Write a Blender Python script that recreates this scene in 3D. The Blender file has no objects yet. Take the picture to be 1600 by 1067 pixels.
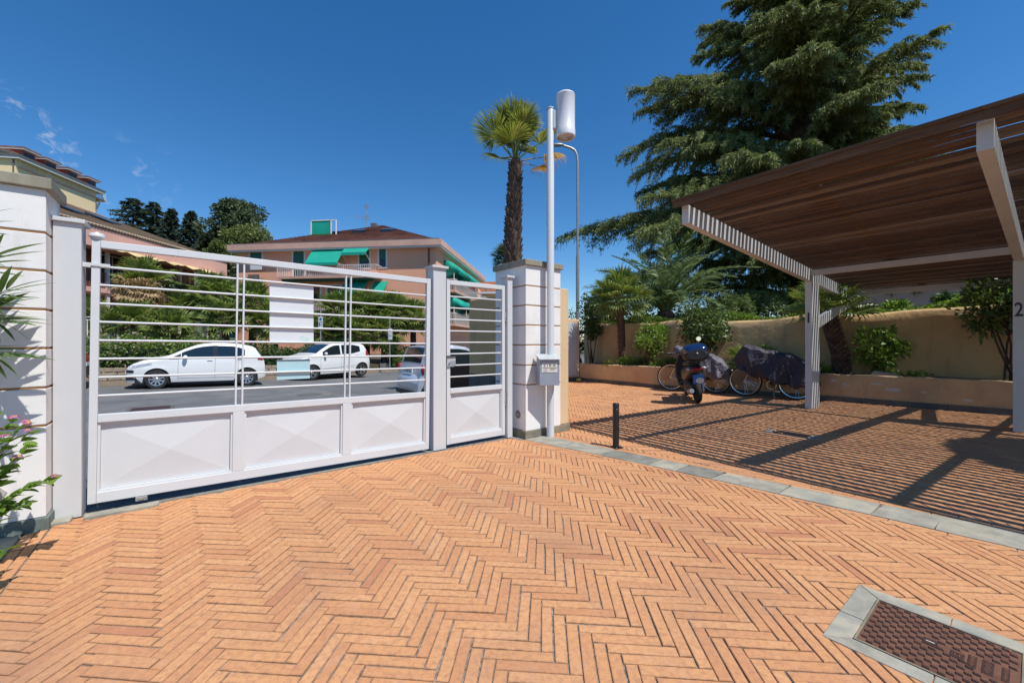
import bpy, math, random
import numpy as np
from mathutils import Vector, Matrix
R = math.radians
random.seed(7); rng = np.random.default_rng(7)
SC = bpy.context.scene
COL = SC.collection
# ------------------------------------------------------------------ camera, sky, sun, exposure
CAMH = 1.25
FPX = 640.0
cam_d = bpy.data.cameras.new('camera'); cam = bpy.data.objects.new('camera', cam_d); COL.objects.link(cam)
cam_d.sensor_width = 36; cam_d.lens = 36*FPX/1600; cam_d.clip_end = 6000; cam_d.clip_start = 0.05
cam.location = (0, 0, CAMH); cam.rotation_euler = (R(90), 0, 0)
SC.camera = cam
SUN_TO = Vector((0.775*math.cos(R(60)), -0.632*math.cos(R(60)), math.sin(R(60)))).normalized()
world = bpy.data.worlds.new('World'); SC.world = world; world.use_nodes = True
wn = world.node_tree.nodes; wl = world.node_tree.links
bg = wn['Background']
sky = wn.new('ShaderNodeTexSky'); sky.sky_type = 'NISHITA'; sky.sun_disc = False
sky.sun_elevation = R(60); sky.sun_rotation = math.atan2(SUN_TO.x, SUN_TO.y)
sky.air_density = 1.0; sky.dust_density = 0.0; sky.ozone_density = 6.0; sky.altitude = 50
skyc = wn.new('ShaderNodeHueSaturation'); skyc.inputs['Saturation'].default_value = 1.24   # the clear polarised blue of the day
wl.new(sky.outputs['Color'], skyc.inputs['Color']); wl.new(skyc.outputs['Color'], bg.inputs['Color']); bg.inputs['Strength'].default_value = 0.136
sun_d = bpy.data.lights.new('sun', 'SUN'); sun = bpy.data.objects.new('sun', sun_d); COL.objects.link(sun)
sun_d.energy = 4.95; sun_d.angle = R(0.5); sun_d.color = (1.0, 0.968, 0.905)
sun.rotation_euler = (-SUN_TO).to_track_quat('-Z', 'Y').to_euler(); sun.location = (20, -20, 40)
vs = SC.view_settings
vs.view_transform = 'Standard'; vs.look = 'None'; vs.exposure = 0.0; vs.gamma = 1.0; vs.use_curve_mapping = False

# ------------------------------------------------------------------ helpers
UX, UY = math.sin(R(52)), math.cos(R(52))      # along the gate, to the right and away
VX, VY = -math.sin(R(38)), math.cos(R(38))     # across the gate, out to the street
ROT = R(38)
def st(s, t, z=0.0): return Vector((UX*s+VX*t, UY*s+VY*t, z))
def to_st(x, y): return (UX*x+UY*y, VX*x+VY*y)
def at(x, y, Y): return Vector(((x-800)/FPX*Y, Y, CAMH+(533.5-y)/FPX*Y))

class MB:
    def __init__(self): self.v = []; self.f = []
    def add(self, vs_, fs):
        b = len(self.v); self.v += [tuple(p) for p in vs_]; self.f += [tuple(i+b for i in f) for f in fs]; return self
    def box(self, x0, x1, y0, y1, z0, z1):
        return self.add([(x0,y0,z0),(x1,y0,z0),(x1,y1,z0),(x0,y1,z0),(x0,y0,z1),(x1,y0,z1),(x1,y1,z1),(x0,y1,z1)],
                        [(3,2,1,0),(4,5,6,7),(0,1,5,4),(1,2,6,5),(2,3,7,6),(3,0,4,7)])
    def hexa(self, lo, hi):   # lo, hi: four points each, same winding (ccw seen from hi)
        return self.add(list(lo)+list(hi), [(3,2,1,0),(4,5,6,7),(0,1,5,4),(1,2,6,5),(2,3,7,6),(3,0,4,7)])
    def bar(self, p, q, w, h, up=(0,0,1)):
        p = Vector(p); q = Vector(q); d = (q-p).normalized(); up = Vector(up)
        sd = d.cross(up)
        if sd.length < 1e-4: sd = d.cross(Vector((1,0,0)))
        sd.normalize(); u2 = sd.cross(d).normalized(); a = sd*w/2; b = u2*h/2
        return self.hexa([p-a-b, p+a-b, p+a+b, p-a+b][::-1], [q-a-b, q+a-b, q+a+b, q-a+b][::-1])
    def tube(self, pts, r, n=8, caps=True):
        pts = [Vector(p) for p in pts]; k = len(pts)
        rr = r if isinstance(r, (list, tuple)) else [r]*k
        up = None; rings = []
        for i, p in enumerate(pts):
            d = (pts[min(i+1,k-1)]-pts[max(i-1,0)]).normalized()
            if up is None:
                up = d.cross(Vector((0.31,0.77,0.2))).normalized()
            up = (up - d*up.dot(d)).normalized(); sd = d.cross(up)
            rings.append([p+(up*math.cos(2*math.pi*j/n)+sd*math.sin(2*math.pi*j/n))*rr[i] for j in range(n)])
        vs_ = [q for g in rings for q in g]; fs = []
        for i in range(k-1):
            for j in range(n):
                fs.append((i*n+j, i*n+(j+1)%n, (i+1)*n+(j+1)%n, (i+1)*n+j))
        if caps: fs.append(tuple(range(n))[::-1]); fs.append(tuple((k-1)*n+j for j in range(n)))
        return self.add(vs_, fs)
    def lathe(self, prof, n=24, o=(0,0,0), axis='z', caps=True):
        vs_ = []; o = Vector(o)
        for r, h in prof:
            for j in range(n):
                c, s_ = r*math.cos(2*math.pi*j/n), r*math.sin(2*math.pi*j/n)
                p = (c, s_, h) if axis == 'z' else ((c, h, s_) if axis == 'y' else (h, c, s_))
                vs_.append(o+Vector(p))
        fs = []
        for i in range(len(prof)-1):
            for j in range(n): fs.append((i*n+j, i*n+(j+1)%n, (i+1)*n+(j+1)%n, (i+1)*n+j))
        if caps: fs.append(tuple(range(n))[::-1]); fs.append(tuple((len(prof)-1)*n+j for j in range(n)))
        return self.add(vs_, fs)
    def prism(self, poly, z0, z1):
        n = len(poly); vs_ = [(x,y,z0) for x,y in poly]+[(x,y,z1) for x,y in poly]
        return self.add(vs_, [tuple(range(n))[::-1], tuple(range(n,2*n))]+[(i,(i+1)%n,n+(i+1)%n,n+i) for i in range(n)])
    def extr(self, pts, d):
        n = len(pts); d = Vector(d); pts = [Vector(p) for p in pts]
        return self.add(pts+[p+d for p in pts], [tuple(range(n))[::-1], tuple(range(n,2*n))]+[(i,(i+1)%n,n+(i+1)%n,n+i) for i in range(n)])
    def grid(self, rows, close=False):
        m = len(rows[0]); vs_ = [p for r_ in rows for p in r_]; fs = []
        for i in range(len(rows)-1):
            for j in range(m-(0 if close else 1)): fs.append((i*m+j, i*m+(j+1)%m, (i+1)*m+(j+1)%m, (i+1)*m+j))
        return self.add(vs_, fs)
    def ball(self, c, rx, ry, rz, n=12, m=8):
        c = Vector(c); rows = []
        for i in range(m+1):
            a = math.pi*i/m
            rows.append([c+Vector((rx*math.sin(a)*math.cos(2*math.pi*j/n), ry*math.sin(a)*math.sin(2*math.pi*j/n), rz*math.cos(a))) for j in range(n)])
        return self.grid(rows, True)
    def build(self, name, mat, parent=None, smooth=None, bevel=0, seg=2):
        me = bpy.data.meshes.new(name); me.from_pydata(self.v, [], self.f)
        if isinstance(mat, str): mat = M[mat]
        me.materials.append(mat)
        if smooth is not None:
            me.polygons.foreach_set('use_smooth', [True]*len(me.polygons)); me.set_sharp_from_angle(angle=R(smooth))
        me.update()
        return link(name, me, parent, bevel, seg)
def link(name, me, parent=None, bevel=0, seg=2):
    o = bpy.data.objects.new(name, me); COL.objects.link(o)
    if parent is not None: o.parent = parent
    if bevel:
        b = o.modifiers.new('bevel', 'BEVEL'); b.width = bevel; b.segments = seg; b.limit_method = 'ANGLE'; b.angle_limit = R(40)
    return o
def tag(o, label=None, cat=None, group=None, kind=None):
    if label: o['label'] = label
    if cat: o['category'] = cat
    if group: o['group'] = group
    if kind: o['kind'] = kind
    return o
def thing(name, label, cat, loc=(0,0,0), rotz=0.0, group=None):
    o = bpy.data.objects.new(name, None); COL.objects.link(o); o.empty_display_size = 0.2
    o.location = loc; o.rotation_euler = (0, 0, rotz)
    return tag(o, label, cat, group)
def np_mesh(name, V, F, mat, parent=None, attr=None, smooth=False):
    V = np.asarray(V, dtype=np.float32); F = np.asarray(F, dtype=np.int32)
    me = bpy.data.meshes.new(name); me.vertices.add(len(V)); me.vertices.foreach_set('co', V.ravel())
    k = F.shape[1]; me.loops.add(F.size); me.loops.foreach_set('vertex_index', F.ravel())
    me.polygons.add(len(F)); me.polygons.foreach_set('loop_start', np.arange(0, F.size, k, dtype=np.int32))
    if isinstance(mat, str): mat = M[mat]
    me.materials.append(mat)
    if attr is not None:
        a = me.attributes.new('rnd', 'FLOAT', 'POINT'); a.data.foreach_set('value', np.asarray(attr, dtype=np.float32))
    if smooth: me.polygons.foreach_set('use_smooth', [True]*len(F))
    me.update(calc_edges=True); me.validate()
    return link(name, me, parent)
def norm(a): return a/np.maximum(np.linalg.norm(a, axis=-1, keepdims=True), 1e-9)
def leaf_cards(C, D, L, W, droop=0.0, rn=None):
    """rhombic leaves: base C, direction D, length L, width W -> V,F,attr"""
    C = np.asarray(C, float); D = norm(np.asarray(D, float)); n = len(C)
    L = np.broadcast_to(np.asarray(L, float), (n,))[:,None]; W = np.broadcast_to(np.asarray(W, float), (n,))[:,None]
    rv = rng.normal(size=(n,3)); S = norm(np.cross(D, rv))
    tip = C+D*L; tip[:,2] -= (droop*L)[:,0]
    mid = C+D*L*0.45
    V = np.stack([C, mid+S*W/2, tip, mid-S*W/2], 1).reshape(-1,3)
    F = np.arange(4*n).reshape(-1,4)
    a = np.repeat(rng.random(n) if rn is None else rn, 4)
    return V, F, a
def needle_cards(C, D, L, W, rn):
    """three-cornered needle tufts"""
    C = np.asarray(C, float); D = norm(np.asarray(D, float)); n = len(C); L = np.asarray(L, float)[:,None]
    S = norm(np.cross(D, rng.normal(size=(n,3))))*W/2
    return np.stack([C-S, C+S, C+D*L], 1).reshape(-1,3), np.arange(3*n).reshape(-1,3), np.repeat(rn, 3)
def join(parts):
    Vs, Fs, As = [], [], []; b = 0
    for V, F, a in parts:
        Vs.append(V); Fs.append(F+b); As.append(a); b += len(V)
    return np.concatenate(Vs), np.concatenate(Fs), np.concatenate(As)

# ------------------------------------------------------------------ materials
M = {}
def nt(name):
    m = bpy.data.materials.new(name); m.use_nodes = True; n = m.node_tree.nodes; l = m.node_tree.links
    return m, n, l, n['Principled BSDF']
def rgba(c): return (c[0], c[1], c[2], 1)
def mixc(n, l, fac, a, b, mode='MIX'):
    x = n.new('ShaderNodeMix'); x.data_type = 'RGBA'; x.blend_type = mode
    if isinstance(fac, (int, float)): x.inputs[0].default_value = fac
    else: l.new(fac, x.inputs[0])
    for i, c in ((6, a), (7, b)):
        if isinstance(c, (tuple, list)): x.inputs[i].default_value = rgba(c)
        else: l.new(c, x.inputs[i])
    return x.outputs[2]
def noise(n, l, scale, detail=5, rough=0.55, vec=None, stretch=None):
    t = n.new('ShaderNodeTexNoise'); t.inputs['Scale'].default_value = scale; t.inputs['Detail'].default_value = detail
    t.inputs['Roughness'].default_value = rough
    if vec is None:
        g = n.new('ShaderNodeNewGeometry'); vec = g.outputs['Position']
    if stretch:
        mp = n.new('ShaderNodeMapping'); mp.inputs['Scale'].default_value = stretch
        l.new(vec, mp.inputs['Vector']); vec = mp.outputs['Vector']
    l.new(vec, t.inputs['Vector'])
    return t.outputs['Fac']
def ramp(n, l, fac, stops):
    r = n.new('ShaderNodeValToRGB'); e = r.color_ramp.elements
    while len(e) < len(stops): e.new(0.5)
    for i, (p, c) in enumerate(stops):
        e[i].position = p; e[i].color = rgba(c) if isinstance(c, (tuple, list)) else (c, c, c, 1)
    l.new(fac, r.inputs['Fac']); return r.outputs['Color']
def bump(n, l, b, h, strength=0.3, dist=0.01):
    x = n.new('ShaderNodeBump'); x.inputs['Strength'].default_value = strength; x.inputs['Distance'].default_value = dist
    l.new(h, x.inputs['Height']); l.new(x.outputs['Normal'], b.inputs['Normal'])
def mat(name, c1, c2=None, scale=4, rough=0.6, metal=0, bmp=0, bscale=60, bdist=0.004, spec=0.5, lo=0.35, hi=0.65, stretch=None, obj=False, coat=0):
    m, n, l, b = nt(name)
    vec = None
    if obj:
        tc = n.new('ShaderNodeTexCoord'); vec = tc.outputs['Object']
    if c2 is None: b.inputs['Base Color'].default_value = rgba(c1)
    else:
        f = ramp(n, l, noise(n, l, scale, 6, 0.6, vec, stretch), [(lo, 0.0), (hi, 1.0)])
        l.new(mixc(n, l, f, c1, c2), b.inputs['Base Color'])
    b.inputs['Roughness'].default_value = rough; b.inputs['Metallic'].default_value = metal
    b.inputs['Specular IOR Level'].default_value = spec
    if coat: b.inputs['Coat Weight'].default_value = coat; b.inputs['Coat Roughness'].default_value = 0.05
    if bmp: bump(n, l, b, noise(n, l, bscale, 5, 0.6, vec), bmp, bdist)
    M[name] = m; return m
def leafmat(name, dark, light, trans=0.25, rough=0.5, tint=None):
    m, n, l, b = nt(name)
    at_ = n.new('ShaderNodeAttribute'); at_.attribute_name = 'rnd'
    oi = n.new('ShaderNodeObjectInfo')
    ad = n.new('ShaderNodeMath'); ad.operation = 'ADD'; l.new(at_.outputs['Fac'], ad.inputs[0]); l.new(oi.outputs['Random'], ad.inputs[1])
    fr = n.new('ShaderNodeMath'); fr.operation = 'FRACT'; l.new(ad.outputs[0], fr.inputs[0])
    c = mixc(n, l, fr.outputs[0], dark, light)
    if tint: c = mixc(n, l, ramp(n, l, fr.outputs[0], [(0.90, 0.0), (0.94, 1.0)]), c, tint)
    l.new(c, b.inputs['Base Color']); b.inputs['Roughness'].default_value = rough; b.inputs['Specular IOR Level'].default_value = 0.35
    tr = n.new('ShaderNodeBsdfTranslucent'); mx = n.new('ShaderNodeMixShader'); mx.inputs[0].default_value = trans
    hs = n.new('ShaderNodeHueSaturation'); hs.inputs['Value'].default_value = 1.5; hs.inputs['Saturation'].default_value = 1.1; l.new(c, hs.inputs['Color'])
    l.new(hs.outputs['Color'], tr.inputs['Color'])
    l.new(b.outputs[0], mx.inputs[1]); l.new(tr.outputs[0], mx.inputs[2]); l.new(mx.outputs[0], n['Material Output'].inputs['Surface'])
    M[name] = m; return m
def brick_mat(name):
    m, n, l, b = nt(name)
    a = n.new('ShaderNodeAttribute'); a.attribute_name = 'rnd'
    c = ramp(n, l, a.outputs['Fac'], [(0.0, (0.45,0.185,0.10)), (0.08, (0.545,0.255,0.12)), (0.5, (0.60,0.298,0.134)), (0.88, (0.635,0.33,0.155)), (1.0, (0.575,0.315,0.17))])
    n1 = noise(n, l, 38, 7, 0.65)
    c = mixc(n, l, ramp(n, l, n1, [(0.32, 0.70), (0.56, 0.0)]), c, (0.38,0.18,0.105))
    n2 = noise(n, l, 1.15, 4, 0.6)
    c = mixc(n, l, ramp(n, l, n2, [(0.50, 0.0), (0.72, 0.55)]), c, (0.38,0.185,0.10))
    n3 = noise(n, l, 120, 4, 0.65)
    c = mixc(n, l, ramp(n, l, n3, [(0.27, 0.9), (0.385, 0.0)]), c, (0.17,0.085,0.055))
    n4 = noise(n, l, 9, 4, 0.6)
    c = mixc(n, l, ramp(n, l, n4, [(0.56, 0.0), (0.78, 0.4)]), c, (0.68,0.40,0.25))
    ed = n.new('ShaderNodeAttribute'); ed.attribute_name = 'edge'
    n5 = noise(n, l, 26, 5, 0.7); mu = n.new('ShaderNodeMath'); mu.operation = 'MULTIPLY'
    l.new(ed.outputs['Fac'], mu.inputs[0]); l.new(ramp(n, l, n5, [(0.40, 0.0), (0.66, 0.85)]), mu.inputs[1])
    c = mixc(n, l, mu.outputs[0], c, (0.24,0.14,0.085))
    n6 = noise(n, l, 0.55, 6, 0.68); c = mixc(n, l, ramp(n, l, n6, [(0.50, 0.0), (0.66, 0.50)]), c, (0.36,0.20,0.125))
    l.new(c, b.inputs['Base Color']); b.inputs['Roughness'].default_value = 0.86; b.inputs['Specular IOR Level'].default_value = 0.25
    bump(n, l, b, noise(n, l, 170, 6, 0.7), 0.35, 0.002)
    M[name] = m
brick_mat('brick')
mat('sand_joint', (0.10,0.078,0.06), (0.34,0.29,0.24), 45, 0.95, bmp=0.6, bscale=260)
mat('asphalt', (0.115,0.115,0.117), (0.165,0.163,0.16), 1.3, 0.9, bmp=0.5, bscale=160, bdist=0.006)
mat('concrete_ramp', (0.20,0.185,0.17), (0.13,0.125,0.12), 5, 0.95, bmp=0.7, bscale=90, bdist=0.006)
mat('earth', (0.10,0.085,0.05), (0.07,0.075,0.035), 0.4, 0.95)
mat('soil', (0.09,0.06,0.04), (0.06,0.06,0.03), 5, 0.95, bmp=0.5, bscale=30, bdist=0.02)
mat('slate', (0.37,0.345,0.28), (0.24,0.23,0.19), 8, 0.8, bmp=0.5, bscale=34, bdist=0.006)
mat('slate_warm', (0.44,0.39,0.29), (0.27,0.27,0.235), 6, 0.8, bmp=0.5, bscale=24, bdist=0.006)
mat('slate_dark', (0.26,0.25,0.21), (0.17,0.165,0.14), 6, 0.7, bmp=0.35, bscale=26, bdist=0.006)
mat('plinth_stone', (0.27,0.24,0.17), (0.16,0.15,0.115), 7, 0.85, bmp=0.3, bscale=40)
mat('plinth_green', (0.17,0.205,0.185), (0.105,0.135,0.125), 14, 0.7, bmp=0.3, bscale=40)
mat('cap_stone', (0.33,0.30,0.23), (0.24,0.22,0.17), 9, 0.9, bmp=0.4, bscale=120, stretch=(1,1,0.25))
mat('white_plaster', (0.82,0.80,0.775), (0.72,0.695,0.665), 1.7, 0.85, bmp=0.12, bscale=25, bdist=0.006, lo=0.45, hi=0.75)
mat('groove_brown', (0.40,0.22,0.095), (0.29,0.15,0.065), 8, 0.85)
mat('gate_paint', (0.645,0.660,0.672), (0.615,0.63,0.642), 3, 0.42, bmp=0.05, bscale=40)
mat('post_paint', (0.615,0.627,0.637), (0.565,0.575,0.585), 2.2, 0.48, bmp=0.06, bscale=30, stretch=(1,1,0.3))
mat('galvanised', (0.44,0.43,0.42), (0.34,0.33,0.32), 12, 0.45, 0.5)
mat('box_paint', (0.30,0.33,0.39), (0.27,0.30,0.36), 6, 0.5)
mat('lid_paint', (0.50,0.52,0.52), (0.42,0.44,0.44), 8, 0.5)
mat('black_metal', (0.014,0.014,0.016), None, rough=0.38)
mat('black_plastic', (0.018,0.018,0.02), None, rough=0.5)
mat('dark_gap', (0.012,0.013,0.02), None, rough=0.9)
mat('rubber', (0.016,0.016,0.017), (0.028,0.027,0.026), 20, 0.85)
mat('chrome', (0.62,0.62,0.64), None, rough=0.22, metal=1)
mat('alloy', (0.55,0.56,0.58), None, rough=0.32, metal=0.85)
mat('label_cream', (0.72,0.70,0.62), (0.64,0.62,0.55), 40, 0.7)
mat('ink', (0.06,0.06,0.065), None, rough=0.8)
mat('ink_pink', (0.52,0.44,0.45), None, rough=0.8)
mat('sign_white', (0.71,0.725,0.745), (0.675,0.69,0.71), 2.5, 0.4)
mat('sign_mint', (0.50,0.75,0.68), None, rough=0.5)
mat('sign_cyan', (0.42,0.63,0.68), (0.39,0.60,0.655), 3, 0.4)
mat('rust_iron', (0.205,0.092,0.055), (0.125,0.056,0.036), 14, 0.72, 0.25, bmp=0.4, bscale=180, bdist=0.002)
mat('rust_pip', (0.050,0.028,0.024), (0.085,0.042,0.03), 30, 0.6, 0.35, bmp=0.3, bscale=200, bdist=0.002)
mat('ochre_wall', (0.62,0.41,0.195), (0.50,0.34,0.175), 0.9, 0.92, bmp=0.5, bscale=7, bdist=0.03, lo=0.4, hi=0.7)
mat('ochre_planter', (0.56,0.40,0.225), (0.47,0.29,0.17), 1.3, 0.92, bmp=0.3, bscale=14, bdist=0.012, lo=0.42, hi=0.66)
mat('peach_wall', (0.70,0.505,0.30), (0.64,0.45,0.265), 1.6, 0.9, bmp=0.2, bscale=30)
mat('skirting', (0.12,0.12,0.115), (0.085,0.085,0.085), 4, 0.85, bmp=0.25, bscale=30)
mat('flake', (0.55,0.52,0.47), (0.46,0.43,0.39), 12, 0.9)
mat('cabinet_paint', (0.50,0.53,0.555), (0.46,0.49,0.515), 3, 0.5)
mat('slat_wood', (0.155,0.082,0.040), (0.085,0.045,0.024), 2.2, 0.75, bmp=0.35, bscale=55, bdist=0.004, lo=0.3, hi=0.7, stretch=(1,1,1))
mat('beam_paint', (0.60,0.60,0.60), (0.50,0.495,0.485), 2.5, 0.55, bmp=0.1, bscale=25, stretch=(1,1,0.4))
mat('trunk_bark', (0.105,0.068,0.045), (0.05,0.034,0.025), 9, 0.95, bmp=0.8, bscale=26, bdist=0.03, stretch=(1,1,0.3))
mat('palm_bark', (0.115,0.068,0.045), (0.06,0.036,0.026), 10, 0.95, bmp=0.6, bscale=30, bdist=0.02)
mat('palm_boot', (0.165,0.105,0.075), (0.06,0.036,0.028), 9, 0.9, bmp=0.3, bscale=60)
mat('stem_green', (0.10,0.12,0.045), (0.14,0.10,0.05), 10, 0.8)
mat('petiole', (0.20,0.24,0.07), (0.14,0.17,0.05), 6, 0.55)
mat('petiole_dry', (0.38,0.25,0.10), (0.30,0.18,0.08), 6, 0.8)
leafmat('leaf_cedar', (0.050,0.074,0.024), (0.29,0.33,0.115), 0.24, 0.6)
leafmat('leaf_palm', (0.085,0.13,0.026), (0.27,0.33,0.085), 0.34, 0.40, tint=(0.30,0.27,0.09))
leafmat('leaf_wash', (0.16,0.19,0.035), (0.36,0.38,0.10), 0.38, 0.4, tint=(0.36,0.30,0.10))
leafmat('leaf_dry', (0.36,0.25,0.12), (0.52,0.38,0.22), 0.25, 0.8)
leafmat('leaf_dry_orange', (0.46,0.26,0.06), (0.58,0.40,0.13), 0.30, 0.7)
leafmat('leaf_phoenix', (0.075,0.12,0.042), (0.22,0.29,0.11), 0.25, 0.45)
leafmat('leaf_shrub', (0.085,0.155,0.025), (0.23,0.32,0.06), 0.32, 0.42)
leafmat('leaf_shrub_dark', (0.03,0.065,0.018), (0.13,0.18,0.05), 0.22, 0.4)
leafmat('leaf_yellow', (0.16,0.23,0.03), (0.30,0.36,0.06), 0.35, 0.4)
leafmat('leaf_hedge', (0.06,0.12,0.02), (0.22,0.29,0.06), 0.28, 0.45)
leafmat('leaf_far', (0.04,0.065,0.028), (0.125,0.155,0.065), 0.18, 0.6)
leafmat('leaf_far_dark', (0.018,0.036,0.022), (0.065,0.09,0.05), 0.12, 0.65)
leafmat('leaf_far_yellow', (0.09,0.12,0.03), (0.21,0.235,0.07), 0.25, 0.55)
leafmat('leaf_oleander', (0.075,0.135,0.035), (0.13,0.20,0.06), 0.28, 0.38)
leafmat('leaf_lantana', (0.085,0.17,0.022), (0.19,0.30,0.05), 0.35, 0.5)
leafmat('petal_pink', (0.62,0.13,0.34), (0.72,0.34,0.50), 0.3, 0.6)
leafmat('petal_pale', (0.62,0.42,0.40), (0.75,0.62,0.58), 0.3, 0.6)
leafmat('petal_red', (0.40,0.02,0.05), (0.55,0.05,0.10), 0.3, 0.6)
mat('petal_yellow', (0.75,0.46,0.10), None, rough=0.6)
mat('car_white', (0.78,0.78,0.775), None, rough=0.28, coat=0.6)
mat('car_red', (0.42,0.012,0.02), None, rough=0.3, coat=0.6)
mat('car_black', (0.010,0.010,0.012), None, rough=0.3, coat=0.5)
mat('car_silver', (0.56,0.585,0.64), None, rough=0.32, metal=0.35, coat=0.5)
mat('car_glass', (0.012,0.02,0.024), None, rough=0.06, spec=0.9)
mat('lamp_glass', (0.55,0.58,0.62), (0.25,0.27,0.30), 30, 0.12, spec=0.8)
mat('tail_red', (0.33,0.01,0.015), None, rough=0.2)
mat('plate', (0.66,0.67,0.68), None, rough=0.5)
mat('plate_blue', (0.02,0.16,0.50), None, rough=0.4)
mat('panel_gap', (0.12,0.12,0.125), None, rough=0.8)
mat('scooter_grey', (0.05,0.052,0.056), None, rough=0.4)
mat('scooter_blue', (0.006,0.020,0.085), None, rough=0.12, coat=0.8)
mat('mirror_glass', (0.75,0.8,0.85), None, rough=0.03, metal=1)
mat('cover_purple', (0.050,0.042,0.060), (0.034,0.029,0.042), 3, 0.62)
mat('cover_grey', (0.15,0.135,0.165), (0.10,0.09,0.11), 3, 0.6)
mat('terracotta_wall', (0.88,0.44,0.275), (0.82,0.40,0.25), 0.25, 0.9)
mat('terracotta_roof', (0.33,0.165,0.115), (0.20,0.095,0.068), 0.8, 0.9)
mat('fascia_pink', (0.68,0.42,0.32), (0.58,0.34,0.26), 0.8, 0.85)
mat('soffit', (0.70,0.67,0.62), None, rough=0.9)
mat('awning_green', (0.0,0.36,0.25), (0.0,0.30,0.21), 0.8, 0.75)
mat('awning_cream', (0.72,0.55,0.27), (0.62,0.46,0.22), 1.2, 0.8)
mat('shutter_green', (0.015,0.12,0.085), None, rough=0.6)
mat('trim_white', (0.72,0.70,0.68), None, rough=0.7)
mat('window_dark', (0.02,0.024,0.03), None, rough=0.12)
mat('pink_wall', (0.74,0.42,0.34), (0.69,0.385,0.31), 0.4, 0.9)
mat('brown_wall', (0.33,0.155,0.085), (0.27,0.125,0.075), 0.5, 0.9)
mat('beige_roof', (0.40,0.305,0.215), (0.29,0.215,0.15), 0.9, 0.9)
mat('lattice_red', (0.20,0.07,0.05), None, rough=0.8)
mat('yellow_wall', (0.90,0.70,0.40), (0.85,0.65,0.36), 0.2, 0.9)
mat('red_dormer', (0.30,0.075,0.05), None, rough=0.85)
mat('orange_roof', (0.50,0.18,0.08), (0.40,0.14,0.065), 0.7, 0.9)
mat('rubble', (0.42,0.36,0.27), (0.29,0.245,0.185), 3, 0.95, bmp=0.4, bscale=30)
mat('kerb_stone', (0.34,0.26,0.19), (0.26,0.20,0.155), 2, 0.9, bmp=0.2, bscale=30)
mat('sign_blue', (0.02,0.13,0.45), None, rough=0.4)
mat('globe', (0.30,0.31,0.33), None, rough=0.25)
mat('hill_green', (0.05,0.07,0.025), (0.09,0.10,0.04), 0.1, 0.95)
mat('straw', (0.55,0.40,0.08), None, rough=0.8)
def wood_mat(name):
    m, n, l, b = nt(name); oi = n.new('ShaderNodeObjectInfo'); tc = n.new('ShaderNodeTexCoord')
    c = ramp(n, l, oi.outputs['Random'], [(0.0, (0.075,0.038,0.017)), (0.5, (0.145,0.074,0.032)), (0.85, (0.22,0.122,0.058)), (1.0, (0.34,0.23,0.14))])
    g1 = noise(n, l, 1.0, 6, 0.65, tc.outputs['Object'], (55, 2.2, 55)); c = mixc(n, l, ramp(n, l, g1, [(0.35, 0.0), (0.7, 0.75)]), c, (0.035,0.018,0.011))
    g2 = noise(n, l, 2.6, 4, 0.6, tc.outputs['Object']); c = mixc(n, l, ramp(n, l, g2, [(0.55, 0.0), (0.8, 0.5)]), c, (0.20,0.125,0.08))
    l.new(c, b.inputs['Base Color']); b.inputs['Roughness'].default_value = 0.8; bump(n, l, b, g1, 0.4, 0.004); M[name] = m
wood_mat('slat_wood')
def grime(name, col, scale, stretch, lo, hi, amt):
    m = M[name]; n = m.node_tree.nodes; l = m.node_tree.links; b = n['Principled BSDF']; src = b.inputs['Base Color'].links[0].from_socket
    f = ramp(n, l, noise(n, l, scale, 7, 0.7, None, stretch), [(lo, 0.0), (hi, amt)]); l.new(mixc(n, l, f, src, col), b.inputs['Base Color'])
grime('white_plaster', (0.36,0.31,0.26), 3.0, (1,1,0.35), 0.56, 0.80, 0.55); grime('white_plaster', (0.30,0.27,0.24), 40, None, 0.66, 0.74, 0.35)
grime('gate_paint', (0.30,0.24,0.20), 22, (1,1,0.5), 0.66, 0.78, 0.35); grime('post_paint', (0.33,0.29,0.26), 5, (1,1,0.2), 0.58, 0.80, 0.35)
grime('ochre_wall', (0.20,0.15,0.10), 2.2, (1,1,0.3), 0.50, 0.75, 0.65); grime('ochre_planter', (0.30,0.22,0.16), 3.0, (1,1,0.4), 0.52, 0.76, 0.6); grime('ochre_wall', (0.13,0.10,0.07), 9, (1,1,3.5), 0.64, 0.70, 0.5)
grime('asphalt', (0.06,0.06,0.062), 0.5, (1,1,1), 0.52, 0.66, 0.55); grime('asphalt', (0.22,0.215,0.21), 260, None, 0.62, 0.72, 0.6)
grime('slate', (0.42,0.37,0.27), 2.4, None, 0.52, 0.70, 0.6); grime('slate_warm', (0.20,0.20,0.185), 3.4, None, 0.52, 0.68, 0.6); grime('slate', (0.12,0.125,0.115), 14, None, 0.60, 0.72, 0.6)
# ------------------------------------------------------------------ ground, street
g = MB(); g.add([(-3000,-3000,-1.6),(3000,-3000,-1.6),(3000,3000,-1.6),(-3000,3000,-1.6)], [(0,1,2,3)])
tag(g.build('ground', 'earth'), kind='structure')
def z_road(s, t):
    z = -0.27-0.024*max(-12, min(18, s-0.4))
    k = max(0.0, min(1.0, (t-4.25)/5.5)); k = k*k*(3-2*k)
    return -0.012*(1-k)+z*k
def kerb_t(s): return float(np.interp(s, [-40,-15,0,3,6,10,16,40], [17.8,18.4,18.8,19.55,20.95,23.4,28,50]))
S_ = np.concatenate([np.linspace(-40,-3,16), np.linspace(-2,20,34), np.linspace(22,44,10)])
T_ = np.concatenate([np.linspace(4.22,10,18), np.linspace(11,26,10), [32,40,52]])
m = MB(); m.grid([[st(s, t, z_road(s, t)) for t in T_] for s in S_][::-1]); tag(m.build('street', 'asphalt', smooth=40), kind='structure')
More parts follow.
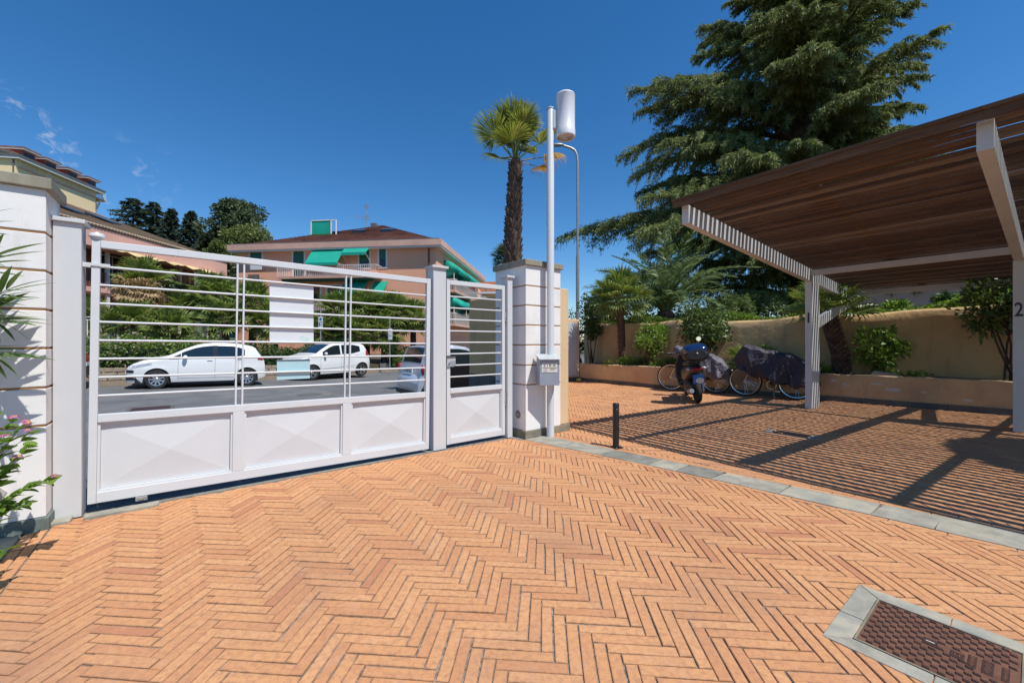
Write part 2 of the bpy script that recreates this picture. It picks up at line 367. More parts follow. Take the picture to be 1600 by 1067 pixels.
# far kerb, pavement and planted verge
k_s = np.linspace(-30, 34, 65)
m = MB(); rows = []
for s in k_s:
    t = kerb_t(s); z = z_road(s, 30)
    rows.append([st(s,t,z-0.05), st(s,t,z+0.14), st(s,t+0.16,z+0.14), st(s,t+0.16,z-0.05)])
m.grid(rows); tag(m.build('kerb', 'kerb_stone'), kind='structure')
m = MB(); rows = []
for s in k_s:
    t = kerb_t(s); z = z_road(s, 30)
    rows.append([st(s,t+0.15,z+0.13), st(s,t+0.75,z+0.15), st(s,t+0.8,z+0.4), st(s,t+8,z+0.7), st(s,t+30,z+0.9)])
m.grid(rows); tag(m.build('verge', 'soil'), kind='structure')
m = MB(); m.prism([tuple(st(a,b)[:2]) for a,b in ((8.4,22.9),(11.5,25.2),(17,38),(13,38))], -0.62, -0.02); 
tag(m.build('side_lane', 'asphalt'), kind='structure')
# hillside far behind
m = MB(); rows = []
for i in range(16):
    y = 40+i*16
    rows.append([(x, y, (-1.0 if x > -25 else 0)+max(0, (-x-28)*0.30)*min(1,(y-35)/40)) for x in np.linspace(-260, 0, 18)])
m.grid(rows); tag(m.build('hillside', 'hill_green', smooth=60), kind='structure')

# ------------------------------------------------------------------ brick paving
def up_s(t): return float(np.interp(t, [-4,-1,0.05,0.75,1.35,1.9,2.5,3.72,4.05,6,12], [4.32,4.36,4.29,4.18,4.09,4.01,3.92,3.74,3.69,3.4,3.0]))
def lo_s(t): return float(np.interp(t, [-4,-1,0.05,0.75,1.54,2.52,3.81,4.05], [3.95,3.98,3.93,3.86,3.76,3.62,3.38,3.33]))
def clip(poly, nx, ny, d):
    out = []; n = len(poly)
    for i in range(n):
        a = poly[i]; b = poly[(i+1)%n]; da = a[0]*nx+a[1]*ny-d; db = b[0]*nx+b[1]*ny-d
        if da <= 0: out.append(a)
        if (da < 0 < db) or (db < 0 < da):
            k = da/(da-db); out.append((a[0]+(b[0]-a[0])*k, a[1]+(b[1]-a[1])*k))
    return out
def area(p): return 0.5*sum(p[i][0]*p[(i+1)%len(p)][1]-p[(i+1)%len(p)][0]*p[i][1] for i in range(len(p)))
BL, BW, GAP = 0.284, 0.0535, 0.0050
def herringbone(a, org, smin, smax, tmin, tmax):
    """bricks in street coordinates (s,t) covering the box; a = angle of the first course"""
    ca, sa = math.cos(a), math.sin(a)
    ex = to_st(ca, -sa); ey = to_st(sa, ca); o = to_st(*org); out = []
    cs, ct = (smin+smax)/2, (tmin+tmax)/2
    rad = math.hypot(smax-smin, tmax-tmin)/2+0.5
    nk = int(rad/BW)+4; nm = int(rad/BL)+3
    dx, dy = cs-o[0], ct-o[1]
    px_, py_ = dx*ex[0]+dy*ex[1], dx*ey[0]+dy*ey[1]
    # centre in lattice (BW,-BW),(BL,BL)
    mm = (px_+py_)/(2*BL); kk = (px_-mm*BL)/BW
    for mi in range(int(mm)-nm, int(mm)+nm+1):
        for ki in range(int(kk)-2*nk, int(kk)+2*nk+1):
            bx, by = ki*BW+mi*BL, -ki*BW+mi*BL
            for (x0,x1,y0,y1) in ((bx, bx+BL, by-BW, by), (bx, bx+BW, by-BW-BL, by-BW)):
                mx_, my_ = (x0+x1)/2, (y0+y1)/2
                s0 = o[0]+mx_*ex[0]+my_*ey[0]; t0 = o[1]+mx_*ex[1]+my_*ey[1]
                if s0 < smin-0.3 or s0 > smax+0.3 or t0 < tmin-0.3 or t0 > tmax+0.3: continue
                j = GAP/2+random.uniform(-0.0008,0.0012); jx, jy = random.gauss(0,0.0009), random.gauss(0,0.0009); ra = random.gauss(0,0.006)
                q = []
                for (x,y) in ((x0+j,y0+j),(x1-j,y0+j),(x1-j,y1-j),(x0+j,y1-j)):
                    rx, ry = x-mx_, y-my_
                    x, y = mx_+rx-ra*ry+jx, my_+ry+ra*rx+jy
                    q.append((o[0]+x*ex[0]+y*ey[0], o[1]+x*ex[1]+y*ey[1]))
                out.append(q)
    return out
def row_bricks(f, t0, t1, w0, L=BL):
    """one stretcher row that follows the curve s=f(t), offset w0 to w0+BW"""
    out = []; t = t0
    while t < t1:
        a, b = t+GAP/2, min(t+L, t1)-GAP/2
        if b-a > 0.03:
            out.append([(f(a)+w0+GAP/2, a), (f(a)+w0+BW-GAP/2, a), (f(b)+w0+BW-GAP/2, b), (f(b)+w0+GAP/2, b)])
        t += L
    return out
polys = []
TS = [-4,-2.5,-1,0.05,0.75,1.54,2.52,3.3,3.81,4.05]
segs = []
for a, b in zip(TS[:-1], TS[1:]):
    p, q = (lo_s(a)-BW-0.004, a), (lo_s(b)-BW-0.004, b); nx, ny = (q[1]-p[1]), -(q[0]-p[0]); k = math.hypot(nx, ny)
    segs.append((nx/k, ny/k, (p[0]*nx+p[1]*ny)/k))
for q in herringbone(R(4.6), (0.143, 1.993), -0.9, 4.1, -2.2, 4.2):
    q = clip(clip(clip(q, -1, 0, 0.745), 0, 1, 4.185), 0, -1, 2.2)
    for sg in segs:
        if len(q) < 3: break
        q = clip(q, *sg)
    if len(q) >= 3 and abs(area(q)) > 0.0012: polys.append(q)
polys += row_bricks(lo_s, -2.2, 4.0, -BW-0.002)
polys += row_bricks(lambda t: -0.86, -2.2, 4.05, 0.002) + row_bricks(lambda t: -0.86, -2.35, 4.05, 0.002+BW)
n_court = len(polys)
UTS = [-4,-1,0.05,0.75,1.35,1.9,2.5,3.72,4.05,6,12]
for q in herringbone(R(4.6), (0.143, 1.993), 3.7, 11.3, -1.8, 9.6):
    if q[0][0] < 4.3 and q[0][1] > 4.3: continue
    if q[0][1] > 5.75+0.7785*(q[0][0]-4.17): continue
    ct = sum(p[1] for p in q)/4
    i = max(0, min(len(UTS)-2, sum(1 for u in UTS if u <= ct)-1)); a, b = UTS[i], UTS[i+1]
    p1, p2 = (up_s(a)+2*BW+0.006, a), (up_s(b)+2*BW+0.006, b); nx, ny = -(p2[1]-p1[1]), (p2[0]-p1[0]); k = math.hypot(nx, ny)
    q = clip(q, nx/k, ny/k, (p1[0]*nx+p1[1]*ny)/k)
    if len(q) >= 3 and abs(area(q)) > 0.0012: polys.append(q)
polys += row_bricks(up_s, -1.8, 4.3, 0.003) + row_bricks(up_s, -1.93, 4.3, 0.003+BW)
# leave out bricks that lie wholly under the access cover and the drain
def inside(q, s0, s1, t0, t1): return all(s0 < p[0] < s1 and t0 < p[1] < t1 for p in q)
def brick_data(q):
    """worn brick: flat top, softly rounded arris, sides down into the bed; also how near the edge each vertex lies"""
    if area(q) < 0: q = q[::-1]
    P = [st(a, b) for a, b in q]; c = sum(P, Vector())/len(P)
    h = random.gauss(0, 0.0012); tx, ty = random.gauss(0, 0.005), random.gauss(0, 0.005); n = len(P)
    def inset(d):
        out = []
        for i in range(n):
            e0 = (P[i]-P[i-1]).normalized(); e1 = (P[(i+1)%n]-P[i]).normalized()
            n0 = Vector((-e0.y, e0.x, 0)); n1 = Vector((-e1.y, e1.x, 0)); b = n0+n1; k = max(0.35, b.dot(n0)) ; out.append(P[i]+b*(d/k))
        return out
    V, E = [], []
    for d, dz, e in ((0.0065, 0.0, 0.0), (0.0022, -0.0005, 0.6), (0.0, -0.0030, 1.0), (0.0, None, 1.0)):
        for p in inset(d):
            z = h+tx*(p.x-c.x)+ty*(p.y-c.y); V.append((p.x, p.y, -0.03 if dz is None else z+dz)); E.append(e)
    F = [tuple(range(n))]
    for r_ in range(3):
        for i in range(n):
            j = (i+1)%n; F.append(((r_+1)*n+i, (r_+1)*n+j, r_*n+j, r_*n+i))
    return V, F, E
def screen_area(q):
    P = [st(a, b) for a, b in q]; c = sum(P, Vector())/len(P)
    if c.y < 0.8: return 0
    x = c.x/c.y*FPX; y = CAMH/c.y*FPX
    if abs(x) > 800 or y > 533: return 0
    return abs(area(q))*FPX*FPX*CAMH/c.y**3
groups = [(polys[:n_court], 'courtyard', 0), (polys[n_court:], 'parking_court', 1)]
m = MB(); m.prism([tuple(st(a,b)[:2]) for a,b in ((-0.87,-2.4),(4.2,-2.4),(3.9,0.5),(3.6,2.6),(3.36,4.0),(3.36,4.3),(-0.87,4.3))], -0.2, -0.0075)
court = tag(m.build('courtyard', 'sand_joint'), kind='structure')
m = MB(); m.prism([tuple(st(a,b)[:2]) for a,b in ((4.25,-2.4),(12.4,-2.4),(12.4,10),(9.0,10),(8.5,9.2),(4.1,5.7),(4.0,4.4),(3.7,4.2),(3.7,4.0),(3.9,2.6),(4.15,1.2))], -0.2, -0.0075)
park = tag(m.build('parking_court', 'sand_joint'), kind='structure')
for plist, nm_, gi in groups:
    par = court if gi == 0 else park
    plist = [q for q in plist if not inside(q, 2.13, 2.68, -0.04, 0.53)]
    order = sorted(range(len(plist)), key=lambda i: -screen_area(plist[i]))
    single = set(order[:300])
    BV, BF, BA, BE = [], [], [], []
    for i, q in enumerate(plist):
        V, F, E = brick_data(q); rv = random.random()
        rv = 0.5+(rv-0.5)*0.75
        if random.random() < 0.03: rv = 0.03
        if i in single:
            me = bpy.data.meshes.new('brick'); me.from_pydata(V, [], F); me.materials.append(M['brick'])
            a = me.attributes.new('rnd', 'FLOAT', 'POINT'); a.data.foreach_set('value', [rv]*len(V))
            a = me.attributes.new('edge', 'FLOAT', 'POINT'); a.data.foreach_set('value', E)
            link('brick', me, par)
        else:
            b = len(BV); BV += V; BF += [tuple(k+b for k in f) for f in F]; BA += [rv]*len(V); BE += E
    me = bpy.data.meshes.new('bricks'); me.from_pydata(BV, [], BF); me.materials.append(M['brick'])
    a = me.attributes.new('rnd', 'FLOAT', 'POINT'); a.data.foreach_set('value', BA)
    a = me.attributes.new('edge', 'FLOAT', 'POINT'); a.data.foreach_set('value', BE)
    tag(link('bricks', me, par), kind='stuff')
# slate strip between the courts
m = MB(); m.prism([tuple(st(lo_s(t),t)[:2]) for t in TS]+[tuple(st(up_s(t),t)[:2]) for t in TS[::-1]], -0.2, -0.012)
strip = tag(m.build('stone_strip', 'sand_joint'), kind='structure')
js = [-3.2,-2.3,-1.5,-0.8,-0.15,0.42,0.74,1.31,1.60,1.83,2.15,2.43,2.98,3.42,4.02]
kinds = ['slate','slate_warm','slate','slate_warm','slate','slate','slate_warm','slate','slate_warm','slate_dark','slate_warm','slate_dark','slate','slate','slate_warm']
for i, (a, b) in enumerate(zip(js[:-1], js[1:])):
    a += 0.004; b -= 0.004; tt = np.linspace(a, b, 4)
    sk = random.uniform(-0.03, 0.03)
    P = [st(lo_s(t)+0.005, t) for t in tt]+[st(up_s(t)-0.005, t+sk*0.5) for t in tt[::-1]]
    m = MB(); m.prism([(p.x, p.y) for p in P], -0.03, 0.002+random.uniform(-0.001,0.002)); m.build('slab', kinds[i], strip, bevel=0.004)
# slab path left of the courtyard
m = MB(); m.prism([tuple(st(a,b)[:2]) for a,b in ((-2.6,-2.4),(-0.865,-2.4),(-0.865,4.2),(-2.6,4.2))], -0.2, -0.012)
lp = tag(m.build('stone_path', 'sand_joint'), kind='structure')
for a, b in ((1.2,1.95),(1.96,2.7),(2.71,3.42),(3.43,4.05)):
    m = MB(); m.prism([tuple(st(x,y)[:2]) for x,y in ((-1.5,a),(-0.868,a),(-0.868,b),(-1.5,b))], -0.03, 0.004); m.build('slab', 'slate', lp, bevel=0.004)

# ------------------------------------------------------------------ access cover and drain
t0 = thing('access_cover', 'rusty cast iron access cover in a slate frame set in the bricks', 'manhole cover', st(2.2, 0.036, 0), ROT)
m = MB(); m.box(-0.004,0.414,-0.004,0.431,-0.03,0.0015); m.build('plate', 'rust_iron', t0, bevel=0.002)
m = MB(); m.box(-0.010,0.420,-0.010,-0.003,-0.03,0.006); m.box(-0.010,0.420,0.430,0.437,-0.03,0.006); m.box(-0.010,-0.003,-0.003,0.430,-0.03,0.006); m.box(0.413,0.420,-0.003,0.430,-0.03,0.006)
m.build('rim', 'plinth_stone', t0)
pip = MB(); pip.hexa([(-0.016,-0.0055,0),(0.010,-0.0055,0),(0.016,0.0055,0),(-0.010,0.0055,0)], [(-0.013,-0.003,0.004),(0.008,-0.003,0.004),(0.013,0.003,0.004),(-0.008,0.003,0.004)])
pips = MB()
def free(x, y):
    for (cx, cy, hx, hy) in ((0.215,0.235,0.035,0.03),(0.2,0.158,0.03,0.028),(0.2,0.118,0.055,0.022),(0.2,0.078,0.06,0.024),(0.2,0.034,0.06,0.018)):
        if abs(x-cx) < hx and abs(y-cy) < hy: return False
    return True
for i in range(16):
    for j in range(11):
        x = 0.018+i*0.0252; y = 0.018+j*0.0415+(0.0207 if i % 2 else 0)
        if y > 0.42 or not free(x, y): continue
        b = [(-0.0078,-0.0125,0.0014),(0.0078,-0.0095,0.0014),(0.0078,0.0125,0.0014),(-0.0078,0.0095,0.0014)]
        tpp = [(-0.0055,-0.0100,0.0058),(0.0055,-0.0075,0.0058),(0.0055,0.0100,0.0058),(-0.0055,0.0075,0.0058)]
        pips.hexa([(x+q[0],y+q[1],q[2]) for q in b], [(x+q[0],y+q[1],q[2]) for q in tpp])
pips.build('tread_pip', 'rust_pip', t0)
m = MB(); m.box(0.19,0.24,0.213,0.257,0.0014,0.0045); m.build('key_slot', 'rust_pip', t0, bevel=0.001)
m = MB(); m.box(0.213,0.219,0.222,0.248,0.0046,0.0052); m.build('slot', 'flake', t0)
m = MB()
for (cx, cy, hx, hy) in ((0.2,0.158,0.024,0.020),(0.2,0.118,0.045,0.012),(0.2,0.078,0.05,0.015),(0.2,0.034,0.05,0.010)):
    m.box(cx-hx,cx+hx,cy-hy,cy+hy,0.0014,0.0036)
m.build('cast_panel', 'rust_pip', t0, bevel=0.001)
def text_mesh(name, body, size, mat_, parent, matrix, extrude=0.0008, bold=0.0):
    cu = bpy.data.curves.new(name, 'FONT'); cu.body = body; cu.size = size; cu.extrude = extrude; cu.align_x = 'CENTER'; cu.align_y = 'CENTER'; cu.offset = bold
    ob = bpy.data.objects.new(name, cu); COL.objects.link(ob)
    dg = bpy.context.evaluated_depsgraph_get(); me = bpy.data.meshes.new_from_object(ob.evaluated_get(dg))
    bpy.data.objects.remove(ob); bpy.data.curves.remove(cu)
    me.materials.clear(); me.materials.append(M[mat_]); o = link(name, me, parent); o.matrix_local = matrix; return o
m = MB()      # worn raised marks in the cast panels, too rubbed down to read
for (cx, cy, hx, hy, nn) in ((0.2,0.118,0.038,0.007,9),(0.2,0.078,0.042,0.009,7),(0.2,0.034,0.042,0.005,8)):
    for q in range(nn):
        x = cx-hx+2*hx*(q+0.5)/nn; w = hx/nn*0.55; m.box(x-w,x+w,cy-hy*(0.6+0.4*((q*7)%3)/2),cy+hy*(0.6+0.4*((q*5)%3)/2),0.0034,0.0052)
m.box(0.188,0.212,0.150,0.1525,0.0034,0.0052); m.box(0.188,0.212,0.163,0.1655,0.0034,0.0052); m.box(0.188,0.1905,0.153,0.1625,0.0034,0.0052); m.box(0.2095,0.212,0.153,0.1625,0.0034,0.0052)
m.build('cast_marks', 'rust_iron', t0)
def fs(P, mt):
    m = MB(); m.prism(P, -0.03, 0.0048+random.uniform(-0.0006,0.0006)); m.build('frame_slab', mt, t0, bevel=0.003)
fs(((0.17,0.441),(0.423,0.441),(0.506,0.525),(0.17,0.525)), 'slate')       # far-left edge, upper half
fs(((-0.088,0.525),(-0.013,0.441),(0.166,0.441),(0.166,0.525)), 'slate_warm')
fs(((0.424,0.437),(0.424,0.20),(0.506,0.20),(0.506,0.521)), 'slate_warm')
fs(((0.424,0.196),(0.424,-0.09),(0.506,-0.09),(0.506,0.196)), 'slate_warm')
fs(((-0.013,0.20),(-0.013,0.437),(-0.088,0.521),(-0.088,0.20)), 'slate')
fs(((-0.013,-0.09),(-0.013,0.196),(-0.088,0.196),(-0.088,-0.09)), 'slate')
fs(((-0.009,-0.09),(0.42,-0.09),(0.42,-0.014),(-0.009,-0.014)), 'slate_warm')

t0 = thing('drain_grate', 'dark slotted drain grate between pale slate ends under the pergola', 'drain', st(6.28, 1.75, 0), ROT)
m = MB(); m.box(0,0.2,0.08,0.5,-0.03,0.0015); m.build('recess', 'dark_gap', t0)
for i in range(11):
    m = MB(); m.box(0.0,0.2,0.09+i*0.037,0.105+i*0.037,-0.02,0.005); m.build('grate_bar', 'rust_pip', t0)
for (a, b) in ((-0.02,0.08),(0.5,0.6)):
    m = MB(); m.box(-0.04,0.24,a,b,-0.03,0.0055); m.build('end_slab', 'slate', t0, bevel=0.003)
for (a, b) in ((-0.04,-0.002),(0.202,0.24)):
    m = MB(); m.box(a,b,0.081,0.499,-0.03,0.005); m.build('side_slab', 'slate', t0, bevel=0.003)

# ------------------------------------------------------------------ pillars
def pillar(name, label, s0, s1, t0_, t1, ztop, grooves, plinth, plm, over=0.045):
    th = thing(name, label, 'pillar', st(s0, t0_, 0), ROT)
    w, d = s1-s0, t1-t0_; zs = [plinth]+grooves+[ztop-0.075]
    for i, (a, b) in enumerate(zip(zs[:-1], zs[1:])):
        a2 = a if i == 0 else a+0.008; b2 = b if i == len(zs)-2 else b-0.008
        m = MB(); m.box(0,w,0,d,a2,b2); m.build('block', 'white_plaster', th, bevel=0.004)
    m = MB(); m.box(0.0045,w-0.0045,0.0045,d-0.0045,0.01,ztop-0.08); m.build('groove_core', 'groove_brown', th)
    m = MB(); m.box(-over,w+over,-over,d+over,ztop-0.075,ztop); m.build('cap', 'cap_stone', th, bevel=0.006)
    m = MB(); m.box(-0.016,w+0.016,-0.016,d+0.016,-0.02,plinth-0.002); m.build('plinth', plm, th, bevel=0.005)
    return th
GZ = [0.69,0.943,1.205,1.463,1.72,1.974]
pl = pillar('gate_pillar', 'wide white plaster pillar with brown grooves at the left edge behind oleander', -2.1, -0.768, 4.07, 4.44, 2.335, GZ, 0.085, 'plinth_green', 0.03)
m = MB(); m.add([(1.055,-0.0035,0.235),(1.115,-0.0035,0.345),(1.165,-0.0035,0.285),(1.13,-0.0035,0.225)], [(0,1,2,3)]); m.extr([(1.055,-0.001,0.235),(1.115,-0.001,0.345),(1.165,-0.001,0.285),(1.13,-0.001,0.225)][::-1],(0,-0.006,0)); m.build('loose_flake', 'flake', pl)
pr = pillar('gate_pillar', 'white grooved pillar with stone cap between footgate and lamp pole', 3.39, 4.015, 4.05, 4.72, 2.312, GZ, 0.095, 'plinth_stone', 0.03)
m = MB(); m.lathe([(0.055,-0.001),(0.05,-0.004),(0.0,-0.004)], 20, (-0.0,0,0), axis='x', caps=False)
o = m.build('old_fitting', 'cap_stone', pr); o.location = (0.0,0.16,0.29)
m = MB(); m.lathe([(0.016,-0.004),(0.014,-0.016),(0.0,-0.016)], 14, (0,0,0), axis='x', caps=False); o = m.build('fitting_plug', 'lid_paint', pr, smooth=40); o.location = (0.0,0.16,0.29)
w_ = thing('boundary_wall', 'peach rendered boundary wall behind the lamp pole pillar', 'wall', st(3.62, 4.735, 0), ROT)
m = MB(); m.box(0,0.55,0.0,1.05,0.72,1.93); m.build('outer_render', 'ochre_wall', w_, bevel=0.01)
m = MB(); m.box(-0.006,0.55,-0.0,1.052,-0.4,0.715); m.build('lower_band', 'skirting', w_)
t0 = thing('street_wall', 'ochre wall between the street and the parking court, behind the pillar', 'wall')
m = MB(); P = [st(4.15,5.80), st(8.56,9.22), st(8.40,9.42), st(3.99,6.0)]; m.prism([(p.x,p.y) for p in P], -0.5, 1.93); m.build('render', 'ochre_wall', t0, bevel=0.015)
m = MB(); P = [st(4.17,5.775), st(8.58,9.195), st(8.57,9.21), st(4.16,5.79)]; m.prism([(p.x,p.y) for p in P], -0.02, 0.11); m.build('plinth', 'skirting', t0)
w2 = thing('wall_end', 'narrow peach rendered wall end beside the white grooved pillar', 'wall', st(4.018, 4.06, 0), ROT)
m = MB(); m.box(0,0.165,0,0.66,0.10,1.985); m.build('render', 'peach_wall', w2, bevel=0.008)
m = MB(); m.box(0.015,0.182,-0.018,0.68,-0.02,0.098); m.build('plinth', 'plinth_stone', w2, bevel=0.004)
# ------------------------------------------------------------------ gate posts
def gpost(label, s0, s1, t0_, t1, h, base):
    th = thing('gate_post', label, 'gate post', st(s0, t0_, 0), ROT, 'square steel gate posts'); w, d = s1-s0, t1-t0_
    m = MB(); m.box(0,w,0,d,base,h-0.028); m.build('shaft', 'post_paint', th, bevel=0.004)
    m = MB(); m.box(-0.022,w+0.022,-0.022,d+0.022,h-0.028,h); m.build('cap', 'post_paint', th, bevel=0.003)
    return th
pL = gpost('broad grey gate post against the left pillar, carrying the big gate', -0.762, -0.622, 4.20, 4.36, 2.118, 0.0)
m = MB(); m.box(-0.04,0.10,-0.10,-0.002,-0.02,0.022); m.build('footing', 'slate', pL, bevel=0.008)
gpost('grey square post between the big gate and the footgate', 2.172, 2.335, 4.235, 4.40, 2.122, 0.0)
gpost('slim grey post at the hinge side of the footgate', 3.222, 3.302, 4.215, 4.34, 2.105, 0.0)

# ------------------------------------------------------------------ gates
def pyramid_panel(th, x0, x1, z0, z1, y=0.012):
    cx, cz = (x0+x1)/2, (z0+z1)/2
    m = MB(); m.add([(x0,y,z0),(x1,y,z0),(x1,y,z1),(x0,y,z1),(cx,y-0.019,cz)], [(0,1,4),(1,2,4),(2,3,4),(3,0,4)])
    m.add([(x0,y+0.002,z0),(x1,y+0.002,z0),(x1,y+0.002,z1),(x0,y+0.002,z1)], [(3,2,1,0)])
    return m.build('panel', 'gate_paint', th)
def frame_bar(th, nm_, x0, x1, z0, z1, y0=-0.025, y1=0.025):
    m = MB(); m.box(x0,x1,y0,y1,z0,z1); return m.build(nm_, 'gate_paint', th, bevel=0.003)
ga = thing('driveway_gate', 'big light grey steel gate with pyramid panels and horizontal bars', 'gate', st(-0.602, 4.275, 0.062), ROT)
ga.rotation_euler = (0, R(0.72), ROT)
Lg, Hg = 2.725, 1.935
zr0, zr1 = 0.592, 0.650    # middle rail
frame_bar(ga, 'stile', 0, 0.046, 0, Hg); frame_bar(ga, 'stile', Lg-0.046, Lg, 0.055, Hg)
frame_bar(ga, 'top_rail', 0.047, Lg-0.047, Hg-0.055, Hg-0.0015)
frame_bar(ga, 'bottom_rail', 0.047, Lg-0.002, 0.001, 0.078)
frame_bar(ga, 'middle_rail', 0.047, Lg-0.047, zr0, zr1)
bays = [0.047, 0.915, 1.822, Lg-0.047]
for i in (1, 2):
    frame_bar(ga, 'mullion', bays[i]-0.042, bays[i]+0.042, 0.0785, zr0-0.0005)
    for dx in (-0.024, 0.024):
        m = MB(); m.box(bays[i]+dx-0.0065,bays[i]+dx+0.0065,-0.018,0.012,zr1,Hg-0.055); m.build('upright_bar', 'gate_paint', ga)
for i in range(3):
    x0 = bays[i]+(0.0 if i == 0 else 0.042); x1 = bays[i+1]-(0.0 if i == 2 else 0.042)
    pyramid_panel(ga, x0+0.016, x1-0.016, 0.095, zr0-0.016)
    m = MB()
    m.box(x0,x1,-0.012,0.010,0.079,0.094); m.box(x0,x1,-0.012,0.010,zr0-0.015,zr0); m.box(x0,x0+0.015,-0.012,0.010,0.0945,zr0-0.0155); m.box(x1-0.015,x1,-0.012,0.010,0.0945,zr0-0.0155)
    m.build('panel_beading', 'gate_paint', ga)
for k in range(8):
    z = zr1+(Hg-0.055-zr1)*(k+1)/9
    m = MB(); m.tube([(0.04,0,z),(Lg-0.04,0,z)], 0.0088, 10); m.build('bar', 'gate_paint', ga, smooth=50)
m = MB(); m.lathe([(0.030,Hg),(0.034,Hg+0.012),(0.034,Hg+0.016),(0.046,Hg+0.024),(0.046,Hg+0.03),(0.038,Hg+0.05),(0.012,Hg+0.053),(0.010,Hg+0.062),(0.0,Hg+0.062)], 20, (0.024,0,0), caps=False); m.build('hinge_cap', 'gate_paint', ga, smooth=40)
m = MB(); m.box(-0.045,0.10,-0.034,-0.026,1.742,1.762); m.box(-0.045,-0.002,-0.034,0.034,1.73,1.741); m.build('hinge_strap', 'gate_paint', ga)
m = MB(); m.box(0.26,0.33,-0.03,0.01,-0.035,-0.001); m.build('guide_roller', 'galvanised', ga, bevel=0.004)
m = MB(); m.tube([(0.295,-0.036,-0.02),(0.295,-0.030,-0.02)], 0.014, 14); m.build('roller_bolt', 'chrome', ga, smooth=40)
# threshold rail below the gate
m = MB(); m.prism([tuple(st(a,b)[:2]) for a,b in ((-0.56,4.19),(2.16,4.19),(2.16,4.24),(-0.56,4.24))], -0.05, 0.004)
th = tag(m.build('threshold_rail', 'slate_dark'), kind='structure')
t0 = thing('stone_sill', 'pale slate sill under the hinge end of the big gate', 'stone sill', st(-0.60, 4.10, 0), ROT)
m = MB(); m.box(0,0.40,0,0.085,-0.02,0.020); m.build('slab', 'slate', t0, bevel=0.005)
t0 = thing('channel_grate', 'slotted channel grate on the ramp outside the big gate', 'drain', st(-0.62, 4.45, -0.014), ROT)
m = MB(); m.box(0,3.9,0.0,0.22,-0.05,-0.004); m.build('channel', 'dark_gap', t0)
for k in range(5):
    m = MB(); m.box(0,3.9,0.012+k*0.042,0.034+k*0.042,-0.03,0.006); m.build('grate_bar', 'concrete_ramp', t0)

# pieces fastened to the gate
t0 = thing('notice_board', 'tall blank white board wired to the bars of the big gate', 'board', ga.matrix_basis @ Vector((1.143, 0.014, 1.18)), ROT)
m = MB(); m.box(0,0.368,0.0,0.006,0,0.55); m.build('panel', 'sign_white', t0, bevel=0.001)
m = MB()
for (x, z, w, h) in ((0.245,0.044,0.012,0.03),(0.257,0.066,0.030,0.008),(0.262,0.044,0.022,0.008),(0.29,0.05,0.035,0.008),(0.30,0.038,0.03,0.006),(0.262,0.03,0.06,0.005)):
    m.box(x,x+w,-0.0012,-0.0002,z,z+h)
m.build('faded_emblem', 'sign_mint', t0)
t0 = thing('small_notice', 'small pale blue board low on the bars of the big gate', 'board', ga.matrix_basis @ Vector((1.205, 0.014, 0.85)), ROT)
m = MB(); m.box(0,0.278,0.0,0.005,0,0.185); m.build('panel', 'sign_cyan', t0, bevel=0.001)
m = MB(); m.box(0.01,0.268,-0.004,0.0,0.176,0.183); m.build('clip', 'galvanised', t0)

# footgate
fg = thing('footgate', 'narrow grey footgate with one pyramid panel and latch, left of lamp pole', 'gate', st(2.352, 4.275, 0.038), ROT)
Lf, Hf = 0.855, 1.937
frame_bar(fg, 'stile', 0, 0.046, 0, Hf); frame_bar(fg, 'stile', Lf-0.046, Lf, 0, Hf)
frame_bar(fg, 'top_rail', 0.047, Lf-0.047, Hf-0.055, Hf-0.0015); frame_bar(fg, 'bottom_rail', 0.047, Lf-0.047, 0.0015, 0.078); frame_bar(fg, 'middle_rail', 0.047, Lf-0.047, 0.60, 0.655)
pyramid_panel(fg, 0.062, Lf-0.062, 0.094, 0.584)
m = MB(); m.box(0.047,Lf-0.047,-0.012,0.010,0.079,0.093); m.box(0.047,Lf-0.047,-0.012,0.010,0.585,0.5995); m.box(0.047,0.061,-0.012,0.010,0.0935,0.5845); m.box(Lf-0.061,Lf-0.047,-0.012,0.010,0.0935,0.5845); m.build('panel_beading', 'gate_paint', fg)
for k in range(8):
    z = 0.655+(Hf-0.055-0.655)*(k+1)/9
    m = MB(); m.tube([(0.04,0,z),(Lf-0.04,0,z)], 0.0088, 10); m.build('bar', 'gate_paint', fg, smooth=50)
m = MB(); m.box(0.0,0.115,-0.03,0.03,0.925,1.035); lk = m.build('lock_box', 'lid_paint', fg, bevel=0.003)
m = MB(); m.box(-0.012,0.125,-0.045,0.035,1.036,1.044); m.build('lock_hood', 'black_plastic', lk)
m = MB(); m.box(0.05,0.112,-0.034,-0.0305,0.93,0.985); m.box(-0.004,0.09,-0.04,-0.0305,0.915,0.93); m.build('lock_plate', 'box_paint', lk)
m = MB(); m.tube([(0.03,-0.032,0.96),(0.03,-0.052,0.96)], 0.010, 12); m.build('lock_cylinder', 'galvanised', lk, smooth=40)
for z in (0.38, 1.47):
    m = MB(); m.tube([(Lf+0.006,-0.03,z),(Lf+0.006,-0.03,z+0.17)], 0.009, 10); m.build('hinge', 'galvanised', fg, smooth=40)
    m = MB(); m.tube([(Lf+0.006,-0.03,z+0.05),(Lf+0.006,-0.03,z+0.12)], 0.0115, 10); m.build('hinge_barrel', 'chrome', fg, smooth=40)

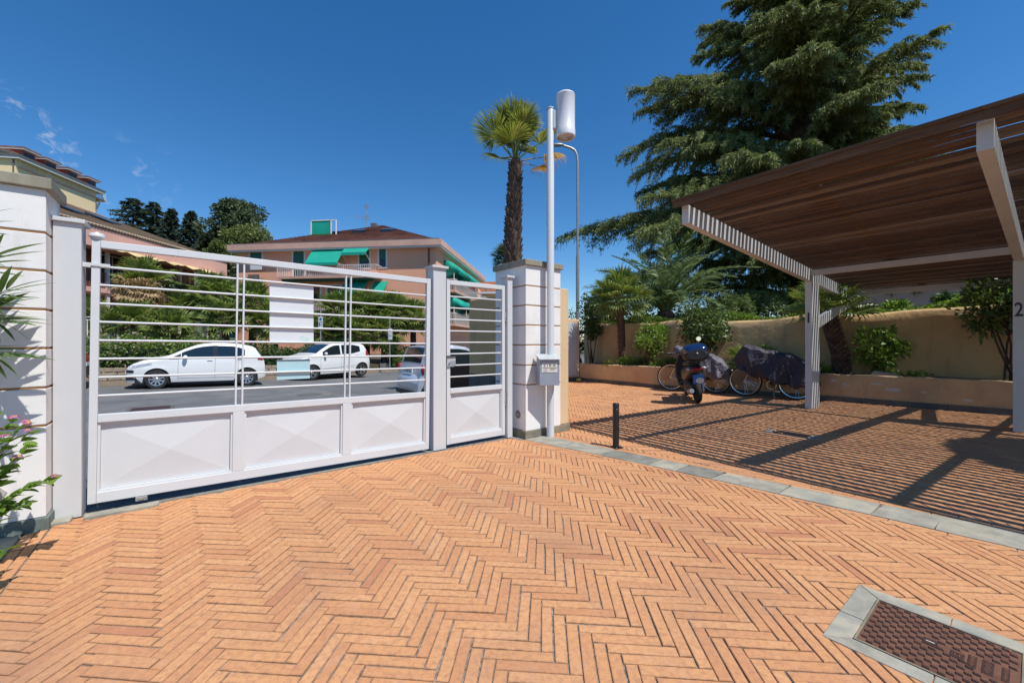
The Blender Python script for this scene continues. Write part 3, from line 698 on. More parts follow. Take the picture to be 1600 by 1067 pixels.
# ------------------------------------------------------------------ lamp pole with box
lp_ = st(3.715, 3.935)
t0 = thing('lamp_pole', 'light grey lamp pole with white drum lantern before the white pillar', 'lamp', lp_, 0)
m = MB(); m.tube([(0,0,-0.02),(0,0,4.285),(0,0,4.297)], [0.0485,0.0485,0.044], 28); m.build('pole', 'gate_paint', t0, smooth=40)
m = MB(); m.lathe([(0.052,4.296),(0.052,4.312),(0.044,4.318),(0,4.318)], 28, caps=False); m.build('pole_cap', 'post_paint', t0, smooth=40)
m = MB(); m.box(0.03,0.12,-0.045,0.045,4.03,4.27); m.build('bracket', 'post_paint', t0, bevel=0.006)
m = MB(); m.lathe([(0.0,4.50),(0.10,4.50),(0.120,4.485),(0.126,4.47),(0.122,4.46),(0.122,4.03),(0.126,4.022),(0.126,3.935),(0.118,3.925),(0.108,3.925),(0.108,3.96)], 40, (0.200,0,0), caps=False); ln = m.build('lantern', 'sign_white', t0, smooth=35)
m = MB(); m.lathe([(0.107,3.945),(0.05,3.938),(0.0,3.936)], 32, (0.200,0,0), caps=False); m.build('lens', 'lamp_glass', ln, smooth=40)
t0 = thing('letter_box', 'grey metal box with sloping lid and cream label on the pole', 'letter box', st(3.715-0.128, 3.72, 0.69), ROT)
t0.rotation_euler = (0, 0, R(12)); t0.location = (lp_.x-0.155, lp_.y-0.21, 0.69)
m = MB(); m.extr([(0,0,0),(0.265,0,0),(0.265,0,0.325),(0,0,0.325)], (0,0.155,0)); m.build('body', 'box_paint', t0, bevel=0.004)
m = MB(); m.hexa([(-0.012,-0.03,0.327),(0.277,-0.03,0.327),(0.277,0.165,0.385),(-0.012,0.165,0.385)], [(-0.012,-0.03,0.339),(0.277,-0.03,0.339),(0.277,0.165,0.397),(-0.012,0.165,0.397)]); m.build('lid', 'lid_paint', t0, bevel=0.003)
m = MB(); m.extr([(0.002,0.001,0.3255),(0.002,0.154,0.3255),(0.002,0.154,0.378)], (0.261,0,0)); m.build('gable', 'box_paint', t0)
m = MB(); m.box(0.028,0.232,-0.0025,0,0.165,0.285); lb = m.build('label', 'label_cream', t0)
RX = Matrix.Rotation(R(90), 4, 'X')
text_mesh('lettering', 'S I R A', 0.056, 'ink', lb, Matrix.Translation((0.13,-0.0032,0.255)) @ RX, 0.0003, 0.0008)
m = MB(); m.box(0.035,0.225,-0.0034,-0.0026,0.222,0.228); m.box(0.135,0.20,-0.0034,-0.0026,0.199,0.206); m.box(0.13,0.215,-0.0034,-0.0026,0.214,0.217); m.box(0.04,0.222,-0.0034,-0.0026,0.167,0.169); m.build('printed_lines', 'ink', lb)
m = MB(); m.lathe([(0.028,-0.0032),(0.0,-0.0032)], 20, (0.075,0,0.192), axis='y', caps=False); m.build('printed_seal', 'ink_pink', lb)
m = MB(); m.box(0.08,0.185,0.156,0.165,0.05,0.28); m.build('clamp', 'galvanised', t0)

# ------------------------------------------------------------------ bollard
bp = (1.225, 4.83)
t0 = thing('bollard', 'black metal bollard on a square foot at the slate strip', 'bollard', (bp[0], bp[1], 0.0), ROT)
m = MB(); m.lathe([(0.0375,0.008),(0.0375,0.455),(0.034,0.459),(0.034,0.466),(0.0385,0.470),(0.0385,0.517),(0.033,0.524),(0.0,0.526)], 28, caps=False); m.build('shaft', 'black_metal', t0, smooth=40)
m = MB(); m.box(-0.065,0.065,-0.065,0.065,0.002,0.009); m.build('foot_plate', 'black_metal', t0, bevel=0.002)
for a in (-1, 1):
    for b in (-1, 1):
        m = MB(); m.lathe([(0.009,0.009),(0.009,0.016),(0,0.016)], 6, (a*0.05,b*0.05,0), caps=False); m.build('bolt', 'galvanised', t0)

# ------------------------------------------------------------------ pergola
SL = -0.0865                       # fall of the roof per metre along s
def zb(s): return 2.72+SL*(s-4.83) # underside of the side beams
pg = thing('pergola', 'timber slat pergola roof on light grey posts over the parking bays', 'pergola', (0, 0, 0), ROT-R(1.3))
pg.location = st(4.83, 1.5)-Matrix.Rotation(ROT-R(1.3), 3, 'Z') @ Vector((4.83, 1.5, 0))
BH = 0.225
beams_t = [2.655, 0.195, -2.265, -4.725]
for t_ in beams_t:
    m = MB(); m.hexa([(4.83,t_,zb(4.83)),(11.5,t_,zb(11.5)),(11.5,t_+0.092,zb(11.5)),(4.83,t_+0.092,zb(4.83))], [(4.83,t_,zb(4.83)+BH),(11.5,t_,zb(11.5)+BH),(11.5,t_+0.092,zb(11.5)+BH),(4.83,t_+0.092,zb(4.83)+BH)])
    m.build('side_beam', 'beam_paint', pg, bevel=0.004)
    m = MB(); m.hexa([(9.0,t_-0.008,0.0),(9.40,t_-0.008,0.0),(9.40,t_+0.1,0.0),(9.0,t_+0.1,0.0)], [(9.0,t_-0.008,zb(9.0)+0.01),(9.40,t_-0.008,zb(9.4)+0.01),(9.40,t_+0.1,zb(9.4)+0.01),(9.0,t_+0.1,zb(9.0)+0.01)])
    m.build('post', 'beam_paint', pg, bevel=0.004)
    m = MB(); m.hexa([(9.402,t_+0.006,1.50),(11.28,t_+0.006,1.99),(11.28,t_+0.086,1.99),(9.402,t_+0.086,1.50)], [(9.402,t_+0.006,1.70),(11.28,t_+0.006,zb(11.28)-0.001),(11.28,t_+0.086,zb(11.28)-0.001),(9.402,t_+0.086,1.70)])
    m.build('brace', 'beam_paint', pg, bevel=0.004)
    m = MB(); m.box(11.282,11.48,t_+0.006,t_+0.086,1.95,zb(11.48)-0.002); m.build('tail_hanger', 'beam_paint', pg, bevel=0.004)
for a, b in ((0.287, 2.655), (-2.173, 0.195)):
    for (s0, w, h) in ((8.96,0.10,0.10),(11.40,0.09,0.10)):
        m = MB(); m.box(s0,s0+w,a+0.001,b-0.001,zb(s0)+BH-0.024-h,zb(s0)+BH-0.024); m.build('purlin', 'beam_paint', pg, bevel=0.003)
PITCH, SW, STK = 0.1158, 0.070, 0.019
ns = int((11.56-4.72)/PITCH)
for a, b in ((0.243, 2.79), (-2.31, 0.239)):
    for k in range(ns):
        s0 = 4.755+k*PITCH+random.gauss(0,0.003); z0 = zb(s0)+BH+0.004+abs(random.gauss(0,0.005))
        e0, e1 = a+random.uniform(0,0.004), b+random.uniform(-0.01,0.008)
        w2_ = SW+random.gauss(0,0.0015); tw = random.gauss(0,0.002)
        m = MB(); m.hexa([(s0,e0,z0),(s0+w2_,e0,z0+SL*w2_),(s0+w2_+tw,e1,z0+SL*w2_),(s0+tw,e1,z0)], [(s0,e0,z0+STK),(s0+w2_,e0,z0+STK+SL*w2_),(s0+w2_+tw,e1,z0+STK+SL*w2_),(s0+tw,e1,z0+STK)])
        m.build('slat', 'slat_wood', pg)
    # fascia board along the front and the batten in the middle of the bay
    z0 = zb(4.72)+BH
    m = MB(); m.box(4.712,4.742,a,b+0.01,z0-0.035,z0+0.055); m.build('fascia_board', 'slat_wood', pg, bevel=0.003)
    m = MB(); m.box(4.695,4.7115,a,b+0.012,z0+0.03,z0+0.062); m.build('edge_strip', 'slat_wood', pg, bevel=0.002)
    c = (a+b)/2
    m = MB(); m.hexa([(4.74,c-0.05,zb(4.74)+BH+0.047),(11.5,c-0.05,zb(11.5)+BH+0.047),(11.5,c+0.05,zb(11.5)+BH+0.047),(4.74,c+0.05,zb(4.74)+BH+0.047)], [(4.74,c-0.05,zb(4.74)+BH+0.08),(11.5,c-0.05,zb(11.5)+BH+0.08),(11.5,c+0.05,zb(11.5)+BH+0.08),(4.74,c+0.05,zb(4.74)+BH+0.08)])
    m.build('batten', 'slat_wood', pg)
for a, b in ((-4.77, -2.32), (-7.23, -4.78)):      # the bays beyond the frame, joined
    m = MB()
    for k in range(ns):
        s0 = 4.755+k*PITCH; z0 = zb(s0)+BH+0.004; m.hexa([(s0,a,z0),(s0+SW,a,z0+SL*SW),(s0+SW,b,z0+SL*SW),(s0,b,z0)], [(s0,a,z0+STK),(s0+SW,a,z0+STK+SL*SW),(s0+SW,b,z0+STK+SL*SW),(s0,b,z0+STK)])
    tag(m.build('slats', 'slat_wood', pg), kind='stuff')
FACE = Matrix(((0,0,-1,0),(-1,0,0,0),(0,1,0,0),(0,0,0,1)))   # text on a face that looks along -x
for t_, ch in ((2.655, '1'), (0.195, '2')):
    text_mesh('bay_number', ch, 0.27, 'black_metal', pg, Matrix.Translation((8.9985, t_+0.046, 1.68)) @ FACE @ Matrix.Scale(0.62 if ch == '2' else 0.8, 4, (1,0,0)), 0.002, 0.004)
# ------------------------------------------------------------------ planter and garden wall
PLT = [-3.0, 0.55, 2.95, 4.6, 6.04, 8.95]; PLS = [11.25, 10.88, 10.58, 10.25, 9.78, 9.72]
def pl_s(t): return float(np.interp(t, PLT, PLS))
tt = np.linspace(-2.6, 8.95, 30)
t0 = thing('planter', 'long low ochre rendered planter along the garden wall', 'planter')
m = MB(); rows = []
for t_ in tt:
    s = pl_s(t_); w = 0.006*math.sin(t_*2.1); h = 0.565+0.012*math.sin(t_*1.3)
    rows.append([st(s+w,t_,0.1), st(s+w,t_,h-0.012), st(s+w+0.014,t_,h), st(s+0.17,t_,h), st(s+0.17,t_,0.3)])
m.grid(rows[::-1]); m.build('front_wall', 'ochre_planter', t0, smooth=30)
for a, b in zip(tt[:-1:3], list(tt[3::3])+[tt[-1]]):
    sl_ = 0.004
    m = MB(); P = [st(pl_s(a)-0.022,a+sl_), st(pl_s(b)-0.022,b-sl_), st(pl_s(b)+0.02,b-sl_), st(pl_s(a)+0.02,a+sl_)]
    m.prism([(p.x,p.y) for p in P][::-1], -0.02, 0.105); m.build('skirting_slab', 'skirting', t0, bevel=0.003)
m = MB(); m.grid([[st(pl_s(t_)+0.16,t_,0.52+0.02*math.sin(5*t_)), st(pl_s(t_)+1.3,t_,0.56)] for t_ in tt][::-1]); m.build('planting_soil', 'soil', t0, smooth=60)
for (t_, z, w, h) in ((2.62,0.43,0.19,0.07),(2.42,0.36,0.13,0.09),(1.95,0.41,0.22,0.06),(1.72,0.31,0.30,0.10),(1.3,0.30,0.11,0.05),(0.75,0.2,0.15,0.06),(5.1,0.35,0.2,0.07)):
    n = 11; P = []
    for k in range(n):
        a = 2*math.pi*k/n; r_ = random.uniform(0.55,1.0); tk = t_+w/2*r_*math.cos(a); P.append(st(pl_s(tk)-0.0022+0.006*math.sin(tk*2.1), tk, z+h/2*r_*math.sin(a)))
    m = MB(); m.extr(P, st(0.004,0)); m.build('bare_patch', 'flake', t0)
def wall_top(t): return 1.86+0.035*math.sin(t*0.9+0.4)+0.03*math.sin(t*2.3)+0.018*math.sin(t*4.1+1)-0.012*(t-3)
def wl_s(t): return pl_s(t)+0.95
t0 = thing('garden_wall', 'ochre garden wall with wavy rounded top behind the planter', 'wall')
m = MB(); rows = []
for t_ in np.linspace(-2.6, 9.6, 74):
    s = wl_s(t_); h = wall_top(t_); b_ = 0.02*math.sin(t_*1.9)+0.012*math.sin(t_*5.3)
    rows.append([st(s+b_,t_,0.1), st(s+b_*1.4,t_,0.7), st(s+b_*0.4-0.012,t_,1.15), st(s+b_,t_,h-0.2), st(s+b_+0.005,t_,h-0.06), st(s+0.05,t_,h-0.008), st(s+0.16,t_,h), st(s+0.27,t_,h-0.01), st(s+0.32,t_,h-0.08), st(s+0.32,t_,0.1)])
m.grid(rows[::-1]); m.build('render', 'ochre_wall', t0, smooth=60)
m = MB(); m.grid([[st(wl_s(t_)+0.25,t_,1.60), st(wl_s(t_)+3,t_,1.75), st(wl_s(t_)+22,t_,1.9)] for t_ in np.linspace(-14, 22, 20)][::-1])
tag(m.build('garden_terrace', 'soil', smooth=60), kind='structure')
t0 = thing('service_wall', 'small ochre wall block at the far end of the planter', 'wall', st(8.55, 8.96, 0), ROT)
m = MB(); m.box(0,1.18,0,0.45,0.12,1.95); m.build('render', 'peach_wall', t0, bevel=0.02)
m = MB(); m.box(-0.02,1.2,-0.025,0.47,-0.02,0.118); m.build('plinth', 'skirting', t0, bevel=0.004)
t0 = thing('service_cabinet', 'tall grey metal cabinet door in the small ochre wall', 'cabinet', st(8.72, 8.954, 0.16), ROT)
m = MB(); m.box(0,0.86,-0.02,0.0,0,1.68); m.build('frame', 'cabinet_paint', t0, bevel=0.004)
m = MB(); m.box(0.03,0.83,-0.032,-0.0205,0.04,1.64); m.build('door_leaf', 'cabinet_paint', t0, bevel=0.004)
m = MB(); m.box(0.10,0.13,-0.045,-0.0325,0.85,0.98); m.tube([(0.115,-0.05,0.94),(0.20,-0.07,0.93)], 0.012, 8); m.build('handle', 'black_metal', t0)
t0 = thing('fallen_fruit', 'small yellow fruit lying on the bricks by the cabinet', 'fruit', st(9.5, 8.78, 0.0))
m = MB(); m.ball((0,0,0.055),0.085,0.06,0.055); m.build('fruit', 'straw', t0, smooth=80)
t0 = thing('stone_block', 'dark stone lying on the planter edge under the pergola', 'stone', st(pl_s(1.75)+0.03, 1.62, 0.572), ROT)
m = MB(); m.hexa([(0.0,0,0),(0.10,0.02,0),(0.12,0.42,0),(0.0,0.44,0)],[(0.015,0.03,0.05),(0.09,0.05,0.06),(0.1,0.38,0.10),(0.015,0.40,0.085)]); m.build('stone', 'slate_dark', t0, bevel=0.012)

# ------------------------------------------------------------------ plant generators
def fan_leaf(R_, nseg=26, spread=R(150), petl=0.5, droop=0.25, wid=0.055, mat_='leaf_palm', name='frond', stiff=0.0, pmat='petiole', parent=None, cup=0.25):
    """fan frond: petiole along +x from the origin, blade beyond it; returns an object"""
    parts = []; hub = np.array([petl, 0, 0.0]); V = []; A = []
    for k in range(nseg):
        a = -spread+2*spread*k/(nseg-1)+rng.normal()*0.02; rr = R_*(0.72+0.28*math.cos(a*0.75))*(1+rng.normal()*0.04)
        d = np.array([math.cos(a), math.sin(a), 0]); sd = np.array([-math.sin(a), math.cos(a), 0])
        up = cup*R_*abs(math.sin(a))
        m1 = hub+d*rr*0.55+np.array([0,0,up*0.55]); fold = np.array([0,0,0.012+0.02*R_])
        tip = hub+d*rr*(1-0.18*droop)+np.array([0,0,up*0.8-droop*rr*(0.5+0.5*rng.random())])
        m2 = hub+d*rr*0.82+np.array([0,0,up*0.8-droop*rr*0.16])
        w1 = rr*0.55*spread/nseg*1.02; w2 = wid*0.32*R_
        r_ = rng.random()
        V += [hub, m1+sd*w1-fold*0, m1+fold, m1-sd*w1, m2+sd*w2, m2-sd*w2, tip]; A += [r_]*7
    V = np.array(V); F = []
    for k in range(nseg):
        b = 7*k; F += [(b,b+1,b+2,b+2), (b,b+2,b+3,b+3), (b+1,b+4,b+2,b+2), (b+3,b+2,b+5,b+5), (b+2,b+4,b+6,b+5)]
    V2, F2 = V.tolist(), [tuple(dict.fromkeys(f)) for f in F]
    me = bpy.data.meshes.new(name); n0 = len(V2)
    t_ = MB(); t_.tube([(0,0,0),(petl*0.5,0,0.02*petl),(petl,0,0)], [0.018*R_+0.008,0.014*R_+0.006,0.010*R_+0.005], 5)
    V2 += t_.v; F2 += [tuple(i+n0 for i in f) for f in t_.f]
    me.from_pydata(V2, [], F2); me.materials.append(M[mat_]); me.materials.append(M[pmat])
    me.polygons.foreach_set('material_index', [0]*(5*nseg)+[1]*len(t_.f))
    a = me.attributes.new('rnd', 'FLOAT', 'POINT'); a.data.foreach_set('value', A+[0.3]*len(t_.v))
    return me
def orient(d, roll=0.0):
    d = Vector(d).normalized(); up = Vector((0,0,1)); y = up.cross(d)
    if y.length < 1e-3: y = Vector((0,1,0))
    y.normalize(); z = d.cross(y); m3 = Matrix((d, y, z)).transposed()
    return m3.to_4x4() @ Matrix.Rotation(roll, 4, 'X')
def place(me, name, parent, loc, d, roll=0.0, sc=1.0):
    o = link(name, me, parent); o.matrix_local = Matrix.Translation(loc) @ orient(d, roll) @ Matrix.Scale(sc, 4); return o
def crown_merge(mes, items, name, parent, mat_):
    """several fronds joined as one crown mesh (far palms)"""
    V, F, A = [], [], []
    cache = {}
    for (k, mtx) in items:
        if k not in cache:
            me = mes[k]; v = np.empty(len(me.vertices)*3); me.vertices.foreach_get('co', v); a = np.empty(len(me.vertices)); me.attributes['rnd'].data.foreach_get('value', a)
            cache[k] = (v.reshape(-1,3), [tuple(p.vertices) for p in me.polygons], a, [p.material_index for p in me.polygons])
        v, f, a, mi = cache[k]; mt = np.array(mtx)
        b = sum(len(x) for x in V); V.append(v @ mt[:3,:3].T+mt[:3,3]); F += [tuple(i+b for i in q) for q in f]; A.append((a+rng.random())%1.0)
    me = bpy.data.meshes.new(name); me.from_pydata(np.concatenate(V).tolist(), [], F); me.materials.append(M[mat_])
    at_ = me.attributes.new('rnd', 'FLOAT', 'POINT'); at_.data.foreach_set('value', np.concatenate(A).astype(np.float32))
    return link(name, me, parent)
def shrub(name, label, loc, rx, ry, z0, z1, n, ls, lw, mat_, stems=5, seed=0, group=None, hollow=0.35, flower=None, cat='shrub', lean=(0,0), clumps=None):
    t_ = thing(name, label, cat, loc, 0, group); rs = np.random.default_rng(seed+11)
    h = z1-z0; nc = clumps or max(8, n//60)
    d = norm(rs.normal(size=(nc,3))); r_ = (hollow+(1-hollow)*rs.random(nc))[:,None]**0.6
    cc = d*r_*np.array([rx,ry,h/2])*0.82+np.array([lean[0],lean[1],(z0+z1)/2])
    idx = rs.integers(0, nc, n); cr = np.array([rx,ry,h/2]).mean()*0.33
    dd = norm(rs.normal(size=(n,3))); C = cc[idx]+dd*cr*(rs.random(n)**0.5)[:,None]
    D = dd+np.array([0,0,0.35])+0.5*rs.normal(size=(n,3))
    V, F, a = leaf_cards(C, D, ls*(0.6+0.8*rs.random(n)), lw*(0.7+0.6*rs.random(n)), 0.15, ((rs.random(nc)[idx]*0.4+rs.random(n)*0.55)))
    np_mesh('foliage', V, F, mat_, t_, a)
    m_ = MB()
    for k in range(stems):
        c = cc[k % nc]; b = Vector((rs.normal()*rx*0.12, rs.normal()*ry*0.12, -0.02)); e = Vector(c)
        m_.tube([b, b.lerp(e,0.5)+Vector((rs.normal()*0.04,rs.normal()*0.04,0.03)), e], [0.016*max(0.6,h),0.011*max(0.6,h),0.005], 5)
    for k in range(stems, min(nc, 40)):
        c = Vector(cc[k]); b = Vector((lean[0]*0.5, lean[1]*0.5, z0+(c.z-z0)*0.35))
        m_.tube([b, c], [0.008*max(0.6,h), 0.003], 4)
    m_.build('stems', 'trunk_bark', t_)
    if flower:
        fm, nf, fs_ = flower; k = rs.integers(0, n, nf); dd = norm(rs.normal(size=(nf,3)))
        C2 = cc[rs.integers(0,nc,nf)]+norm(rs.normal(size=(nf,3)))*cr*1.02
        Cs = np.repeat(C2, 5, 0); V, F, a = leaf_cards(Cs, rs.normal(size=(nf*5,3))+[0,-0.4,0.5], fs_, fs_*0.9, 0)
        np_mesh('blossom', V, F, fm, t_, a)
    return t_

# tall Washingtonia palm behind the pillar
PW = at(803, 533.5, 12.0); PW.z = 0
t0 = thing('tall_palm', 'tall fan palm with shaggy brown trunk rising behind the white pillar', 'palm tree', PW)
zt = 6.55
m = MB(); m.tube([(0,0,-0.4),(-0.06,0,3.0),(-0.02,0,4.6),(0.02,0,5.6),(0.04,0,zt+0.05)], [0.30,0.235,0.20,0.155,0.10], 16); m.build('trunk', 'palm_bark', t0, smooth=60)
m = MB()
for k in range(430):
    z = 2.6+(zt-2.65)*k/430; a = k*2.39996; r0 = float(np.interp(z, [2.6,4.6,5.5,zt], [0.235,0.185,0.15,0.10])); xo = float(np.interp(z, [3,4.6,5.5,zt], [-0.06,-0.02,0.02,0.04]))
    d = Vector((math.cos(a), math.sin(a), 0)); sd = Vector((-d.y, d.x, 0)); w = random.uniform(0.055,0.085)*(0.8 if z > 4.2 else 1)
    p = Vector((xo,0,z))+d*r0*0.9; ln_ = random.uniform(0.09,0.17); tip = p+d*ln_*0.85+Vector((0,0,random.uniform(0.03,0.12)))
    b0 = p-Vector((0,0,0.09)); th_ = Vector((0,0,0.02))
    m.hexa([b0-sd*w, b0+sd*w, p+sd*w*0.8+d*0.02, p-sd*w*0.8+d*0.02], [b0-sd*w+d*0.05, b0+sd*w+d*0.05, tip+sd*w*0.45, tip-sd*w*0.45])
m.build('leaf_bases', 'palm_boot', t0)
wash = [fan_leaf(0.86, 38, R(112), 0.80, 0.12+0.10*k, 0.05, 'leaf_wash', cup=0.18) for k in range(3)]
washd = fan_leaf(0.62, 26, R(95), 0.75, 0.55, 0.05, 'leaf_dry_orange', pmat='petiole_dry', cup=0.0)
washs = fan_leaf(0.80, 30, R(80), 0.85, 0.08, 0.05, 'leaf_wash', cup=0.1)
for k in range(13):
    a = k*2.39996+0.9; e = 1.45-1.15*(k/12)**1.4
    place(wash[k%3], 'frond', t0, (0.04+0.05*math.cos(a), 0.05*math.sin(a), zt+0.02-0.05*k/30), (math.cos(a)*math.cos(e), math.sin(a)*math.cos(e), math.sin(e)), random.uniform(-0.4,0.4), random.uniform(0.82,1.05))
for k in range(9):
    a = -1.5+k*0.7; e = 1.30
    place(washs, 'frond', t0, (0.04,0,zt+0.05), (math.cos(a)*math.cos(e), math.sin(a)*math.cos(e), math.sin(e)), random.uniform(-0.8,0.8), 1.0)
for (a, e, sc_) in ((-0.1,0.12,1.15),(0.45,0.0,1.0)):
    place(washd, 'dry_frond', t0, (0.06,0,zt-0.05), (math.cos(a)*math.cos(e), math.sin(a)*math.cos(e), math.sin(e)), 0.2, sc_)
# date palm far behind it
pm = at(790, 533.5, 42.0)
t0 = thing('far_palm', 'small distant palm crown left of the shaggy palm trunk', 'palm tree', (pm.x, pm.y, -1.5))
m = MB(); m.tube([(0,0,0),(0.1,0,6),(0,0,11.3)], [0.35,0.3,0.28], 8); m.build('trunk', 'palm_bark', t0, smooth=60)
farfan = [fan_leaf(1.0, 16, R(110), 0.7, 0.3, 0.07, 'leaf_far') for k in range(2)]
it = []
for k in range(34):
    a = k*2.39996; e = 1.3-2.0*k/33
    it.append((k%2, Matrix.Translation((0,0,11.3)) @ orient((math.cos(a)*math.cos(e), math.sin(a)*math.cos(e), math.sin(e)), random.uniform(-0.4,0.4)) @ Matrix.Scale(random.uniform(0.8,1.15),4)))
crown_merge(farfan, it, 'crown', t0, 'leaf_far')

# fan palm in the planter, and the leaning one under the pergola
def pl_at(x, Y, off=0.5):
    # where the sight line at this bearing crosses the planter bed, off metres behind its front edge
    k = (x-800)/FPX; best = None
    for t_ in np.linspace(-2.5, 9.2, 240):
        p = st(pl_s(t_)+off, t_, 0.5); e = abs(p.x/p.y-k)
        if best is None or e < best[0]: best = (e, p)
    return best[1]
t0 = thing('fan_palm', 'small fan palm with slim dark trunk in the planter by the cabinet', 'palm tree', pl_at(973, 12.35))
m = MB(); m.tube([(0,0,-0.05),(-0.02,0,0.6),(-0.06,0,1.3),(-0.10,0,1.95)], [0.115,0.105,0.11,0.10], 12); m.build('trunk', 'palm_bark', t0, smooth=60)
m = MB()
for k in range(190):
    z = 0.15+1.8*k/190; a = k*2.4; d = Vector((math.cos(a),math.sin(a),0)); p = Vector((-0.05*z,0,z))+d*0.10; sd = Vector((-d.y,d.x,0))
    m.add([p-sd*0.03,p+sd*0.03,p+d*0.035+Vector((0,0,0.075))], [(0,1,2)])
m.build('trunk_fibre', 'palm_boot', t0)
pf = [fan_leaf(0.50, 24, R(140), 0.55, 0.25+0.2*k, 0.06, 'leaf_palm') for k in range(3)]
for k in range(34):
    a = k*2.39996; e = 1.35-1.95*(k/33)
    place(pf[min(2,k//12)], 'frond', t0, (-0.1,0,1.95), (math.cos(a)*math.cos(e), math.sin(a)*math.cos(e), math.sin(e)), random.uniform(-0.5,0.5), random.uniform(0.9,1.15))
t0 = thing('fan_palm', 'leaning fan palm with shaggy trunk in the planter behind post one', 'palm tree', pl_at(1316, 9.45))
m = MB(); m.tube([(0,0,-0.05),(-0.03,0,0.45),(-0.14,0.02,0.95),(-0.30,0.05,1.30)], [0.125,0.115,0.11,0.09], 12); m.build('trunk', 'palm_bark', t0, smooth=60)
m = MB()
for k in range(240):
    z = 0.08+1.25*k/240; a = k*2.4; d = Vector((math.cos(a),math.sin(a),0)); xo = -0.03*(z/0.45) if z < 0.45 else -0.03-0.30*(z-0.45)
    p = Vector((xo,0.03*z,z))+d*0.09; sd = Vector((-d.y,d.x,0)); w = 0.03
    m.hexa([p-sd*w-Vector((0,0,0.05)),p+sd*w-Vector((0,0,0.05)),p+sd*w,p-sd*w],[p-sd*w*0.9+d*0.04-Vector((0,0,0.03)),p+sd*w*0.9+d*0.04-Vector((0,0,0.03)),p+sd*0.012+d*0.10+Vector((0,0,0.06)),p-sd*0.012+d*0.10+Vector((0,0,0.06))])
m.build('leaf_bases', 'palm_boot', t0)
for k in range(17):
    a = k*2.39996+0.6; e = 1.3-1.35*(k/16)
    place(pf[min(2,k//9)], 'frond', t0, (-0.30,0.05,1.32), (math.cos(a)*math.cos(e), math.sin(a)*math.cos(e), math.sin(e)), random.uniform(-0.5,0.5), random.uniform(0.85,1.15))
t0 = thing('fan_palm', 'young stemless fan palm behind the covered bicycle', 'palm tree', pl_at(1172, 10.1))
for k in range(11):
    a = k*2.39996; e = 1.25-1.1*(k/10)
    place(pf[k%3], 'frond', t0, (0,0,0.05), (math.cos(a)*math.cos(e), math.sin(a)*math.cos(e), math.sin(e)), random.uniform(-0.6,0.6), random.uniform(0.6,0.85))

# pinnate date palm behind the wall
def pinnate(L=2.6, n=44, arch=0.55, ll=0.42):
    V, A = [], []; pts = []
    for k in range(13):
        u = k/12; pts.append(np.array([L*(u-0.10*arch*u*u*2), 0, L*arch*(0.75*u-1.25*u*u)]))
    pts = np.array(pts)
    def P(u): 
        x = u*12; i = min(11, int(x)); return pts[i]+(pts[i+1]-pts[i])*(x-i), pts[min(12,i+1)]-pts[i]
    C, D, Ls = [], [], []
    for k in range(n):
        u = 0.14+0.86*k/(n-1); p, tg = P(u); tg = tg/np.linalg.norm(tg); ln_ = ll*(math.sin(math.pi*(0.15+0.8*u))**0.7)
        for sg in (-1, 1):
            d = np.array([0,sg,0])*0.85+tg*0.62+np.array([0,0,0.28+rng.normal()*0.10]); C.append(p); D.append(d); Ls.append(ln_*(1+rng.normal()*0.07))
    V, F, a = leaf_cards(np.array(C), np.array(D), np.array(Ls), 0.034, 0.22)
    me = bpy.data.meshes.new('frond'); t_ = MB(); t_.tube([tuple(p) for p in pts], [0.028*(1-0.85*k/12) for k in range(13)], 5)
    V2 = V.tolist()+t_.v; n0 = len(V); F2 = [tuple(f) for f in F.tolist()]+[tuple(i+n0 for i in f) for f in t_.f]
    me.from_pydata(V2, [], F2); me.materials.append(M['leaf_phoenix']); me.materials.append(M['petiole'])
    me.polygons.foreach_set('material_index', [0]*len(F)+[1]*len(t_.f))
    at_ = me.attributes.new('rnd', 'FLOAT', 'POINT'); at_.data.foreach_set('value', a.tolist()+[0.4]*len(t_.v)); return me
pn = [pinnate(2.5, 46, 0.42), pinnate(2.6, 46, 0.62), pinnate(2.3, 42, 0.85)]
pp = at(1040, 533.5, 13.6)
t0 = thing('date_palm', 'feather palm with long arching fronds behind the garden wall', 'palm tree', (pp.x, pp.y, 1.6))
m = MB(); m.lathe([(0.30,-0.1),(0.34,0.3),(0.30,0.55),(0.15,0.7),(0,0.72)], 14, caps=False); m.build('trunk', 'palm_bark', t0, smooth=60)
for k in range(34):
    a = k*2.39996+0.2; e = 1.42-1.15*(k/33)
    place(pn[min(2,k//12)], 'frond', t0, (0.1*math.cos(a),0.1*math.sin(a),0.6), (math.cos(a)*math.cos(e), math.sin(a)*math.cos(e), math.sin(e)), random.uniform(-0.5,0.5), random.uniform(0.95,1.2))

# shrubs in and behind the planter
shrub('planter_shrub', 'bright leafy shrub in the planter between fan palm and scooter', pl_at(1015, 11.7), 0.55, 0.45, 0.25, 1.42, 1700, 0.085, 0.045, 'leaf_shrub', 7, 1)
shrub('planter_shrub', 'tall dark glossy shrub in the planter above the scooter', pl_at(1098, 10.9), 0.70, 0.6, 0.45, 1.80, 2600, 0.095, 0.055, 'leaf_shrub_dark', 6, 2)
shrub('planter_shrub', 'small yellow green bush in the planter behind the covered bicycle', pl_at(1195, 9.95), 0.26, 0.26, 0.12, 0.62, 750, 0.075, 0.05, 'leaf_yellow', 4, 3)
shrub('planter_shrub', 'bright green shrub alone in the planter between the pergola posts', pl_at(1374, 8.95), 0.44, 0.40, 0.10, 1.12, 900, 0.12, 0.06, 'leaf_shrub', 6, 4, hollow=0.15)
shrub('planter_shrub', 'tall leggy dark shrub in the planter beside post two', pl_at(1578, 7.75), 0.72, 0.55, 0.75, 2.10, 2300, 0.11, 0.05, 'leaf_shrub_dark', 6, 5)
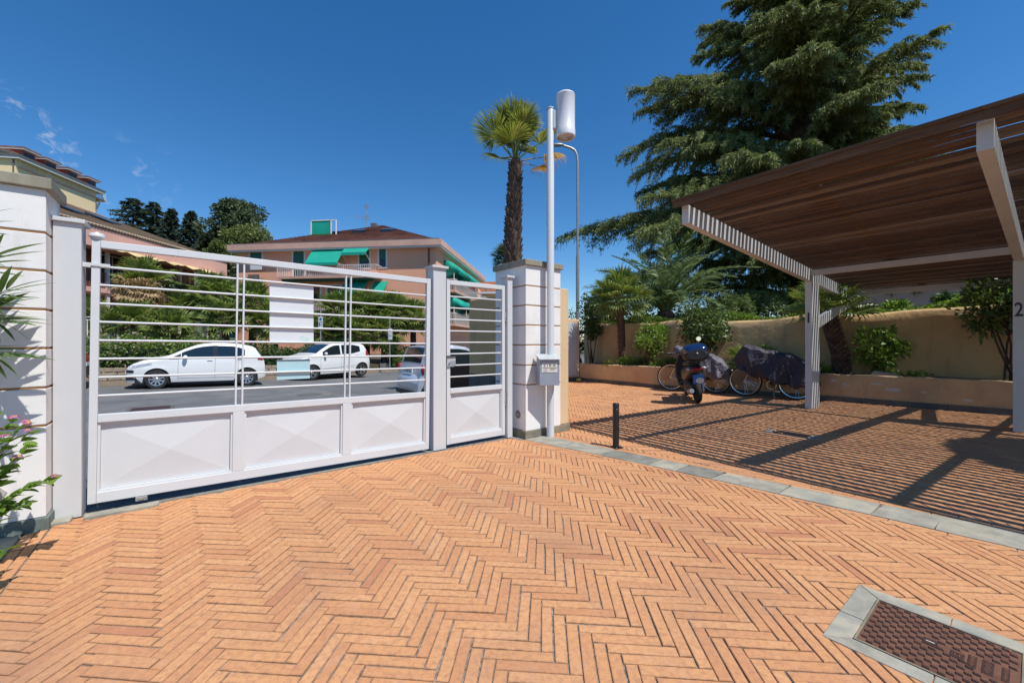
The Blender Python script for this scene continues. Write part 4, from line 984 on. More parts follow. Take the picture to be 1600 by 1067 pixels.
shrub('planter_shrub', 'dense dark creeper column in the corner beside the grey cabinet', pl_at(926, 13.1), 0.34, 0.3, 0.7, 1.9, 1500, 0.085, 0.05, 'leaf_shrub_dark', 5, 6)
shrub('planter_shrub', 'low ragged plants at the foot of the slim planter palm', pl_at(985, 12.0), 0.85, 0.25, 0.02, 0.26, 900, 0.09, 0.03, 'leaf_shrub', 8, 7)
shrub('planter_shrub', 'low grassy plants along the planter behind the bicycle wheel', pl_at(1040, 11.2), 0.7, 0.25, 0.0, 0.26, 900, 0.11, 0.02, 'leaf_shrub', 8, 8)
shrub('planter_shrub', 'tuft of low green weeds at the foot of the leaning palm', pl_at(1290, 9.25), 0.32, 0.2, 0.0, 0.25, 420, 0.12, 0.02, 'leaf_yellow', 6, 9)
shrub('planter_shrub', 'short weeds trailing on the planter edge beside the bright shrub', pl_at(1420, 8.6), 0.6, 0.12, 0.0, 0.12, 360, 0.06, 0.025, 'leaf_shrub', 6, 10)
t0 = thing('wall_creeper', 'green creeper growing along the top of the garden wall', 'creeper')
rs = np.random.default_rng(5); n = 9000; tq = rs.uniform(-2.5, 9.6, n); sq = np.array([wl_s(x) for x in tq])+0.30+np.abs(rs.normal(size=n))*0.35
zq = np.array([wall_top(x) for x in tq])-0.02+rs.random(n)*0.13*(1+np.sin(tq*2.7))+0.03
C = np.stack([UX*sq+VX*tq, UY*sq+VY*tq, zq], 1); V, F, a = leaf_cards(C, rs.normal(size=(n,3))+[0,-0.3,0.6], 0.085, 0.055, 0.1); np_mesh('foliage', V, F, 'leaf_shrub', t0, a)
for i, (x, Y, z0, rx, rz, mt, lab) in enumerate(((945,15.2,1.7,1.0,1.3,'leaf_shrub_dark','dark oleander bush with red flowers behind the wall left of feather palm'),(1150,14.0,1.7,1.5,0.9,'leaf_shrub_dark','low dark bush behind the wall under the cedar'),(1392,10.8,1.75,0.55,0.42,'leaf_shrub','bright bush on the terrace seen under the pergola'),(1490,10.2,1.75,0.45,0.55,'leaf_shrub_dark','dark big leaved bush under the pergola near post two'),(1560,9.6,1.75,0.8,0.75,'leaf_shrub','tall green bush behind the wall at the right edge'),(900,24.0,0.0,2.2,2.6,'leaf_far','grey green bush far behind the cabinet wall'),(1000,17.5,1.7,2.3,2.0,'leaf_shrub_dark','broad dark bush behind the feather palm'),(1235,15.5,1.7,2.4,2.1,'leaf_shrub_dark','broad dark bush at the foot of the cedar, left of post one'),(1400,14.0,1.7,2.2,1.3,'leaf_shrub','long low bush behind the terrace bushes under the pergola'))):
    p = at(x, 533.5, Y); p.z = z0
    shrub('terrace_bush', lab, p, rx, rx*0.8, 0.05, rz*1.25, int(2600 if rx > 0.9 else 1300), 0.13, 0.06, mt, 5, 40+i, flower=('petal_red', 40, 0.06) if i == 0 else None, cat='bush')
# garden house behind the terrace (seen under the pergola)
p = st(17.0, -0.6, 1.7); t0 = thing('garden_house', 'pale pink rendered house wall glimpsed under the pergola roof', 'house', p, ROT)
m = MB(); m.box(0,6,0,5.0,0,4.2); m.build('wall', 'fascia_pink', t0)

# ------------------------------------------------------------------ cedar
CX, CY = 11.75, 16.6
t0 = thing('cedar_tree', 'huge dark green cedar towering behind the garden wall', 'conifer tree', (CX, CY, 1.6))
m = MB(); m.tube([(0,0,-0.2),(0.1,0,4),(-0.05,0,9),(0.1,0,13),(0.15,0,16.0)], [0.62,0.5,0.36,0.2,0.05], 14); m.build('trunk', 'trunk_bark', t0, smooth=60)
def cedar_branch(L, seed):
    """flat layered bough, length L: side shoots that droop at their ends, clothed in short needle tufts"""
    r = np.random.default_rng(seed); C, D, LL, A = [], [], [], []
    ns_ = int(10.5*L)
    for k in range(ns_):
        u = 0.16+0.84*(k+r.random())/ns_; x = u*L; zc = 0.10*L*math.sin(u*2.2)-0.17*L*u**2.2
        sg = -1 if k % 2 else 1
        bl = (0.18+math.sin(math.pi*min(1,0.20+0.74*u)))*0.30*L**0.85*(0.55+0.6*r.random())
        az = sg*(0.85+0.2*r.normal()) if u < 0.92 else r.normal()*0.5
        bd = np.array([math.cos(az), math.sin(az), 0.10*r.normal()]); hue = r.random()
        npt = max(5, int(bl/0.068))
        for j in range(npt):
            v = (j+r.random()*0.8)/npt; q = np.array([x,0,zc])+bd*bl*v+np.array([0,0,0.10*bl*v-0.62*bl*v**2.4])
            hang = int(2+3*v)
            for w in range(12):
                dd = bd*0.5+r.normal(size=3)*np.array([0.5,0.5,0.28])+np.array([0,0,0.18-0.75*v]); C.append(q+r.normal(size=3)*[0.045,0.045,0.022]); D.append(dd); LL.append(0.06+0.075*r.random()); A.append(hue*0.45+r.random()*0.5)
            if r.random() < 0.55:     # pendulous tassel
                for w in range(hang):
                    C.append(q+np.array([r.normal()*0.03,r.normal()*0.03,-0.06*w])); D.append(np.array([r.normal()*0.25,r.normal()*0.25,-1.0])); LL.append(0.12+0.06*r.random()); A.append(hue*0.45+r.random()*0.4)
    return np.array(C), np.array(D), np.array(LL), np.array(A)
protos = [cedar_branch(6.0, 100+k) for k in range(6)]
items = []; wood = MB(); rc = np.random.default_rng(23)
nb = 136
for k in range(nb):
    z = 0.7+15.2*(k/nb)**0.95+rc.normal()*0.12; a = k*2.39996+rc.normal()*0.3
    Lmax = float(np.interp(z, [0.5,3,6,8,10,11.5,13,14.5,16], [8.6,9.2,8.0,6.8,5.5,4.3,3.1,2.1,0.8]))
    right = math.cos(a)
    Lb = Lmax*(0.66+0.40*rc.random())*(1.0+(0.42 if z < 8 else 0.22)*min(0.0, math.sin(a)))*(1.0-(0.0 if z < 6.5 else (0.30 if right > 0 else 0.10))*max(right, -right*0.3))
    el = float(np.interp(z, [0,5,10,16], [0.10,0.20,0.34,0.62]))+rc.normal()*0.09
    C, D, LL, A = protos[k % 6]; sc_ = Lb/6.0
    ca, sa = math.cos(a), math.sin(a); ce, se = math.cos(el), math.sin(el)
    Rm = np.array([[ca*ce,-sa,-ca*se],[sa*ce,ca,-sa*se],[se,0,ce]])
    keep = rc.random(len(C)) < min(1.0, 0.25+0.75*sc_)
    if math.sin(a) > 0.75: keep &= rc.random(len(C)) < 0.55      # far side, seen only through the gaps
    base = np.array([0.05,0,z])
    items.append(needle_cards((C[keep]*sc_) @ Rm.T+base, D[keep] @ Rm.T, LL[keep]*(0.95+0.3*sc_), 0.036, (A[keep]+rc.random()*0.12)%1.0))
    pts = []
    for u in (0,0.25,0.5,0.75,1.0):
        q = np.array([u*6.0, 0, 0.6*math.sin(u*2.2)-1.02*u**2.2])*sc_; pts.append(tuple(q @ Rm.T+base))
    wood.tube(pts, [0.085*sc_+0.02,0.065*sc_+0.015,0.045*sc_,0.028*sc_,0.01], 5)
wood.build('limbs', 'trunk_bark', t0, smooth=60)
V, F, a = join(items); np_mesh('crown', V, F, 'leaf_cedar', t0, a)

# round tree added out of view to the right, to shade the second bay
tp = Vector((8.55, 2.05, 0))
t0 = thing('added_shadow_tree', 'dense round tree added out of view right of the pergola for its shadow', 'tree', tp)
m = MB(); m.tube([(0,0,0),(0.02,0,2.0),(0,0,4.0)], [0.12,0.10,0.08], 10); m.build('trunk', 'trunk_bark', t0, smooth=60)
rs = np.random.default_rng(9); n = 16000; d = norm(rs.normal(size=(n,3))); C = d*(1.32*(0.55+0.45*rs.random(n)**0.4))[:,None]*[1.0,1.0,0.9]+[0,0,4.9]
V, F, a = leaf_cards(C, d+rs.normal(size=(n,3))*0.7, 0.17, 0.10); np_mesh('crown', V, F, 'leaf_shrub_dark', t0, a)
# ------------------------------------------------------------------ cars
def make_car(name, label, loc, rotz, sp, paint, cat='car', group=None):
    th = thing(name, label, cat, loc, rotz, group)
    L, W0, rw = sp['L'], sp['W'], sp['rw']; tp_ = np.array(sp['top']); wx = sp['wheels']; gnd = sp.get('floor', 0.20)
    def ztop(x): return float(np.interp(x, tp_[:,0], tp_[:,1]))
    def hw(x): return float(np.interp(x, sp['plan'][0], sp['plan'][1]))*W0
    def belt(x): return float(np.interp(x, sp['belt'][0], sp['belt'][1]))
    def zbot(x):
        z = float(np.interp(x, [0,0.25,L-0.3,L], [gnd+0.02,gnd,gnd+0.02,gnd+0.12]))
        for c in wx:
            R_ = rw+0.055
            if abs(x-c) < R_: z = max(z, rw+math.sqrt(R_*R_-(x-c)**2))
        return z
    def ys(x, z):
        y = hw(x); b = belt(x); zt_ = ztop(x)
        if z < 0.48: y -= 0.05*((0.48-z)/0.28)**2
        y += 0.012*math.exp(-((z-0.62)/0.10)**2)
        if z > b: y -= (z-b)*sp.get('tumble',0.34)
        e = (zt_-z)
        if e < 0.10: y -= 0.055*(1-e/0.10)**2
        return y
    def tpt(x, f):
        zt_ = ztop(x); y = ys(x, zt_)*f; return Vector((x, y, zt_+0.022*(1-f*f)))
    xs = sorted(set([round(v, 4) for v in list(np.linspace(0, L, 58))+[p[0] for p in sp['top']]+[c+k for c in wx for k in np.linspace(-rw-0.055, rw+0.055, 17)] if 0 <= v <= L]))
    b = MB(); rows = []
    for x in xs:
        zb_, zt_ = zbot(x), ztop(x); zb_ = min(zb_, zt_-0.03)
        zz = [zb_+(zt_-zb_)*v for v in (0,0.06,0.14,0.24,0.36,0.48,0.60,0.72,0.82,0.90,0.95,1.0)]
        r_ = [Vector((x, -ys(x, z), z)) for z in zz]
        tp2 = [tpt(x, f) for f in (-0.8,-0.5,-0.2,0.2,0.5,0.8)]
        r2 = [Vector((x, ys(x, z), z)) for z in zz[::-1]]
        rows.append(r_+tp2+r2)
    b.grid(rows[::-1])
    n_ = len(rows[0]); b.add(rows[0], [tuple(range(n_))]); b.add(rows[-1], [tuple(range(n_))[::-1]])
    body = b.build('body', paint, th, smooth=38)
    def patch(nm_, mt, x0, x1, lo, hi, sides=(-1,1), off=0.006, nx=12, nz=4, par=None):
        for sg in sides:
            m_ = MB(); rr = []
            for i in range(nx+1):
                x = x0+(x1-x0)*i/nx; a, c = lo(x), hi(x)
                if c < a+0.004: c = a+0.004
                rr.append([Vector((x, sg*(ys(x, a+(c-a)*j/nz)+off), a+(c-a)*j/nz)) for j in range(nz+1)])
            m_.grid(rr if sg > 0 else rr[::-1]); m_.build(nm_, mt, par or th, smooth=50)
    def topatch(nm_, mt, x0, x1, f0, f1, off=0.008, nx=8, par=None):
        m_ = MB(); rr = []
        for i in range(nx+1):
            x = x0+(x1-x0)*i/nx; dz = (ztop(x+0.02)-ztop(x-0.02))/0.04; nrm = Vector((-dz,0,1)).normalized()*off
            rr.append([tpt(x, f0+(f1-f0)*j/6)+nrm for j in range(7)])
        m_.grid(rr[::-1]); return m_.build(nm_, mt, par or th, smooth=50)
    m_ = MB(); m_.box(0.25,L-0.25,-W0+0.10,W0-0.10,gnd-0.03,0.62); m_.build('underbody', 'black_plastic', th)
    for c in wx:
        for sg in (-1, 1):
            y0 = W0-0.19; m_ = MB()
            m_.lathe([(rw*0.66,0),(rw*0.92,0),(rw,0.03),(rw,0.15),(rw*0.94,0.178),(rw*0.70,0.18),(rw*0.665,0.165),(rw*0.66,0.04)], 32, axis='y', caps=False)
            w_ = m_.build('wheel', 'rubber', th, smooth=40); w_.location = (c, sg*y0, rw)
            if sg < 0: w_.rotation_euler = (0, 0, math.pi)
            m_ = MB(); m_.lathe([(rw*0.67,0.150),(rw*0.60,0.145),(rw*0.58,0.09)], 32, axis='y', caps=False)
            nsp = sp.get('spokes', 8)
            for k in range(nsp):
                a = 2*math.pi*k/nsp; d = Vector((math.cos(a),0,math.sin(a))); s2 = Vector((-math.sin(a),0,math.cos(a)))
                p0 = d*rw*0.10+Vector((0,0.135,0)); p1 = d*rw*0.63+Vector((0,0.145,0)); w1, w2 = rw*0.085, rw*0.06; dn = Vector((0,-0.03,0))
                m_.hexa([p0-s2*w1+dn,p0+s2*w1+dn,p1+s2*w2+dn,p1-s2*w2+dn],[p0-s2*w1,p0+s2*w1,p1+s2*w2,p1-s2*w2])
            m_.lathe([(0,0.15),(rw*0.12,0.15),(rw*0.17,0.14),(rw*0.18,0.10)], 16, axis='y', caps=False)
            m_.build('rim', 'alloy', w_)
            m_ = MB(); m_.lathe([(rw*0.62,0.07),(0,0.07)], 24, axis='y', caps=False); m_.build('brake', 'black_metal', w_)
    th['_'] = 0; del th['_']
    return th, dict(patch=patch, topatch=topatch, ztop=ztop, belt=belt, ys=ys, tpt=tpt, hw=hw, zbot=zbot)
HATCH = dict(L=3.90, W=0.845, rw=0.305, wheels=(0.79, 3.30), tumble=0.30,
    top=[(0,0.44),(0.015,0.60),(0.06,0.70),(0.16,0.775),(0.40,0.885),(0.75,0.975),(1.02,1.035),(1.20,1.12),(1.50,1.285),(1.76,1.395),(2.0,1.455),(2.3,1.495),(2.6,1.50),(2.9,1.485),(3.2,1.445),(3.46,1.39),(3.56,1.33),(3.68,1.14),(3.78,1.0),(3.84,0.90),(3.875,0.74),(3.90,0.50)],
    plan=([0,0.05,0.18,0.45,0.8,1.5,3.1,3.5,3.75,3.85,3.9],[0.60,0.72,0.86,0.95,0.99,1.0,1.0,0.975,0.92,0.86,0.78]),
    belt=([0,0.5,1.1,2.0,3.0,3.9],[1.2,1.1,0.93,0.965,1.02,1.06]), spokes=9)
def hatch_details(th, c, front_seal=True):
    pt, tpz = c['patch'], c['topatch']; bl, zt = c['belt'], c['ztop']
    pt('side_window', 'car_glass', 1.42, 2.28, lambda x: max(bl(x)+0.02, 0), lambda x: min(zt(x)-0.085, 1.40))
    pt('rear_side_window', 'car_glass', 2.40, 3.22, lambda x: bl(x)+0.025+max(0,(x-2.95))*0.10, lambda x: zt(x)-0.095-max(0,x-2.95)*0.22)
    pt('quarter_glass', 'black_plastic', 1.10, 1.40, lambda x: bl(x)+0.015, lambda x: max(bl(x)+0.02, zt(x)-0.095))
    pt('door_pillar', 'car_black', 2.28, 2.40, lambda x: bl(x)+0.02, lambda x: zt(x)-0.085, nx=3)
    tpz('windshield', 'car_glass', 1.06, 1.80, -0.93, 0.93); tpz('rear_window', 'car_glass', 3.50, 3.72, -0.80, 0.80)
    pt('headlight', 'lamp_glass', 0.17, 0.66, lambda x: 0.66+(x-0.17)*0.24, lambda x: min(zt(x)-0.03, 0.745+(x-0.17)*0.19), off=0.008)
    pt('tail_light', 'tail_red', 3.62, 3.82, lambda x: 0.93-(x-3.62)*0.1, lambda x: min(zt(x)-0.02, 1.00), off=0.01)
    pt('lower_intake', 'black_plastic', 0.012, 0.30, lambda x: 0.29, lambda x: 0.40-max(0,x-0.15)*0.4, off=0.008)
    pt('bumper_slot', 'black_plastic', 0.01, 0.22, lambda x: 0.52, lambda x: 0.60, off=0.008)
    for x in (1.33, 2.34, 3.02):
        pt('door_gap', 'panel_gap', x, x+0.008, lambda q: 0.30, lambda q: bl(q)+0.01, off=0.0025, nx=1, nz=10)
    pt('sill_gap', 'panel_gap', 1.33, 2.90, lambda q: 0.335, lambda q: 0.343, off=0.0025, nx=12, nz=1)
    for x in (2.14, 3.02):
        for sg in (-1, 1):
            m_ = MB(); z = bl(x)-0.055; y = sg*(c['ys'](x, z)+0.012); m_.box(x-0.02,x+0.13,min(y-sg*0.02,y+sg*0.012),max(y-sg*0.02,y+sg*0.012),z-0.012,z+0.012); m_.build('door_handle', 'car_white', th, bevel=0.006)
    for sg in (-1, 1):
        m_ = MB(); m_.ball((1.52, sg*(c['ys'](1.5,1.0)+0.10), 1.02), 0.065, 0.095, 0.062, 14, 10); m_.build('wing_mirror', th['paint'], th, smooth=60)
    m_ = MB(); m_.box(-0.03,-0.012,-0.26,0.26,0.44,0.55); m_.build('number_plate', 'plate', th)
    m_ = MB(); m_.box(3.90,3.915,-0.26,0.26,0.62,0.73); m_.build('number_plate', 'plate', th)
def car_loc(s, t, sh=0.0): p = st(s, t, 0); p.z = z_road(s, t)+sh; return p
# white hatchback, nose to the left
th, c = make_car('parked_car', 'white hatchback with silver spoked wheels, nose to the left, left of the notice board', car_loc(-1.62, 17.78, 0.0), ROT+R(-1), HATCH, 'car_white', group='cars on the street')
th['paint'] = 'car_white'; hatch_details(th, c); del th['paint']; th.rotation_euler[1] = math.atan(0.024); th.scale = (0.95, 0.97, 0.985)
# second, shorter white car
SHORT = dict(HATCH); SHORT.update(L=3.55, W=0.83, rw=0.295, wheels=(0.66, 3.02), tumble=0.26,
    top=[(0,0.46),(0.012,0.64),(0.06,0.76),(0.16,0.85),(0.40,0.95),(0.72,1.02),(0.86,1.07),(1.12,1.24),(1.42,1.41),(1.65,1.49),(1.95,1.53),(2.4,1.54),(2.8,1.52),(3.05,1.47),(3.18,1.41),(3.30,1.22),(3.40,1.06),(3.47,0.92),(3.52,0.74),(3.55,0.5)],
    plan=([0,0.05,0.18,0.45,0.8,1.5,2.8,3.2,3.4,3.5,3.55],[0.60,0.72,0.86,0.95,0.99,1.0,1.0,0.98,0.92,0.85,0.78]),
    belt=([0,0.5,0.9,2.0,3.0,3.6],[1.25,1.12,0.98,1.0,1.05,1.1]), spokes=5)
th, c = make_car('parked_car', 'smaller white car right of the notice board, seen through the gate bars', car_loc(3.05, 18.95), R(56), SHORT, 'car_white', group='cars on the street')
pt, bl, zt = c['patch'], c['belt'], c['ztop']
pt('side_window', 'car_glass', 1.10, 1.92, lambda x: bl(x)+0.02, lambda x: min(zt(x)-0.085, 1.42)); pt('rear_side_window', 'car_glass', 2.0, 2.92, lambda x: bl(x)+0.03+max(0,x-2.5)*0.15, lambda x: zt(x)-0.10-max(0,x-2.6)*0.12)
c['topatch']('windshield', 'car_glass', 0.88, 1.52, -0.92, 0.92); c['topatch']('rear_window', 'car_glass', 3.10, 3.34, -0.8, 0.8)
pt('headlight', 'lamp_glass', 0.10, 0.50, lambda x: 0.70+(x-0.1)*0.3, lambda x: min(zt(x)-0.03, 0.80+(x-0.1)*0.25), off=0.008)
pt('tail_light', 'tail_red', 3.22, 3.44, lambda x: 0.95, lambda x: min(zt(x)-0.02, 1.17), off=0.01)
for x in (1.0, 1.95): pt('door_gap', 'panel_gap', x, x+0.008, lambda q: 0.32, lambda q: bl(q)+0.01, off=0.0025, nx=1, nz=10)
pt('rubbing_strip', 'panel_gap', 1.0, 2.6, lambda q: 0.40+(q-1)*0.06, lambda q: 0.412+(q-1)*0.06, off=0.003, nx=10, nz=1)
for sg in (-1, 1):
    m_ = MB(); m_.ball((1.18, sg*(c['ys'](1.2,1.0)+0.10), 1.07), 0.06, 0.09, 0.06, 14, 10); m_.build('wing_mirror', 'car_white', th, smooth=60)
for x in (1.78, 2.7):
    for sg in (-1, 1):
        m_ = MB(); z = bl(x)-0.06; y = sg*(c['ys'](x, z)+0.012); m_.box(x,x+0.13,min(y-sg*0.02,y+sg*0.01),max(y-sg*0.02,y+sg*0.01),z-0.012,z+0.012); m_.build('door_handle', 'car_white', th, bevel=0.006)
# red car further left
th, c = make_car('parked_car', 'red car glimpsed in the slit between gate post and gate', car_loc(-6.42, 17.9), ROT, HATCH, 'car_red', group='cars on the street')
th['paint'] = 'car_red'; hatch_details(th, c); del th['paint']
pt = c['patch']; pt('rear_bumper', 'black_plastic', 3.3, 3.88, lambda x: max(c['zbot'](x), 0.32), lambda x: max(c['zbot'](x)+0.01, 0.66), off=0.012)
m_ = MB(); m_.box(3.895,3.93,-0.62,0.62,0.30,0.62); m_.build('rear_bumper', 'black_plastic', th, bevel=0.02)
# tiny two seater seen from behind
TINY = dict(HATCH); TINY.update(L=2.62, W=0.775, rw=0.29, wheels=(0.40, 2.22), tumble=0.16, floor=0.22,
    top=[(0,0.50),(0.02,0.74),(0.12,0.86),(0.40,0.98),(0.62,1.12),(0.95,1.38),(1.2,1.49),(1.6,1.545),(2.0,1.54),(2.26,1.50),(2.34,1.45),(2.42,1.24),(2.49,1.03),(2.53,0.93),(2.56,0.80),(2.58,0.70),(2.61,0.60),(2.62,0.45)],
    plan=([0,0.06,0.2,0.45,1.0,2.0,2.4,2.55,2.62],[0.66,0.78,0.90,0.98,1.0,1.0,0.98,0.93,0.88]), belt=([0,0.5,1.0,2.62],[1.2,1.1,0.95,1.0]), spokes=6)
pc = at(622, 533.5, 11.35); sT, tT = to_st(pc.x, pc.y)
sm = car_loc(sT, tT); e_ = Vector((math.cos(ROT+math.pi), math.sin(ROT+math.pi), 0))
base_ = Vector((sm.x, sm.y, sm.z-0.02)) + st(2.60, -0.62)
th, c = make_car('parked_car', 'silver and black tiny two seater seen from behind near the middle post', base_, ROT+math.pi, TINY, 'car_silver', group='cars on the street')
pt, bl, zt = c['patch'], c['belt'], c['ztop']
pt('side_window', 'car_glass', 0.98, 2.05, lambda x: bl(x)+0.03, lambda x: min(zt(x)-0.085, 1.44))
c['topatch']('windshield', 'car_glass', 0.62, 1.1, -0.9, 0.9); c['topatch']('rear_window', 'car_glass', 2.34, 2.475, -0.82, 0.82, off=0.006)
pt('side_panel', 'car_black', 0.1, 2.36, lambda x: max(c['zbot'](x), 0.24), lambda x: max(c['zbot'](x)+0.02, min(zt(x)-0.03, bl(x)+0.03)), off=0.006, nx=40)
c['topatch']('roof_panel', 'car_black', 1.1, 2.33, -0.97, 0.97, off=0.006)
pt('rear_pillar', 'car_black', 2.05, 2.36, lambda x: bl(x)+0.02, lambda x: zt(x)-0.02, off=0.006)
m_ = MB(); rr = []
for z, x, k in ((0.38,2.60,0.86),(0.42,2.665,0.94),(0.52,2.70,0.98),(0.62,2.70,1.0),(0.70,2.665,1.0),(0.76,2.60,0.98),(0.80,2.56,0.96)):
    rr.append([Vector((x-0.30*abs(f)**5, f*0.80*k, z)) for f in (-1,-0.97,-0.9,-0.75,-0.5,-0.2,0.2,0.5,0.75,0.9,0.97,1)])
m_.grid(rr); m_.build('rear_bumper', 'car_silver', th, smooth=50)
m_ = MB(); m_.box(2.50,2.64,-0.70,0.70,0.24,0.375); m_.build('diffuser', 'black_plastic', th, bevel=0.03)
m_ = MB(); m_.box(2.572,2.60,-0.27,0.27,0.82,0.93); pl_ = m_.build('number_plate', 'plate', th)
m_ = MB(); m_.box(2.598,2.603,0.225,0.27,0.82,0.93); m_.build('plate_band', 'plate_blue', pl_)
PT = Matrix.Translation((2.602,0.0,0.875)) @ Matrix(((0,0,1,0),(1,0,0,0),(0,1,0,0),(0,0,0,1)))
m_ = MB()
for q, y in enumerate((0.17,0.12,0.04,-0.005,-0.05,-0.13,-0.18)): m_.box(2.6002,2.6022,y-0.014,y-0.006,0.838,0.912); m_.box(2.6002,2.6022,y-0.0055,y+0.014,0.905 if q % 2 else 0.870,0.912 if q % 2 else 0.877); m_.box(2.6002,2.6022,y+0.0145,y+0.020,0.838+0.02*(q % 3),0.90)
m_.build('plate_characters', 'ink', pl_)
for sg in (-1, 1):
    m_ = MB(); m_.ball((2.50, sg*0.735, 0.92), 0.06, 0.055, 0.13, 12, 8); m_.build('tail_light', 'tail_red', th, smooth=60)
    m_ = MB(); m_.ball((0.98, sg*0.86, 1.05), 0.06, 0.09, 0.07, 12, 8); m_.build('wing_mirror', 'car_silver', th, smooth=60)

# ------------------------------------------------------------------ scooter
def wheel_parts(par, name, c, r, tube_r, rimw=0.012, ax='y', spokes=0, rimmat='chrome', hub=0.03):
    m_ = MB(); n, k = 40, 10; rows = []
    for i in range(n):
        a = 2*math.pi*i/n
        rows.append([Vector((c[0]+(r-tube_r+tube_r*math.cos(2*math.pi*j/k))*math.cos(a), c[1]+tube_r*math.sin(2*math.pi*j/k), c[2]+(r-tube_r+tube_r*math.cos(2*math.pi*j/k))*math.sin(a))) for j in range(k)])
    m_.grid(rows+[rows[0]], True); w_ = m_.build(name, 'rubber', par, smooth=80)
    m_ = MB(); ri = r-2*tube_r
    m_.lathe([(ri+0.004,-rimw),(ri-0.012,-rimw*0.7),(ri-0.012,rimw*0.7),(ri+0.004,rimw)], 40, c, axis='y', caps=False); m_.tube([(c[0],c[1]-hub,c[2]),(c[0],c[1]+hub,c[2])], hub*0.6, 12); m_.build('rim', rimmat, w_, smooth=40)
    if spokes:
        m_ = MB()
        for s_ in range(spokes):
            a = 2*math.pi*s_/spokes; a2 = a+(0.5 if s_ % 2 else -0.5); yy = hub*0.7*(1 if s_ % 4 < 2 else -1)
            m_.tube([(c[0]+0.02*math.cos(a2), c[1]+yy, c[2]+0.02*math.sin(a2)), (c[0]+(ri-0.01)*math.cos(a), c[1], c[2]+(ri-0.01)*math.sin(a))], 0.0016, 3, False)
        m_.build('spokes', 'chrome', w_)
    return w_
sp_ = Vector((3.80, 8.35, 0)); sc = thing('scooter', 'black motor scooter with blue top case seen from behind', 'scooter', sp_, R(90-14))
sc.rotation_euler = (R(-7), 0, R(90-14))
# local: x forward, y left, z up; rear axle at x=0
wheel_parts(sc, 'rear_wheel', (0,0,0.25), 0.25, 0.062, 0.05, rimmat='scooter_grey', hub=0.06)
wheel_parts(sc, 'front_wheel', (1.30,0,0.25), 0.25, 0.055, 0.045, rimmat='scooter_grey', hub=0.05)
def loft(par, name, mt, secs, n=18, sm=60):
    """secs: (x, zc, half width, half height, squareness)"""
    m_ = MB(); rows = []
    for (x, zc, hw_, hh) in secs:
        r_ = []
        for j in range(n):
            a = 2*math.pi*j/n; ca, sa = math.cos(a), math.sin(a); r_.append(Vector((x, hw_*math.copysign(abs(ca)**0.7, ca), zc+hh*math.copysign(abs(sa)**0.7, sa))))
        rows.append(r_)
    m_.grid(rows[::-1], True); m_.add(rows[0], [tuple(range(n))]); m_.add(rows[-1], [tuple(range(n))[::-1]]); return m_.build(name, mt, par, smooth=sm)
loft(sc, 'tail_body', 'scooter_grey', [(-0.30,0.70,0.07,0.05),(-0.24,0.70,0.13,0.08),(-0.05,0.66,0.17,0.13),(0.25,0.60,0.19,0.17),(0.52,0.55,0.19,0.16),(0.60,0.52,0.16,0.12)])
loft(sc, 'seat', 'black_plastic', [(-0.16,0.815,0.10,0.03),(-0.05,0.82,0.14,0.045),(0.25,0.80,0.15,0.05),(0.55,0.78,0.13,0.05),(0.66,0.76,0.09,0.03)])
loft(sc, 'engine', 'black_plastic', [(-0.10,0.28,0.10,0.10),(0.05,0.30,0.17,0.14),(0.35,0.33,0.19,0.16),(0.55,0.34,0.15,0.12)])
loft(sc, 'footboard', 'black_plastic', [(0.50,0.30,0.18,0.05),(0.75,0.28,0.20,0.05),(1.02,0.30,0.20,0.06)])
m_ = MB(); rr = []
for z, w, x in ((0.28,0.19,1.02),(0.5,0.24,1.04),(0.75,0.23,1.0),(0.92,0.16,0.95),(1.0,0.10,0.92)):
    rr.append([Vector((x+0.10*math.cos(f*1.4)-0.02, w*f, z)) for f in (-1,-0.7,-0.35,0,0.35,0.7,1)])
m_.grid(rr); sh_ = m_.build('leg_shield', 'scooter_grey', sc, smooth=60)
so = sh_.modifiers.new('thick', 'SOLIDIFY'); so.thickness = 0.03
loft(sc, 'headset', 'scooter_grey', [(0.82,1.0,0.10,0.05),(0.90,1.02,0.17,0.07),(1.0,1.0,0.12,0.08),(1.06,0.97,0.06,0.05)])
m_ = MB(); m_.tube([(0.86,-0.36,1.03),(0.92,-0.18,1.02),(0.92,0.18,1.02),(0.86,0.36,1.03)], 0.015, 8); m_.tube([(0.86,-0.38,1.03),(0.885,-0.27,1.025)], 0.022, 8); m_.tube([(0.86,0.38,1.03),(0.885,0.27,1.025)], 0.022, 8); m_.build('handlebar', 'black_plastic', sc, smooth=50)
for sg in (-1,):
    m_ = MB(); m_.tube([(0.90,sg*0.22,1.04),(0.93,sg*0.30,1.14),(0.92,sg*0.33,1.24)], 0.007, 6)
    st_ = m_.build('mirror_stalk', 'chrome', sc, smooth=50)
    m_ = MB(); m_.lathe([(0.0,0.0),(0.048,0.0),(0.055,0.008),(0.045,0.02),(0,0.026)], 20, (0.91,sg*0.33,1.28), axis='x', caps=False); mm_ = m_.build('mirror_shell', 'black_plastic', st_, smooth=50)
    m_ = MB(); m_.lathe([(0.0,-0.001),(0.05,-0.001)], 20, (0.91,sg*0.33,1.28), axis='x', caps=False); m_.build('mirror_glass', 'mirror_glass', st_)
m_ = MB(); m_.tube([(-0.42,0,0.86),(-0.15,0,0.86)], 0.02, 6); m_.box(-0.44,-0.10,-0.12,0.12,0.862,0.882); m_.build('rack', 'black_metal', sc)
tc = loft(sc, 'top_case', 'black_plastic', [(-0.56,1.0,0.16,0.08),(-0.52,0.99,0.22,0.10),(-0.35,0.985,0.235,0.10),(-0.16,0.985,0.22,0.10),(-0.10,0.99,0.15,0.08)])
